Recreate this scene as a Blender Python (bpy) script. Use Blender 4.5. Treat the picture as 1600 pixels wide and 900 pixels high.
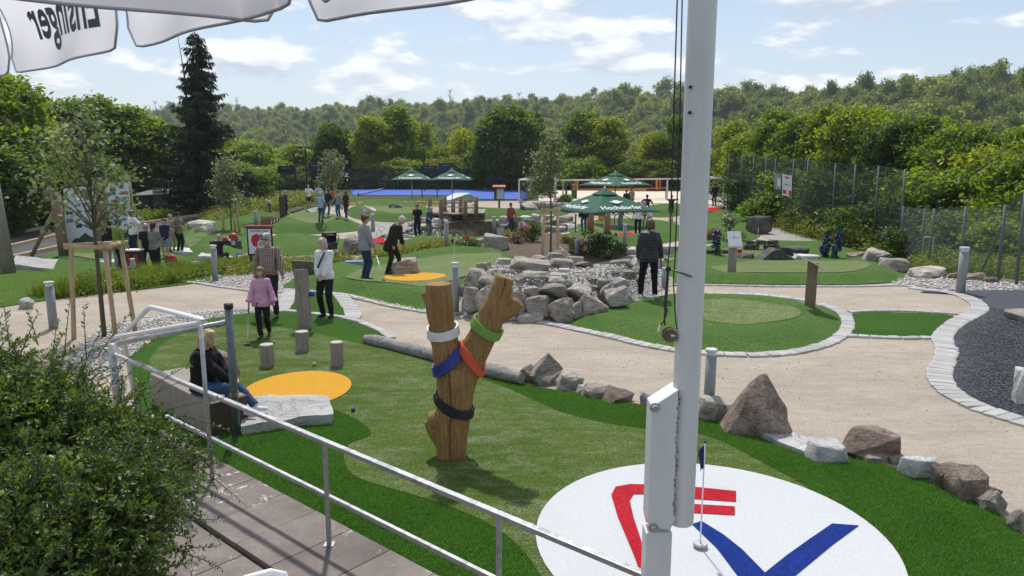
import bpy, bmesh, math, random
import numpy as np
from mathutils import Vector, Matrix, noise as mnoise
from mathutils.geometry import delaunay_2d_cdt
for o in list(bpy.data.objects):
    bpy.data.objects.remove(o)
scene = bpy.context.scene
COL = scene.collection
R = math.radians
CAM_H, FPX = 3.2, 1150.0
PITCH = math.atan(200.0 / FPX)
cam_d = bpy.data.cameras.new('camera')
cam = bpy.data.objects.new('camera', cam_d)
COL.objects.link(cam)
cam.location = (0, 0, CAM_H)
cam.rotation_euler = (math.pi / 2 - PITCH, 0, 0)
cam_d.sensor_width = 36.0
cam_d.lens = FPX / 1600 * 36.0
cam_d.clip_start = 0.05
cam_d.clip_end = 6000
scene.camera = cam
SUN_EL, SUN_AZ = R(60), R(-9)          # azimuth from +Y towards +X
world = bpy.data.worlds.new('World')
scene.world = world
world.use_nodes = True
wn, wl = world.node_tree.nodes, world.node_tree.links
wn.clear()
wout = wn.new('ShaderNodeOutputWorld')
wbg = wn.new('ShaderNodeBackground')
wbg.inputs['Strength'].default_value = 0.115
sky = wn.new('ShaderNodeTexSky')
sky.sky_type = 'NISHITA'
sky.sun_disc = False
sky.sun_elevation = SUN_EL
sky.sun_rotation = SUN_AZ
sky.altitude = 200
sky.air_density = 1.0
sky.dust_density = 1.2
sky.ozone_density = 1.0
tc = wn.new('ShaderNodeTexCoord')
def wnode(t, **kw):
    n = wn.new(t)
    for k, v in kw.items():
        setattr(n, k, v)
    return n
def wmath(op, a, b=None, c=None):
    n = wnode('ShaderNodeMath', operation=op)
    for i, v in enumerate((a, b, c)):
        if v is None:
            continue
        if isinstance(v, (int, float)):
            n.inputs[i].default_value = v
        else:
            wl.new(v, n.inputs[i])
    return n.outputs[0]
def wramp(src, lo, hi):
    n = wnode('ShaderNodeMapRange', interpolation_type='SMOOTHSTEP')
    n.inputs['From Min'].default_value = lo
    n.inputs['From Max'].default_value = hi
    wl.new(src, n.inputs['Value'])
    return n.outputs['Result']
def wnoise(vec_off, scale, detail, rough=0.55, stretch=(1, 1, 3.2)):
    m = wnode('ShaderNodeMapping')
    wl.new(tc.outputs['Generated'], m.inputs['Vector'])
    m.inputs['Location'].default_value = vec_off
    m.inputs['Scale'].default_value = stretch
    n = wnode('ShaderNodeTexNoise')
    n.inputs['Scale'].default_value = scale
    n.inputs['Detail'].default_value = detail
    n.inputs['Roughness'].default_value = rough
    wl.new(m.outputs[0], n.inputs['Vector'])
    return n.outputs['Fac']
sxyz = wnode('ShaderNodeSeparateXYZ')
wl.new(tc.outputs['Generated'], sxyz.inputs[0])
elev = sxyz.outputs['Z']
n1 = wnoise((3.1, 0.4, 0.35), 4.3, 7, 0.56)
n1b = wnoise((3.1, 0.4, 0.35 + 0.055), 4.3, 7, 0.56)
veil = wnoise((7.7, 2.0, 1.2), 2.2, 5, 0.6, (1, 1, 4.5))
cum = wramp(n1, 0.485, 0.555)
veilm = wmath('MULTIPLY', wramp(veil, 0.38, 0.68), 0.55)
low = wramp(elev, 0.42, 0.0)
veilm = wmath('MAXIMUM', veilm, wmath('MULTIPLY', low, 0.55))
light = wramp(wmath('SUBTRACT', n1, n1b), -0.075, 0.06)
ccol = wnode('ShaderNodeMix', data_type='RGBA')
wl.new(light, ccol.inputs['Factor'])
ccol.inputs[6].default_value = (4.9, 5.5, 6.5, 1)
ccol.inputs[7].default_value = (8.6, 8.7, 8.8, 1)
mixv = wnode('ShaderNodeMix', data_type='RGBA')
wl.new(veilm, mixv.inputs['Factor'])
wl.new(sky.outputs[0], mixv.inputs[6])
mixv.inputs[7].default_value = (5.7, 6.5, 7.6, 1)
mixc = wnode('ShaderNodeMix', data_type='RGBA')
wl.new(wmath('MULTIPLY', cum, 0.88), mixc.inputs['Factor'])
wl.new(mixv.outputs[2], mixc.inputs[6])
wl.new(ccol.outputs[2], mixc.inputs[7])
wl.new(mixc.outputs[2], wbg.inputs['Color'])
wl.new(wbg.outputs[0], wout.inputs['Surface'])
sun_d = bpy.data.lights.new('sun', 'SUN')
sun_d.energy = 3.8
sun_d.angle = R(2.0)
sun_d.color = (1.0, 0.955, 0.88)
sun = bpy.data.objects.new('sun', sun_d)
COL.objects.link(sun)
to_sun = Vector((math.sin(SUN_AZ) * math.cos(SUN_EL), math.cos(SUN_AZ) * math.cos(SUN_EL), math.sin(SUN_EL)))
sun.rotation_euler = (-to_sun).to_track_quat('-Z', 'Y').to_euler()
sun.location = (0, 0, 60)
scene.view_settings.view_transform = 'Standard'
scene.view_settings.look = 'None'
scene.view_settings.exposure = 0.14
scene.view_settings.gamma = 1.0
scene.view_settings.use_curve_mapping = False
scene.render.engine = 'CYCLES'
scene.cycles.use_denoising = True
scene.cycles.max_bounces = 6
scene.cycles.transparent_max_bounces = 12
scene.cycles.caustics_reflective = False
scene.cycles.caustics_refractive = False
def sstep(t):
    t = min(1.0, max(0.0, t))
    return t * t * (3 - 2 * t)
def lerp(a, b, t):
    return a + (b - a) * t
def interp(x, xs, ys):
    return float(np.interp(x, xs, ys))
RIDGE_A = [-1.2, -0.7, -0.38, -0.17, 0.0, 0.09, 0.22, 0.30, 0.43, 0.52, 0.61, 0.70, 1.2]
RIDGE_E = [0.054, 0.057, 0.062, 0.064, 0.069, 0.073, 0.080, 0.078, 0.081, 0.088, 0.104, 0.108, 0.124]
RIDGE_D = [760, 760, 740, 700, 620, 560, 480, 430, 390, 370, 350, 340, 330]
def ridge(a):
    d = interp(a, RIDGE_A, RIDGE_D)
    return d, CAM_H + interp(a, RIDGE_A, RIDGE_E) * d - 9.0
def G(x, y):
    """height of the bare ground"""
    z = -0.9 * sstep((y - 17) / 14.0) + 0.45 * sstep((y - 46) / 16.0)
    if y > 92:
        a = x / max(y, 1)
        d, zr = ridge(a)
        r0 = 170 - 60 * sstep((a - 0.1) / 0.5)
        z -= 24 * sstep((y - 92) / (r0 - 92))
        if y > r0:
            t = (y - r0) / (d - r0)
            up = sstep(t) if t < 1 else 1.0 + 0.10 * min(1.0, (t - 1))
            z = lerp(-24.5, zr, up)
            z += 5 * math.sin(x * 0.011 + y * 0.004) * sstep(t * 2) * (1 - 0.5 * sstep(t))
    return z
cp, sp = math.cos(PITCH), math.sin(PITCH)
def ray(px, py):
    u, v = (px - 800) / FPX, (450 - py) / FPX
    return Vector((u, cp + v * sp, -sp + v * cp))
def at(px, py, z=None):
    """ground point that the photograph shows at a pixel (z: height above the ground)"""
    d = ray(px, py)
    dz = z or 0.0
    lo, hi = 0.4, None
    t = 0.4
    while t < 3000:
        p = d * t
        if CAM_H + p.z < G(p.x, p.y) + dz:
            hi = t
            break
        lo = t
        t *= 1.04
    if hi is None:
        hi = 3000
    for _ in range(40):
        m = (lo + hi) / 2
        p = d * m
        if CAM_H + p.z < G(p.x, p.y) + dz:
            hi = m
        else:
            lo = m
    p = d * hi
    return Vector((p.x, p.y, CAM_H + p.z))
def at_d(px, py, y):
    """point on the pixel's ray at distance y in front of the camera"""
    d = ray(px, py)
    t = y / d.y
    return Vector((d.x * t, y, CAM_H + d.z * t))
def hgt(py, y):
    return CAM_H + ray(800, py).z / ray(800, py).y * y
def tag(o, label=None, cat=None, group=None, kind=None):
    if label:
        o['label'] = label
    if cat:
        o['category'] = cat
    if group:
        o['group'] = group
    if kind:
        o['kind'] = kind
    return o
def empty(name, loc=(0, 0, 0), rz=0.0, label=None, cat=None, group=None, kind=None):
    o = bpy.data.objects.new(name, None)
    o.empty_display_size = 0.1
    COL.objects.link(o)
    o.location = loc
    o.rotation_euler = (0, 0, rz)
    return tag(o, label, cat, group, kind)
def link_mesh(name, me, mat=None, parent=None, loc=None, rot=None, scale=None):
    o = bpy.data.objects.new(name, me)
    COL.objects.link(o)
    if mat is not None and not me.materials:
        for m in (mat if isinstance(mat, (list, tuple)) else [mat]):
            me.materials.append(m)
    if parent is not None:
        o.parent = parent
    if loc is not None:
        o.location = loc
    if rot is not None:
        o.rotation_euler = rot
    if scale is not None:
        o.scale = scale if hasattr(scale, '__len__') else (scale,) * 3
    return o
def copy_tree(o, parent=None):
    c = o.copy()
    COL.objects.link(c)
    c.parent = parent
    for ch in o.children:
        copy_tree(ch, c)
    return c
class MB:
    """collects simple shapes into one mesh"""
    def __init__(self):
        self.v, self.f = [], []
    def add(self, vs, fs):
        b = len(self.v)
        self.v += [tuple(p) for p in vs]
        self.f += [tuple(b + i for i in q) for q in fs]
        return self
    def box(self, c, s, rz=0.0, M=None):
        x, y, z = s[0] / 2, s[1] / 2, s[2] / 2
        pts = [Vector(p) for p in ((-x, -y, -z), (x, -y, -z), (x, y, -z), (-x, y, -z), (-x, -y, z), (x, -y, z), (x, y, z), (-x, y, z))]
        if M is None:
            M = Matrix.Rotation(rz, 3, 'Z')
        c = Vector(c)
        return self.add([c + M @ p for p in pts], [(0, 3, 2, 1), (4, 5, 6, 7), (0, 1, 5, 4), (1, 2, 6, 5), (2, 3, 7, 6), (3, 0, 4, 7)])
    def bar(self, a, b, w, h=None):
        a, b = Vector(a), Vector(b)
        d = (b - a)
        L = d.length
        M = d.to_track_quat('X', 'Z').to_matrix()
        return self.box((a + b) / 2, (L, w, h or w), M=M)
    def tube(self, pts, radii, n=10, cap=True, jitter=0.0, rng=None):
        pts = [Vector(p) for p in pts]
        if not hasattr(radii, '__len__'):
            radii = [radii] * len(pts)
        rings = []
        up = None
        for i, p in enumerate(pts):
            if i == 0:
                t = pts[1] - pts[0]
            elif i == len(pts) - 1:
                t = pts[-1] - pts[-2]
            else:
                t = pts[i + 1] - pts[i - 1]
            t.normalize()
            if up is None:
                up = t.orthogonal().normalized()
            else:
                up = (up - t * up.dot(t)).normalized()
            side = t.cross(up)
            rings.append([p + (up * math.cos(2 * math.pi * k / n) + side * math.sin(2 * math.pi * k / n)) * radii[i] *
                          (1 + (rng.uniform(-jitter, jitter) if rng else 0)) for k in range(n)])
        b = len(self.v)
        for r in rings:
            self.v += [tuple(p) for p in r]
        for i in range(len(rings) - 1):
            for k in range(n):
                self.f.append((b + i * n + k, b + i * n + (k + 1) % n, b + (i + 1) * n + (k + 1) % n, b + (i + 1) * n + k))
        if cap:
            self.f.append(tuple(b + k for k in reversed(range(n))))
            e = b + (len(rings) - 1) * n
            self.f.append(tuple(e + k for k in range(n)))
        return self
    def capsule(self, a, ra, b, rb, n=10):
        a, b = Vector(a), Vector(b)
        d = b - a
        L = max(d.length, 1e-5)
        d = d / L
        pts, rr = [], []
        for s in (-0.98, -0.7, -0.35):
            pts.append(a + d * ra * s)
            rr.append(ra * math.sqrt(1 - s * s))
        pts += [a, b]
        rr += [ra, rb]
        for s in (0.35, 0.7, 0.98):
            pts.append(b + d * rb * s)
            rr.append(rb * math.sqrt(1 - s * s))
        return self.tube(pts, rr, n)
    def loft(self, rings, cap=True):
        n = len(rings[0])
        b = len(self.v)
        for r in rings:
            self.v += [tuple(p) for p in r]
        for i in range(len(rings) - 1):
            for k in range(n):
                self.f.append((b + i * n + k, b + i * n + (k + 1) % n, b + (i + 1) * n + (k + 1) % n, b + (i + 1) * n + k))
        if cap:
            self.f.append(tuple(b + k for k in reversed(range(n))))
            e = b + (len(rings) - 1) * n
            self.f.append(tuple(e + k for k in range(n)))
        return self
    def ell(self, c, r, M=None, nu=14, nv=9):
        c = Vector(c)
        r = r if hasattr(r, '__len__') else (r,) * 3
        rings = []
        for j in range(1, nv):
            th = math.pi * j / nv
            ring = []
            for k in range(nu):
                ph = 2 * math.pi * k / nu
                p = Vector((r[0] * math.sin(th) * math.cos(ph), r[1] * math.sin(th) * math.sin(ph), -r[2] * math.cos(th)))
                ring.append(c + (M @ p if M is not None else p))
            rings.append(ring)
        return self.loft(rings)
    def mesh(self, name, smooth=False):
        me = bpy.data.meshes.new(name)
        me.from_pydata(self.v, [], self.f)
        if smooth:
            me.polygons.foreach_set('use_smooth', [True] * len(me.polygons))
        me.update()
        return me
    def build(self, name, mat, parent=None, smooth=False, **kw):
        return link_mesh(name, self.mesh(name, smooth), mat, parent, **kw)
def bevel(o, w, seg=2, angle=0.6):
    m = o.modifiers.new('bevel', 'BEVEL')
    m.width, m.segments, m.limit_method, m.angle_limit = w, seg, 'ANGLE', angle
    return o
def smooth_by_angle(me, ang=0.6):
    me.polygons.foreach_set('use_smooth', [True] * len(me.polygons))
    bm = bmesh.new()
    bm.from_mesh(me)
    for e in bm.edges:
        if len(e.link_faces) == 2 and e.calc_face_angle(0) > ang:
            e.smooth = False
    bm.to_mesh(me)
    bm.free()
def np_mesh(name, V, F):
    """V (n,3) array, F (m,k) array of equal polygons"""
    me = bpy.data.meshes.new(name)
    m, k = F.shape
    me.vertices.add(len(V))
    me.vertices.foreach_set('co', np.ascontiguousarray(V, dtype=np.float32).ravel())
    me.loops.add(m * k)
    me.loops.foreach_set('vertex_index', np.ascontiguousarray(F, dtype=np.int32).ravel())
    me.polygons.add(m)
    me.polygons.foreach_set('loop_start', np.arange(0, m * k, k, dtype=np.int32))
    me.polygons.foreach_set('loop_total', np.full(m, k, dtype=np.int32))
    me.update()
    me.validate()
    return me
class NT:
    def __init__(self, name):
        self.mat = bpy.data.materials.new(name)
        self.mat.use_nodes = True
        self.n, self.l = self.mat.node_tree.nodes, self.mat.node_tree.links
        self.n.clear()
        self.out = self.n.new('ShaderNodeOutputMaterial')
        self.tc = self.n.new('ShaderNodeTexCoord')
        self.geo = self.n.new('ShaderNodeNewGeometry')
        self.oi = self.n.new('ShaderNodeObjectInfo')
    def put(self, sock, v):
        if isinstance(v, (int, float)):
            sock.default_value = v
        elif isinstance(v, (tuple, list)):
            sock.default_value = tuple(v) if len(v) == len(sock.default_value) else tuple(v) + (1,)
        else:
            self.l.new(v, sock)
    def noise(self, scale, detail=4, rough=0.55, space='Object', stretch=None, dist=0.0, vec=None, out='Fac'):
        n = self.n.new('ShaderNodeTexNoise')
        n.inputs['Scale'].default_value = scale
        n.inputs['Detail'].default_value = detail
        n.inputs['Roughness'].default_value = rough
        n.inputs['Distortion'].default_value = dist
        src = vec if vec is not None else (self.geo.outputs['Position'] if space == 'World' else self.tc.outputs[space])
        if stretch:
            m = self.n.new('ShaderNodeMapping')
            m.inputs['Scale'].default_value = stretch
            self.l.new(src, m.inputs['Vector'])
            src = m.outputs[0]
        self.l.new(src, n.inputs['Vector'])
        return n.outputs[out]
    def voro(self, scale, feature='F1', space='Object', out='Distance', stretch=None):
        n = self.n.new('ShaderNodeTexVoronoi')
        n.feature = feature
        n.inputs['Scale'].default_value = scale
        src = self.geo.outputs['Position'] if space == 'World' else self.tc.outputs[space]
        if stretch:
            m = self.n.new('ShaderNodeMapping')
            m.inputs['Scale'].default_value = stretch
            self.l.new(src, m.inputs['Vector'])
            src = m.outputs[0]
        self.l.new(src, n.inputs['Vector'])
        return n.outputs[out]
    def ramp(self, src, stops):
        n = self.n.new('ShaderNodeValToRGB')
        els = n.color_ramp.elements
        while len(els) < len(stops):
            els.new(0.5)
        for e, (p, c) in zip(els, stops):
            e.position = p
            e.color = tuple(c) + (1,) if len(c) == 3 else c
        self.l.new(src, n.inputs[0])
        return n.outputs[0]
    def mrange(self, src, a, b, c=0.0, d=1.0):
        n = self.n.new('ShaderNodeMapRange')
        n.inputs[1].default_value, n.inputs[2].default_value = a, b
        n.inputs[3].default_value, n.inputs[4].default_value = c, d
        self.l.new(src, n.inputs[0])
        return n.outputs[0]
    def math(self, op, a, b=0.0):
        n = self.n.new('ShaderNodeMath')
        n.operation = op
        self.put(n.inputs[0], a)
        self.put(n.inputs[1], b)
        return n.outputs[0]
    def mix(self, f, a, b, mode='MIX'):
        n = self.n.new('ShaderNodeMix')
        n.data_type = 'RGBA'
        n.blend_type = mode
        self.put(n.inputs['Factor'], f)
        self.put(n.inputs[6], a)
        self.put(n.inputs[7], b)
        return n.outputs[2]
    def bump(self, h, strength=0.3, dist=0.02, normal=None):
        n = self.n.new('ShaderNodeBump')
        n.inputs['Strength'].default_value = strength
        n.inputs['Distance'].default_value = dist
        self.l.new(h, n.inputs['Height'])
        if normal is not None:
            self.l.new(normal, n.inputs['Normal'])
        return n.outputs[0]
    def bsdf(self, col, rough=0.6, normal=None, metal=0.0, spec=0.5, **kw):
        b = self.n.new('ShaderNodeBsdfPrincipled')
        self.put(b.inputs['Base Color'], col)
        self.put(b.inputs['Roughness'], rough)
        self.put(b.inputs['Metallic'], metal)
        b.inputs['Specular IOR Level'].default_value = spec
        for k, v in kw.items():
            self.put(b.inputs[k.replace('_', ' ')], v)
        if normal is not None:
            self.l.new(normal, b.inputs['Normal'])
        return b.outputs[0]
    def done(self, sh, disp=None):
        self.l.new(sh, self.out.inputs['Surface'])
        return self.mat
MATS = {}
def plain(name, col, rough=0.6, var=0.12, scale=6.0, bump=0.0, metal=0.0, bscale=60.0, spec=0.4, space='Object'):
    """one colour with soft mottling and fine relief"""
    key = ('plain', name)
    if key in MATS:
        return MATS[key]
    t = NT(name)
    n = t.noise(scale, 5, 0.6, space)
    d = tuple(c * (1 - var * 1.6) for c in col)
    e = tuple(min(1, c * (1 + var)) for c in col)
    c = t.ramp(n, [(0.28, d), (0.72, e)])
    nb = None
    if bump:
        nb = t.bump(t.noise(bscale, 3, 0.6, space), bump, 0.01)
    MATS[key] = t.done(t.bsdf(c, t.mrange(n, 0.2, 0.8, rough * 0.85, min(1, rough * 1.15)), nb, metal, spec))
    return MATS[key]
def turf_mat(name, base, dark, light, blade=220.0, mott=0.9, strength=0.55, streak=None, pile=0.42, sand=0.0):
    t = NT(name)
    big = t.noise(mott, 6, 0.66, 'World', dist=0.3)
    mid = t.noise(5.0, 5, 0.68, 'World', stretch=streak)
    fine = t.noise(blade, 2, 0.75, 'World')
    fine2 = t.noise(blade * 0.33, 2, 0.7, 'World')
    c = t.ramp(big, [(0.3, dark), (0.5, base), (0.72, light)])
    c = t.mix(t.mrange(mid, 0.4, 0.75, 0.0, 0.55), c, light)
    if sand:
        s1 = t.noise(2.2, 6, 0.72, 'World', stretch=(0.7, 1.8, 1), dist=0.9)
        s2 = t.noise(60, 3, 0.8, 'World')
        f = t.math('MULTIPLY', t.mrange(s1, 0.46, 0.66), t.mrange(s2, 0.40, 0.60))
        c = t.mix(t.math('MULTIPLY', f, sand), c, (0.44, 0.45, 0.33))
    tuft = t.math('MULTIPLY', fine, fine2)
    c2 = t.mix(t.mrange(tuft, 0.15, 0.36), tuple(x * pile for x in base), c)
    h = t.math('ADD', fine, t.math('MULTIPLY', fine2, 1.3))
    nb = t.bump(h, strength, 0.02)
    return t.done(t.bsdf(c2, 0.85, nb, 0, 0.06))
def leaf_mat(name, cols, trans=0.45, rough=0.5, vscale=0.6, spec=0.3):
    """leaf: diffuse, some light through the blade; colour varies by clump, by leaf and by plant"""
    t = NT(name)
    big = t.noise(vscale, 3, 0.6, 'Object')
    rnd = t.geo.outputs['Random Per Island']
    f = t.math('ADD', t.math('MULTIPLY', big, 0.62), t.math('MULTIPLY', rnd, 0.38))
    f = t.math('ADD', f, t.mrange(t.oi.outputs['Random'], 0, 1, -0.17, 0.17))
    k = len(cols)
    c = t.ramp(f, [(0.28 + 0.44 * i / (k - 1), cc) for i, cc in enumerate(cols)])
    b = t.bsdf(c, rough, None, 0, spec)
    tr = t.n.new('ShaderNodeBsdfTranslucent')
    ct = t.mix(0.4, c, (1.0, 0.95, 0.15), 'MULTIPLY')
    cs = t.n.new('ShaderNodeHueSaturation')
    cs.inputs['Value'].default_value = 1.9
    cs.inputs['Saturation'].default_value = 1.1
    t.l.new(ct, cs.inputs['Color'])
    t.l.new(cs.outputs[0], tr.inputs['Color'])
    m = t.n.new('ShaderNodeMixShader')
    m.inputs[0].default_value = trans
    t.l.new(b, m.inputs[1])
    t.l.new(tr.outputs[0], m.inputs[2])
    return t.done(m.outputs[0])
def stone_mat(name, c1, c2, c3, scale=2.2, bump=0.8):
    t = NT(name)
    n = t.noise(scale, 8, 0.65, 'Object', dist=0.6)
    sp_ = t.noise(38, 3, 0.7, 'Object')
    vein = t.noise(scale * 1.7, 6, 0.7, 'Object', stretch=(1, 1, 3.0), dist=1.2)
    c = t.ramp(n, [(0.3, c1), (0.5, c2), (0.7, c3)])
    c = t.mix(t.mrange(vein, 0.56, 0.70, 0, 0.55), c, tuple(min(1, x * 1.35 + 0.05) for x in c2))
    c = t.mix(t.mrange(sp_, 0.42, 0.62, 0.30, 0.0), c, tuple(x * 0.35 for x in c1))
    hs = t.n.new('ShaderNodeHueSaturation')
    t.l.new(t.mrange(t.oi.outputs['Random'], 0, 1, 0.72, 1.22), hs.inputs['Value'])
    t.l.new(c, hs.inputs['Color'])
    c = hs.outputs[0]
    cn = t.noise(1.6, 5, 0.6, 'Object', stretch=(1.0, 1.4, 2.2), dist=0.7)
    ck = t.math('ABSOLUTE', t.math('SUBTRACT', cn, 0.5))
    ckm = t.mrange(ck, 0.0, 0.012, 0.6, 0.0)
    c = t.mix(ckm, c, tuple(x * 0.3 for x in c1))
    hh = t.math('ADD', t.math('MULTIPLY', n, 1.6), t.math('MULTIPLY', t.noise(11, 6, 0.72, 'Object'), 0.9))
    hh = t.math('ADD', hh, t.mrange(ck, 0.0, 0.02, -0.35, 0.0))
    nb = t.bump(hh, bump, 0.08)
    nb = t.bump(sp_, 0.35, 0.012, nb)
    return t.done(t.bsdf(c, 0.78, nb, 0, 0.35))
def wood_mat(name, c1, c2, grain=(9, 9, 0.7), bump=0.35, crack=0.5, space='Object'):
    t = NT(name)
    g = t.noise(5.0, 6, 0.65, space, stretch=grain, dist=0.4)
    g2 = t.noise(22.0, 4, 0.6, space, stretch=grain)
    kn = t.noise(2.3, 4, 0.6, space)
    c = t.ramp(g, [(0.3, c1), (0.7, c2)])
    c = t.mix(t.mrange(g2, 0.55, 0.75, 0, crack), c, tuple(x * 0.35 for x in c1))
    c = t.mix(t.mrange(kn, 0.35, 0.7, 0.0, 0.5), c, tuple(x * 0.7 for x in c1))
    nb = t.bump(t.math('ADD', g, t.math('MULTIPLY', g2, 0.6)), bump, 0.015)
    return t.done(t.bsdf(c, 0.7, nb, 0, 0.3))
def paint_mat(name, col, dirt=0.3, rough=0.4, spec=0.5):
    t = NT(name)
    n = t.noise(3.0, 7, 0.7, 'Object', stretch=(2.5, 2.5, 0.5))
    sp_ = t.noise(26.0, 4, 0.75, 'Object')
    c = t.mix(t.mrange(n, 0.5, 0.8, 0.0, dirt), col, tuple(x * 0.62 for x in col))
    c = t.mix(t.mrange(sp_, 0.68, 0.76, 0.0, dirt * 1.3), c, (0.10, 0.085, 0.07))
    nb = t.bump(t.noise(14.0, 4, 0.6, 'Object'), 0.06, 0.01)
    return t.done(t.bsdf(c, t.mrange(n, 0.3, 0.7, rough * 0.8, rough * 1.3), nb, 0, spec))
def steel_mat(name, col=(0.34, 0.35, 0.36), rough=0.42, metal=0.85):
    t = NT(name)
    v = t.voro(24.0, 'F1', 'Object', 'Color')
    n = t.noise(5.0, 6, 0.7, 'Object')
    bw = t.n.new('ShaderNodeRGBToBW')
    t.l.new(v, bw.inputs[0])
    f = t.math('ADD', t.math('MULTIPLY', bw.outputs[0], 0.45), t.math('MULTIPLY', n, 0.7))
    c = t.ramp(f, [(0.25, tuple(x * 0.72 for x in col)), (0.85, tuple(min(1, x * 1.25) for x in col))])
    return t.done(t.bsdf(c, t.mrange(f, 0.2, 0.9, rough * 0.8, rough * 1.3), t.bump(n, 0.08, 0.005), metal, 0.5))
M = {}
M['turf'] = turf_mat('bright turf', (0.074, 0.195, 0.024), (0.054, 0.158, 0.016), (0.10, 0.23, 0.04), pile=0.30, strength=0.9)
M['turf_far'] = turf_mat('bright turf of the far lanes', (0.082, 0.162, 0.034), (0.058, 0.125, 0.022), (0.118, 0.20, 0.058), blade=60, pile=0.5)
M['olive'] = turf_mat('sanded putting turf', (0.112, 0.190, 0.028), (0.074, 0.145, 0.014), (0.205, 0.265, 0.085), blade=150, mott=0.75, streak=(0.5, 1.6, 1), sand=1.0, strength=0.8, pile=0.35)
M['olive_far'] = turf_mat('sanded turf of the far lanes', (0.155, 0.215, 0.070), (0.110, 0.175, 0.040), (0.24, 0.275, 0.13), blade=60, mott=0.5, sand=0.5)
M['white_turf'] = turf_mat('white turf', (0.54, 0.555, 0.585), (0.475, 0.485, 0.515), (0.57, 0.585, 0.61), blade=170, strength=0.22, pile=0.86)
M['red_turf'] = turf_mat('red turf', (0.52, 0.020, 0.035), (0.46, 0.016, 0.03), (0.58, 0.04, 0.05), blade=170, strength=0.3)
M['blue_turf'] = turf_mat('blue turf', (0.014, 0.040, 0.25), (0.012, 0.034, 0.21), (0.02, 0.05, 0.29), blade=170, strength=0.3)
M['orange_turf'] = turf_mat('orange turf', (0.60, 0.315, 0.035), (0.56, 0.29, 0.03), (0.64, 0.345, 0.05), blade=150, strength=0.3, pile=0.75)
M['lawn'] = turf_mat('mown lawn', (0.075, 0.150, 0.020), (0.055, 0.115, 0.014), (0.12, 0.20, 0.03), blade=40, strength=0.6)
t = NT('sandy path')
big = t.noise(0.5, 7, 0.65, 'World', stretch=(1, 2.0, 1), dist=0.5)
fine = t.noise(55, 4, 0.8, 'World')
grit = t.noise(16, 5, 0.75, 'World', stretch=(0.7, 2.2, 1))
mid = t.noise(3.2, 6, 0.72, 'World', stretch=(0.6, 2.6, 1), dist=0.6)
c = t.ramp(big, [(0.28, (0.325, 0.275, 0.225)), (0.5, (0.395, 0.34, 0.28)), (0.72, (0.455, 0.40, 0.335))])
c = t.mix(t.mrange(mid, 0.54, 0.68, 0, 0.55), c, (0.52, 0.475, 0.415))
c = t.mix(t.mrange(mid, 0.46, 0.34, 0, 0.40), c, (0.27, 0.22, 0.175))
c = t.mix(t.mrange(grit, 0.55, 0.72, 0, 0.5), c, (0.56, 0.52, 0.46))
c = t.mix(t.mrange(fine, 0.50, 0.34, 0.0, 0.7), c, (0.17, 0.135, 0.105))
wear = t.noise(0.22, 5, 0.6, 'World', dist=1.0)
c = t.mix(t.mrange(wear, 0.52, 0.70, 0, 0.38), c, (0.27, 0.225, 0.18))
M['path'] = t.done(t.bsdf(c, 0.92, t.bump(t.math('ADD', fine, t.math('ADD', grit, mid)), 0.55, 0.025), 0, 0.2))
t = NT('rough ground')
n = t.noise(0.12, 7, 0.6, 'World')
n2 = t.noise(3.5, 5, 0.7, 'World')
c = t.ramp(n, [(0.3, (0.035, 0.055, 0.015)), (0.5, (0.055, 0.085, 0.020)), (0.7, (0.095, 0.13, 0.035))])
c = t.mix(t.mrange(n2, 0.4, 0.7, 0, 0.5), c, (0.05, 0.045, 0.02))
M['ground'] = t.done(t.bsdf(c, 0.95, t.bump(n2, 0.6, 0.1), 0, 0.15))
t = NT('dark bark soil')
n = t.noise(7, 6, 0.7, 'World')
c = t.ramp(n, [(0.3, (0.065, 0.048, 0.036)), (0.7, (0.17, 0.13, 0.10))])
M['soil'] = t.done(t.bsdf(c, 0.95, t.bump(n, 0.9, 0.06), 0, 0.15))
t = NT('pale pebble bed')
vd = t.voro(20, 'F1', 'World')
vc = t.voro(20, 'F1', 'World', 'Color')
bw = t.n.new('ShaderNodeRGBToBW')
t.l.new(vc, bw.inputs[0])
c = t.ramp(bw.outputs[0], [(0.1, (0.30, 0.28, 0.26)), (0.5, (0.46, 0.44, 0.41)), (0.9, (0.62, 0.60, 0.57))])
c = t.mix(t.mrange(vd, 0.38, 0.72, 0, 0.8), c, (0.12, 0.11, 0.10))
M['pebble'] = t.done(t.bsdf(c, 0.8, t.bump(t.mrange(vd, 0, 0.8, 1, 0), 0.9, 0.04), 0, 0.3))
t = NT('pale loose pebbles')
c = t.ramp(t.geo.outputs['Random Per Island'], [(0.0, (0.26, 0.25, 0.25)), (0.4, (0.46, 0.44, 0.41)), (0.8, (0.62, 0.60, 0.57)), (1.0, (0.50, 0.40, 0.33))])
M['pebbles'] = t.done(t.bsdf(c, 0.75, t.bump(t.noise(60, 3), 0.3, 0.01), 0, 0.3))
t = NT('black rubber granulate')
f1 = t.noise(48, 5, 0.9, 'World')
f2 = t.noise(0.9, 5, 0.6, 'World')
f3 = t.noise(22, 4, 0.8, 'World')
c = t.ramp(f1, [(0.36, (0.010, 0.012, 0.016)), (0.54, (0.045, 0.053, 0.070)), (0.70, (0.20, 0.225, 0.27))])
c = t.mix(t.mrange(f2, 0.4, 0.75, 0, 0.35), c, (0.075, 0.088, 0.11))
c = t.mix(t.mrange(f3, 0.55, 0.75, 0, 0.35), c, (0.02, 0.022, 0.028))
M['rubber'] = t.done(t.bsdf(c, 0.75, t.bump(t.math('ADD', f1, f3), 0.8, 0.03), 0, 0.4))
t = NT('granite paver')
n = t.noise(9, 6, 0.65, 'Object')
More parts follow.
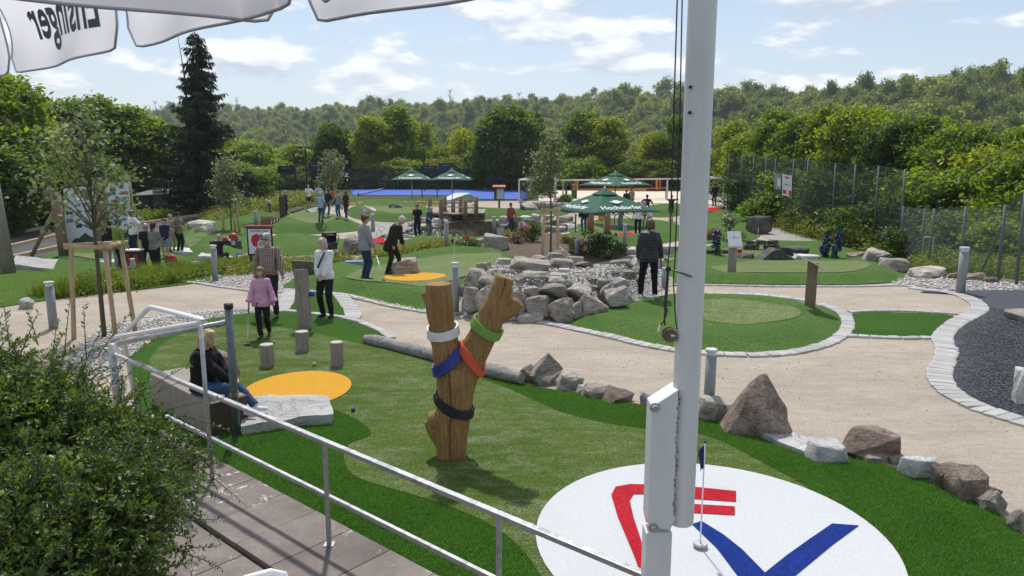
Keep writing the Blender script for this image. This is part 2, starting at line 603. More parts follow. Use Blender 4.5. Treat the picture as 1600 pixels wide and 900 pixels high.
c = t.ramp(n, [(0.3, (0.33, 0.325, 0.32)), (0.7, (0.44, 0.435, 0.425))])
hs = t.n.new('ShaderNodeHueSaturation')
t.l.new(t.mrange(t.oi.outputs['Random'], 0, 1, 0.84, 1.12), hs.inputs['Value'])
t.l.new(c, hs.inputs['Color'])
M['paver'] = t.done(t.bsdf(hs.outputs[0], 0.8, t.bump(n, 0.4, 0.01), 0, 0.3))
M['rock'] = stone_mat('grey quarry stone', (0.31, 0.277, 0.238), (0.53, 0.485, 0.425), (0.69, 0.65, 0.59))
M['rock_tan'] = stone_mat('tan veined quarry stone', (0.25, 0.21, 0.17), (0.43, 0.385, 0.33), (0.58, 0.55, 0.505))
M['rock_red'] = stone_mat('red brown porphyry', (0.18, 0.125, 0.097), (0.33, 0.245, 0.198), (0.52, 0.455, 0.40))
M['rock_dark'] = stone_mat('dark basalt stone', (0.06, 0.06, 0.062), (0.13, 0.125, 0.12), (0.24, 0.23, 0.22))
M['rock_white'] = stone_mat('pale limestone', (0.42, 0.42, 0.415), (0.56, 0.555, 0.54), (0.66, 0.655, 0.64), bump=0.6)
M['wood_fork'] = wood_mat('oiled oak log', (0.19, 0.098, 0.032), (0.47, 0.285, 0.12), crack=0.75, bump=0.9)
M['wood_grey'] = wood_mat('weathered grey wood', (0.20, 0.175, 0.15), (0.36, 0.325, 0.285))
M['wood_brown'] = wood_mat('brown round post wood', (0.15, 0.105, 0.068), (0.27, 0.20, 0.135))
M['wood_stake'] = wood_mat('peeled pine stake', (0.42, 0.30, 0.17), (0.56, 0.43, 0.27), crack=0.25)
M['wood_beam'] = wood_mat('sawn pine beam', (0.42, 0.31, 0.165), (0.56, 0.44, 0.26), grain=(0.7, 9, 9), crack=0.25)
M['wood_dark'] = wood_mat('dark stained wood', (0.05, 0.035, 0.025), (0.11, 0.08, 0.055))
M['bark'] = wood_mat('tree bark', (0.055, 0.042, 0.032), (0.13, 0.105, 0.08), grain=(6, 6, 1.2), bump=0.8)
M['bark_grey'] = wood_mat('grey green young bark', (0.07, 0.065, 0.045), (0.15, 0.135, 0.10), grain=(8, 8, 1.0))
M['log_grey'] = stone_mat('grey barkless log', (0.22, 0.21, 0.20), (0.36, 0.345, 0.325), (0.46, 0.44, 0.415), bump=0.5)
M['steel'] = steel_mat('galvanised steel', (0.36, 0.375, 0.39), 0.42, 0.7)
M['steel_dark'] = steel_mat('dull dark steel', (0.13, 0.15, 0.16), 0.5, 0.5)
M['steel_fence'] = steel_mat('grey green fence steel', (0.10, 0.125, 0.125), 0.6, 0.3)
M['bollard'] = plain('grey bollard paint', (0.24, 0.255, 0.265), 0.45, 0.06)
M['bollard_cap'] = plain('pale bollard cap', (0.50, 0.51, 0.52), 0.5, 0.06)
M['black'] = plain('black plastic', (0.018, 0.018, 0.02), 0.45, 0.1)
M['white_paint'] = paint_mat('white pole paint', (0.66, 0.66, 0.69))
M['white'] = plain('white plastic', (0.72, 0.73, 0.74), 0.45, 0.04)
M['alu'] = steel_mat('aluminium', (0.55, 0.56, 0.57), 0.35, 0.8)
M['rope'] = plain('pale rope', (0.42, 0.36, 0.27), 0.9, 0.2, 40)
M['cord'] = plain('dark cord', (0.045, 0.042, 0.045), 0.8, 0.2, 40)
def _text(body, bold=0.0, shear=0.0, extr=0.0, spacing=1.0):
    cu = bpy.data.curves.new('lettering', 'FONT')
    cu.body = body
    cu.align_x, cu.align_y = 'CENTER', 'CENTER'
    cu.size = 1.0
    cu.offset = bold
    cu.shear = shear
    cu.extrude = extr
    cu.space_character = spacing
    cu.resolution_u = 3
    o = bpy.data.objects.new('lettering', cu)
    COL.objects.link(o)
    bpy.context.view_layer.update()
    me = bpy.data.meshes.new_from_object(o.evaluated_get(bpy.context.evaluated_depsgraph_get()))
    bpy.data.objects.remove(o)
    bpy.data.curves.remove(cu)
    me.materials.clear()
    return me
TXT = {'ensinger': _text('Ensinger', 0.022, 0.0), 'hoch': _text('Hochdorfer', 0.016), 'adv': _text('ADVENTURE', 0.02, 0, 0, 1.1), 'golf': _text('GOLF', 0.02, 0, 0, 1.1)}
t = NT('black rubber granules')
cg = t.ramp(t.geo.outputs['Random Per Island'], [(0.0, (0.010, 0.012, 0.016)), (0.6, (0.040, 0.046, 0.060)), (1.0, (0.13, 0.145, 0.18))])
M['granules'] = t.done(t.bsdf(cg, 0.6, None, 0, 0.4))
# ================================================================== GROUND
def spline(pts, closed=True, k=6):
    pts = [Vector((p[0], p[1])) for p in pts]
    n = len(pts)
    out = []
    rng = range(n) if closed else range(n - 1)
    for i in rng:
        if closed:
            p0, p1, p2, p3 = pts[(i - 1) % n], pts[i], pts[(i + 1) % n], pts[(i + 2) % n]
        else:
            p0, p1, p2, p3 = pts[max(i - 1, 0)], pts[i], pts[i + 1], pts[min(i + 2, n - 1)]
        for j in range(k):
            t = j / k
            out.append(0.5 * ((2 * p1) + (p2 - p0) * t + (2 * p0 - 5 * p1 + 4 * p2 - p3) * t * t + (3 * p1 - p0 - 3 * p2 + p3) * t ** 3))
    if not closed:
        out.append(pts[-1])
    return out
def px2w(pxs, z=None):
    return [at(p[0], p[1], z) for p in pxs]
def inside(poly, X, Y):
    px = np.array([p[0] for p in poly])
    py = np.array([p[1] for p in poly])
    res = np.zeros(len(X), bool)
    j = len(px) - 1
    for i in range(len(px)):
        c = ((py[i] > Y) != (py[j] > Y)) & (X < (px[j] - px[i]) * (Y - py[i]) / (py[j] - py[i] + 1e-12) + px[i])
        res ^= c
        j = i
    return res
def edge_dist(poly, X, Y):
    P = np.array([(p[0], p[1]) for p in poly])
    Q = np.roll(P, -1, axis=0)
    best = np.full(len(X), 1e9)
    for a, b in zip(P, Q):
        d = b - a
        L2 = max(d @ d, 1e-12)
        t = np.clip(((X - a[0]) * d[0] + (Y - a[1]) * d[1]) / L2, 0, 1)
        best = np.minimum(best, np.hypot(X - a[0] - t * d[0], Y - a[1] - t * d[1]))
    return best
def patch(name, outline, mat, off, res=0.35, mound=None, k=5, smooth_outline=True, label=None, hfun=None, kind='structure', holes=()):
    poly = spline(outline, True, k) if smooth_outline else [Vector((p[0], p[1])) for p in outline]
    pl = [poly[0]]
    for p in poly[1:]:
        if (p - pl[-1]).length > 0.01:
            pl.append(p)
    if (pl[0] - pl[-1]).length < 0.01:
        pl.pop()
    poly = pl
    xs = [p.x for p in poly]
    ys = [p.y for p in poly]
    gx = np.arange(min(xs) + res / 2, max(xs), res)
    gy = np.arange(min(ys) + res / 2, max(ys), res)
    X, Y = [a.ravel() for a in np.meshgrid(gx, gy)]
    if len(X):
        m = inside(poly, X, Y)
        X, Y = X[m], Y[m]
    if len(X):
        m = edge_dist(poly, X, Y) > res * 0.4
        X, Y = X[m], Y[m]
    V = [Vector(p) for p in poly] + [Vector((float(a), float(b))) for a, b in zip(X, Y)]
    E = [(i, (i + 1) % len(poly)) for i in range(len(poly))]
    v2, e2, f2, *_ = delaunay_2d_cdt(V, E, [], 1, 1e-5)
    VX = np.array([p.x for p in v2])
    VY = np.array([p.y for p in v2])
    D = edge_dist(poly, VX, VY)
    co = []
    for x, y, d in zip(VX, VY, D):
        z = G(x, y) + off
        if mound:
            z += mound(x, y, d)
        if hfun:
            z += hfun(x, y)
        co.append((x, y, z))
    me = bpy.data.meshes.new(name)
    me.from_pydata(co, [], [tuple(f) for f in f2])
    me.update()
    bm = bmesh.new()
    bm.from_mesh(me)
    for f in bm.faces:
        if f.normal.z < 0:
            f.normal_flip()
        f.smooth = True
    bm.to_mesh(me)
    bm.free()
    o = link_mesh(name, me, mat)
    tag(o, label, None, None, kind)
    P_ = [Vector(p) for p in poly]
    PA = np.array([(p.x, p.y) for p in poly])
    PB = np.roll(PA, -1, axis=0)
    PD = PB - PA
    PL = np.maximum((PD * PD).sum(1), 1e-12)
    lo_, hi_ = PA.min(0), PA.max(0)
    def has(x, y):
        if x < lo_[0] or y < lo_[1] or x > hi_[0] or y > hi_[1]:
            return False
        c = ((PA[:, 1] > y) != (PB[:, 1] > y)) & (x < PD[:, 0] * (y - PA[:, 1]) / (PD[:, 1] + 1e-12) + PA[:, 0])
        return bool(c.sum() % 2)
    def hf(x, y):
        if mound is None or not has(x, y):
            return 0.0
        q = np.array([x, y])
        t_ = np.clip(((q - PA) * PD).sum(1) / PL, 0, 1)
        return mound(x, y, float(np.sqrt((((PA + PD * t_[:, None]) - q) ** 2).sum(1).min())))
    hf.has = has
    HF.append((P_, hf, off))
    return o, poly, hf
HF = []
def top_at(x, y):
    """height of whatever sheet lies uppermost at a point"""
    z = G(x, y) + 0.012
    for P_, hf, off in HF:
        if hf.has(x, y):
            z = max(z, G(x, y) + off + hf(x, y))
    return z
def gridline(lim_a, step, lim_b, grow):
    v = [0.0]
    s = step
    while v[-1] < lim_b:
        if v[-1] > lim_a:
            s *= grow
        v.append(v[-1] + s)
    return v
gxp = gridline(34, 1.0, 900, 1.12)
gxs = [-v for v in reversed(gxp[1:])] + gxp
gys = [-v for v in reversed(gridline(4, 1.0, 60, 1.3)[1:])] + gridline(96, 1.0, 930, 1.05)
V = np.array([(x, y, G(x, y)) for y in gys for x in gxs])
nx = len(gxs)
ii = np.array([[j * nx + i for i in range(nx - 1)] for j in range(len(gys) - 1)]).ravel()
XMAX, YMAX = max(gxs), max(gys)
F = np.stack([ii, ii + 1, ii + 1 + nx, ii + nx], 1)
me = np_mesh('ground', V, F)
me.polygons.foreach_set('use_smooth', [True] * len(me.polygons))
tag(link_mesh('ground', me, M['ground']), 'rough grassy ground running out to the wooded hills', None, None, 'structure')
patch('path', [(-22, 7.0), (-9, 7.0), (-4.2, 6.5), (0, 5), (6, 3), (14, 4), (14.5, 9), (13.5, 17), (11.5, 24), (13, 36), (17, 50), (18, 66), (10, 68), (-4, 66), (-13, 66), (-16, 52), (-15, 40), (-13, 31), (-15, 24), (-22, 20)],
      M['path'], 0.012, 0.6, label='pale sandy path winding between the minigolf lanes')
lane1 = px2w([(205, 560), (255, 524), (320, 502), (400, 491), (470, 491), (530, 500), (575, 514), (605, 528)]) + \
        px2w([(640, 548), (720, 575), (820, 603), (920, 620), (1010, 637), (1100, 655), (1160, 675), (1250, 712), (1310, 714), (1400, 735), (1480, 770), (1560, 806), (1640, 865)]) + \
        [Vector((5.2, 5.0, 0)), Vector((4.6, 3.4, 0)), Vector((1.5, 3.0, 0)), Vector((-0.2, 4.2, 0))] + \
        px2w([(735, 952), (668, 900), (480, 806), (335, 722), (270, 690), (215, 640)])
_, _, h1 = patch('turf_lane', lane1, M['turf'], 0.03, 0.22, lambda x, y, d: 0.05 * sstep(d / 0.5), label='bright green turf of the lane with the forked log')
olive1 = px2w([(232, 575), (270, 535), (350, 514), (450, 519), (535, 538), (610, 556), (680, 572), (760, 602), (820, 628), (880, 655), (960, 674), (1040, 684), (1110, 694), (1200, 740), (1260, 775)]) + \
    px2w([(1330, 830), (1330, 890), (1000, 950), (870, 960), (836, 900), (800, 858), (755, 828), (690, 800), (612, 776), (556, 757), (538, 731), (546, 706), (580, 690), (560, 668), (505, 645), (430, 640), (330, 640), (260, 610)])
patch('putting_surface', olive1, M['olive'], 0.036, 0.22, None, hfun=h1, label='sanded olive putting surface under the forked log')
def ell_world(c, rx, ry, n=64, rot=0):
    return [(c[0] + rx * math.cos(2 * math.pi * i / n) * math.cos(rot) - ry * math.sin(2 * math.pi * i / n) * math.sin(rot),
             c[1] + rx * math.cos(2 * math.pi * i / n) * math.sin(rot) + ry * math.sin(2 * math.pi * i / n) * math.cos(rot)) for i in range(n)]
a, b = at(384, 617), at(547, 617)
c0, c1 = at(465, 589), at(465, 650)
patch('orange_carpet', ell_world(((a.x + b.x) / 2, (c0.y + c1.y) / 2), (b.x - a.x) / 2, (c0.y - c1.y) / 2), M['orange_turf'], 0.044, 0.25, None,
      smooth_outline=False, hfun=h1, label='orange turf disc in front of the seated girl')
WC = (1.66, 5.72)
patch('white_carpet', ell_world(WC, 1.46, 1.52), M['white_turf'], 0.044, 0.25, None, smooth_outline=False, hfun=h1, label='white turf disc with a red and blue emblem')
def emblem(name, pxs, mat, label, off=0.050, sm=False):
    return patch(name, px2w(pxs, 0.08), mat, off, 0.3, None, smooth_outline=sm, hfun=h1, label=label)
emblem('red_emblem', [(1150, 770), (1150, 787), (1052, 780), (1010, 775), (990, 775), (984, 785), (990, 812), (1000, 842), (1018, 905), (1003, 905), (990, 870), (965, 810), (955, 776), (962, 763), (985, 759), (1060, 761)], M['red_turf'], 'outer red stroke of the emblem on the white disc')
emblem('red_emblem', [(1148, 794), (1148, 808), (1060, 803), (1018, 800), (1016, 806), (1024, 830), (1014, 836), (1005, 800), (1010, 790), (1040, 788)], M['red_turf'], 'inner short red stroke of the emblem on the white disc')
emblem('blue_emblem', [(1081, 822), (1096, 817), (1130, 838), (1160, 862), (1195, 898), (1230, 870), (1265, 845), (1300, 821), (1342, 824), (1300, 855), (1240, 905), (1215, 935), (1180, 935), (1150, 900), (1120, 860)], M['blue_turf'], 'blue V stroke of the emblem on the white disc')
patch('turf_link', px2w([(455, 458), (495, 459), (532, 463), (546, 478), (548, 494), (515, 495), (470, 489), (441, 488), (450, 475)]), M['turf'], 0.03, 0.3, lambda x, y, d: 0.02 * sstep(d / .3), label='short turf link crossing the path behind the sign post')
lane2 = px2w([(447, 452), (455, 440), (480, 428), (520, 418), (560, 413), (605, 408), (640, 399), (700, 392), (755, 393), (805, 402), (810, 425), (770, 450), (720, 478), (670, 487), (600, 475), (540, 462)])
_, _, h2 = patch('turf_lane', lane2, M['turf_far'], 0.035, 0.3, lambda x, y, d: 0.26 * sstep(d / 0.7) - 0.15 * sstep((d - 0.7) / 1.0), label='green turf of the lane where two golfers play beside a rock')
patch('putting_surface', px2w([(540, 452), (545, 438), (580, 424), (640, 413), (700, 403), (760, 403), (785, 412), (770, 432), (710, 455), (640, 462)]), M['olive_far'], 0.047, 0.3, None, hfun=h2, label='faded putting surface of the lane beside the rock')
a, b = at(600, 432, .16), at(696, 432, .16)
c0, c1 = at(650, 426, .16), at(650, 439, .16)
patch('orange_carpet', ell_world(((a.x + b.x) / 2, (c0.y + c1.y) / 2), (b.x - a.x) / 2, (c0.y - c1.y) / 2), M['orange_turf'], 0.055, 0.3, None, smooth_outline=False, hfun=h2, label='orange turf disc beside the old golfer')
isl = px2w([(880, 508), (950, 524), (1010, 538), (1080, 549), (1180, 553), (1255, 545), (1302, 528), (1318, 507), (1302, 488), (1250, 474), (1180, 466), (1105, 464), (1030, 464), (960, 480), (900, 492)])
_, _, hi = patch('turf_lane', isl, M['turf_far'], 0.03, 0.25, lambda x, y, d: 0.17 * sstep(d / 0.7) - 0.07 * sstep((d - 0.8) / 0.8), label='green turf island where the woman in black stands')
ia, ib = at(1062, 487, .14), at(1246, 487, .14)
i0, i1 = at(1150, 469, .14), at(1150, 507, .14)
patch('putting_surface', ell_world(((ia.x + ib.x) / 2, (i0.y + i1.y) / 2), (ib.x - ia.x) / 2, (i0.y - i1.y) / 2), M['olive_far'], 0.037, 0.25, None, smooth_outline=False, hfun=hi, label='faded oval putting surface on the turf island')
patch('turf_link', px2w([(1333, 492), (1400, 490), (1489, 495), (1470, 508), (1463, 522), (1463, 527), (1400, 526), (1333, 523)]), M['turf'], 0.03, 0.3, lambda x, y, d: 0.02 * sstep(d / .3), k=3, label='turf link crossing the path beside the black granulate')
lane3 = px2w([(1040, 442), (1040, 400), (1075, 392), (1120, 385), (1200, 381), (1290, 383), (1340, 393), (1380, 408), (1416, 430), (1400, 441), (1330, 446), (1200, 446), (1110, 444)])
_, _, h3 = patch('turf_lane', lane3, M['turf_far'], 0.035, 0.3, lambda x, y, d: 0.22 * sstep(d / 0.8) - 0.12 * sstep((d - 0.8) / 1.2), label='green turf of the lane between the white sign and the fence')
patch('putting_surface', px2w([(1110, 425), (1180, 412), (1260, 412), (1330, 415), (1360, 425), (1330, 437), (1240, 440), (1150, 438)]), M['olive_far'], 0.047, 0.3, None, hfun=h3, label='faded near putting surface of the lane beside the fence')
patch('putting_surface', px2w([(1115, 402), (1150, 391), (1220, 389), (1260, 394), (1250, 403), (1180, 407)]), M['olive_far'], 0.047, 0.3, None, hfun=h3, label='faded rear putting surface around the red flag')
lane4 = px2w([(1090, 378), (1100, 352), (1110, 330), (1150, 327), (1180, 333), (1192, 352), (1182, 374), (1130, 380)])
patch('turf_lane', lane4, M['turf_far'], 0.035, 0.4, lambda x, y, d: 0.15 * sstep(d / 1.2), label='narrow turf lane climbing to the red mat by the fence')
patch('red_mat', px2w([(1090, 327), (1130, 325), (1140, 331), (1095, 334)]), M['red_turf'], 0.09, 0.5, None, smooth_outline=False, label='red mat under the person in black at the fence corner')
patch('pebble_path', px2w([(1190, 362), (1215, 350), (1240, 356), (1290, 378), (1350, 398), (1420, 425), (1418, 436), (1340, 397), (1270, 380), (1200, 374)]), M['pebble'], 0.025, 0.4, None, label='grey gravel strip along the fence')
rub = px2w([(1437, 458), (1500, 455), (1560, 455), (1640, 458), (1720, 520), (1720, 700), (1600, 656), (1540, 640), (1497, 617), (1479, 598), (1478, 582), (1486, 566), (1490, 550), (1484, 534), (1488, 520), (1505, 506), (1528, 494), (1536, 482), (1524, 470), (1494, 462)])
_, rub_poly, hrub = patch('rubber_granulate', rub, M['rubber'], 0.03, 0.3, lambda x, y, d: 0.10 * sstep(d / 1.0) * (0.7 + 0.3 * math.sin(x * 2.1) * math.cos(y * 1.7)), label='black rubber granulate bed edged with pavers')
peb_polys = []
def pebble(pxs, label, n, size=0.03):
    o, poly, _ = patch('pebble_bed', px2w(pxs), M['pebble'], 0.022, 0.4, None, label=label)
    peb_polys.append((poly, n, size))
pebble([(1408, 432), (1440, 430), (1500, 432), (1600, 441), (1660, 446), (1660, 458), (1560, 456), (1490, 457), (1430, 448), (1395, 445)], 'pale pebble bed at the foot of the fence', 1500, 0.04)
pebble([(120, 545), (180, 507), (260, 494), (340, 487), (430, 486), (395, 491), (320, 502), (256, 524), (205, 560), (170, 590), (120, 590)], 'pale pebble bed beside the staked young tree', 2600, 0.028)
pebble([(300, 440), (340, 430), (400, 425), (448, 424), (475, 427), (455, 439), (446, 452), (420, 457), (345, 448)], 'pale pebble bed between bollard and sign post', 1300, 0.03)
pebble([(540, 465), (600, 478), (668, 491), (720, 492), (700, 482), (665, 486), (600, 473), (540, 461)], 'thin pebble strip along the golfers lane', 800, 0.03)
PILE = [(-0.95, 14.85), (0.0, 14.45), (1.2, 14.5), (2.1, 15.2), (2.8, 16.3), (3.7, 18.0), (4.6, 20.0), (4.4, 22.0), (2.8, 22.5), (1.0, 20.6), (-0.5, 18.8), (-1.25, 16.6)]
_, pile_poly, hpile = patch('pebble_bed', PILE, M['pebble'], 0.022, 0.3, lambda x, y, d: 0.74 * sstep(d / 0.7) * (1 - 0.75 * sstep((y - 16.5) / 5.0)), label='pebbles of the dry stream bed on the rock pile')
peb_polys.append((pile_poly, 3200, 0.035))
pebble([(640, 375), (660, 362), (690, 360), (700, 372), (695, 380), (650, 383)], 'grey gravel bank where two people stand by the pond', 300, 0.05)
pebble([(560, 365), (585, 350), (650, 352), (655, 362), (620, 372), (575, 372)], 'grey gravel patch left of the pond', 300, 0.05)
patch('lawn', px2w([(-120, 470), (-60, 430), (0, 425), (70, 425), (150, 430), (230, 432), (330, 428), (350, 436), (290, 446), (200, 456), (110, 466), (0, 482), (-80, 500)]), M['lawn'], 0.028, 0.4, lambda x, y, d: 0.04 * sstep(d), label='mown lawn beside the log posts')
patch('planting_bed', px2w([(345, 425), (400, 412), (480, 408), (540, 405), (560, 412), (520, 417), (475, 427), (430, 427), (360, 432)]), M['soil'], 0.028, 0.4, label='planting strip behind the elderly couple')
patch('planting_bed', px2w([(560, 412), (590, 400), (640, 390), (700, 381), (760, 378), (800, 392), (760, 392), (700, 391), (640, 398), (605, 407)]), M['soil'], 0.028, 0.4, label='planting strip behind the lane with the golfers')
soil_o, soil_poly, _ = patch('planting_bed', px2w([(735, 392), (745, 378), (790, 370), (880, 366), (950, 376), (985, 390), (975, 402), (930, 412), (890, 424), (830, 420), (790, 404)]), M['soil'], 0.03, 0.4, lambda x, y, d: 0.22 * sstep(d / 2.0), label='brown planting bed with the staked tree above the rock pile')
def far_lane(pxs, label, h=0.2, mat='turf_far', inner=None, lab2=None):
    _, _, hf_ = patch('turf_lane', px2w(pxs), M[mat], 0.035, 0.5, lambda x, y, d: (h + 0.22) * sstep(d / 1.2) - 0.22 * sstep((d - 1.2) / 1.5), label=label)
    if inner:
        patch('putting_surface', px2w(inner), M['olive_far'], 0.05, 0.5, None, hfun=hf_, label=lab2)
far_lane([(600, 388), (640, 374), (700, 376), (760, 374), (800, 368), (840, 372), (780, 380), (700, 386), (640, 392), (600, 398)], 'narrow turf strip below the pond bank', 0.1)
far_lane([(415, 358), (440, 342), (490, 335), (540, 345), (568, 353), (560, 361), (500, 366), (430, 366)], 'turf mound where the man in the striped shirt plays', 0.3, inner=[(450, 352), (480, 341), (520, 345), (530, 354), (490, 358)], lab2='faded putting surface on the striped shirt mound')
far_lane([(540, 332), (560, 322), (620, 320), (680, 330), (690, 343), (620, 348), (560, 343)], 'turf lane with a grey boulder before the court', 0.25, inner=[(570, 333), (610, 328), (650, 334), (640, 341), (590, 340)], lab2='faded putting surface behind the grey boulder')
far_lane([(690, 333), (740, 328), (800, 330), (880, 328), (880, 337), (800, 341), (720, 345)], 'turf strip beyond the pond and jetty', 0.1)
far_lane([(420, 378), (440, 366), (500, 372), (560, 380), (600, 384), (575, 396), (520, 398), (430, 398)], 'turf patch beneath the pushchair', 0.08)
far_lane([(270, 372), (300, 358), (350, 352), (385, 360), (392, 398), (380, 412), (330, 410), (280, 400)], 'turf lane around the red toy machine', 0.15, inner=[(290, 380), (310, 368), (330, 366), (320, 385), (300, 395)], lab2='faded turf between flat stones and red machine')
far_lane([(40, 412), (90, 395), (150, 388), (220, 384), (280, 388), (300, 408), (270, 424), (180, 428), (80, 426)], 'turf lane where the group of visitors gathers', 0.08, inner=[(90, 412), (150, 402), (220, 400), (260, 410), (200, 418), (120, 419)], lab2='faded putting surface near the visitor group')
far_lane([(880, 372), (900, 352), (960, 346), (1040, 350), (1075, 356), (1075, 372), (1000, 385), (930, 380)], 'turf lane in front of the green parasols', 0.1, inner=[(905, 368), (930, 356), (985, 356), (1000, 368), (950, 376)], lab2='faded turf in front of the green parasols')
far_lane([(985, 332), (1020, 324), (1072, 322), (1075, 334), (1030, 340)], 'small turf lane behind the pushchair family', 0.15)
far_lane([(285, 352), (330, 340), (420, 330), (430, 340), (380, 352), (300, 362)], 'turf lane behind the small stake frame', 0.1)
patch('red_mat', px2w([(950, 371), (985, 367), (998, 374), (985, 381), (952, 379)]), M['red_turf'], 0.155, 0.5, None, smooth_outline=False, label='red mat beside the woman in white')
patch('red_mat', px2w([(786, 369), (798, 365), (804, 372), (792, 376)]), M['red_turf'], 0.15, 0.5, None, smooth_outline=False, label='red mat beside the visitor in the red top')
patch('red_mat', px2w([(580, 377), (600, 374), (602, 383), (580, 385)]), M['red_turf'], 0.12, 0.5, None, smooth_outline=False, label='red mat behind the old golfer')
patch('blue_mat', px2w([(350, 406), (370, 402), (384, 404), (378, 409)]), M['blue_turf'], 0.20, 0.5, None, smooth_outline=False, label='small blue mat beside the sign stand')
t = NT('dark asphalt')
n = t.noise(90, 3, 0.7, 'World')
n2 = t.noise(0.4, 4, 0.6, 'World')
c = t.mix(t.mrange(n2, 0.3, 0.7), (0.05, 0.05, 0.055), (0.085, 0.085, 0.092))
M['asphalt'] = t.done(t.bsdf(c, 0.85, t.bump(n, 0.3, 0.01), 0, 0.3))
patch('boule_court', px2w([(-60, 405), (10, 368), (90, 350), (200, 338), (290, 326), (340, 330), (310, 350), (250, 366), (160, 380), (90, 395), (20, 412), (-60, 430)]), M['asphalt'], 0.028, 0.5, label='dark gravel court with timber beams')
M['court'] = plain('blue court carpet', (0.022, 0.085, 0.40), 0.8, 0.05, 0.4, space='Object')
M['court_pale'] = plain('pale court paint', (0.45, 0.50, 0.56), 0.7, 0.05, 0.4)
M['sand'] = plain('pale beach sand', (0.60, 0.52, 0.43), 0.95, 0.08, 1.2, 0.4)
patch('blue_court', [(-16.5, 77), (-4.2, 77), (-3.4, 69.5), (1.4, 68.8), (1.7, 92), (-20, 92)], M['court'], 0.05, 2, smooth_outline=False, label='bright blue padel court carpet')
patch('court_lines', px2w([(697, 316), (735, 302), (712, 302), (690, 312)]), M['court_pale'], 0.055, 2, smooth_outline=False, label='pale triangle painted on the blue court')
patch('sand_court', [(2.4, 66), (19, 60), (22, 88), (3, 90)], M['sand'], 0.06, 2, smooth_outline=False, label='pale sand of the beach volleyball court')
t = NT('pond water')
n = t.noise(1.4, 4, 0.6, 'World', stretch=(1, 0.5, 1))
M['water'] = t.done(t.bsdf((0.035, 0.032, 0.022), 0.04, t.bump(n, 0.06, 0.05), 0, 0.6))
patch('pond', px2w([(590, 372), (640, 358), (700, 349), (760, 346), (830, 346), (880, 352), (905, 362), (860, 374), (800, 376), (740, 378), (690, 384), (640, 372)]), M['water'], 0.05, 1.0, label='dark pond water under the wooden jetty')
patch('pond', px2w([(905, 416), (925, 409), (945, 408), (950, 414), (930, 420), (908, 422)], 0.6), M['water'], 0.035, 0.3, hfun=hpile, label='small puddle of water on top of the rock pile')
loose_poly = [Vector(q) for q in [(-8, 12.5), (-2, 12.8), (1.5, 11.2), (4, 9.0), (7, 7.5), (9.5, 8.5), (9.3, 13.5), (8.5, 17.8), (4, 18.2), (-1, 15.5), (-5, 16.5), (-9, 18)]]
peb_polys.append((loose_poly, 1500, 0.011))
rs = np.random.RandomState(4)
oct_v = np.array([(1, 0, 0), (0, 1, 0), (-1, 0, 0), (0, -1, 0), (0, 0, 1), (0, 0, -1)], float)
oct_f = np.array([(0, 1, 4), (1, 2, 4), (2, 3, 4), (3, 0, 4), (1, 0, 5), (2, 1, 5), (3, 2, 5), (0, 3, 5)])
VV, FF, nb_ = [], [], 0
for poly, n, size in peb_polys:
    xs = [p.x for p in poly]
    ys = [p.y for p in poly]
    X = rs.uniform(min(xs), max(xs), n * 6)
    Y = rs.uniform(min(ys), max(ys), n * 6)
    m = inside(poly, X, Y)
    X, Y = X[m][:n], Y[m][:n]
    for x, y in zip(X, Y):
        s = size * rs.uniform(0.5, 1.3)
        v = oct_v * (s * rs.uniform(0.7, 1.3, 3)) * np.array([1, 1, 0.7]) + rs.uniform(-.25, .25, (6, 3)) * s
        a = rs.uniform(0, 6.28)
        ca, sa = math.cos(a), math.sin(a)
        v = np.stack([v[:, 0] * ca - v[:, 1] * sa, v[:, 0] * sa + v[:, 1] * ca, v[:, 2]], 1)
        zz = hpile(x, y) if poly is pile_poly else 0.0
        VV.append(v + (x, y, G(x, y) + (0.014 if poly is loose_poly else 0.025) + s * 0.2 + zz))
        FF.append(oct_f + nb_)
        nb_ += 6
tag(link_mesh('pebbles', np_mesh('pebbles', np.concatenate(VV), np.concatenate(FF)), M['pebbles']), 'loose pale pebbles strewn over the gravel beds', None, None, 'stuff')
VV, FF, nb_ = [], [], 0
X = rs.uniform(min(p.x for p in rub_poly), max(p.x for p in rub_poly), 110000)
Y = rs.uniform(min(p.y for p in rub_poly), max(p.y for p in rub_poly), 110000)
m = inside(rub_poly, X, Y) & (X < 10.5)
X, Y = X[m][:26000], Y[m][:26000]
for x, y in zip(X, Y):
    s = 0.011 * rs.uniform(0.5, 1.5)
    v = oct_v * (s * rs.uniform(0.7, 1.3, 3)) + rs.uniform(-.25, .25, (6, 3)) * s
    VV.append(v + (x, y, G(x, y) + 0.032 + hrub(x, y)))
    FF.append(oct_f + nb_)
    nb_ += 6
tag(link_mesh('granules', np_mesh('granules', np.concatenate(VV), np.concatenate(FF)), M['granules']), 'loose black rubber granules on the granulate bed', None, None, 'stuff')
def make_paver(seed):
    r = random.Random(seed)
    b = MB()
    b.box((0, 0, 0), (1, 1, 1))
    me = b.mesh('paver')
    bm = bmesh.new()
    bm.from_mesh(me)
    for v in bm.verts:
        v.co += Vector((r.uniform(-.04, .04), r.uniform(-.04, .04), r.uniform(-.04, .04)))
    bmesh.ops.bevel(bm, geom=[e for e in bm.edges if e.verts[0].co.z > 0 and e.verts[1].co.z > 0], offset=0.09, segments=1, affect='EDGES', clamp_overlap=True)
    bm.to_mesh(me)
    bm.free()
    me.materials.append(M['paver'])
    return me
PAVERS = [make_paver(i) for i in range(5)]
prng = random.Random(12)
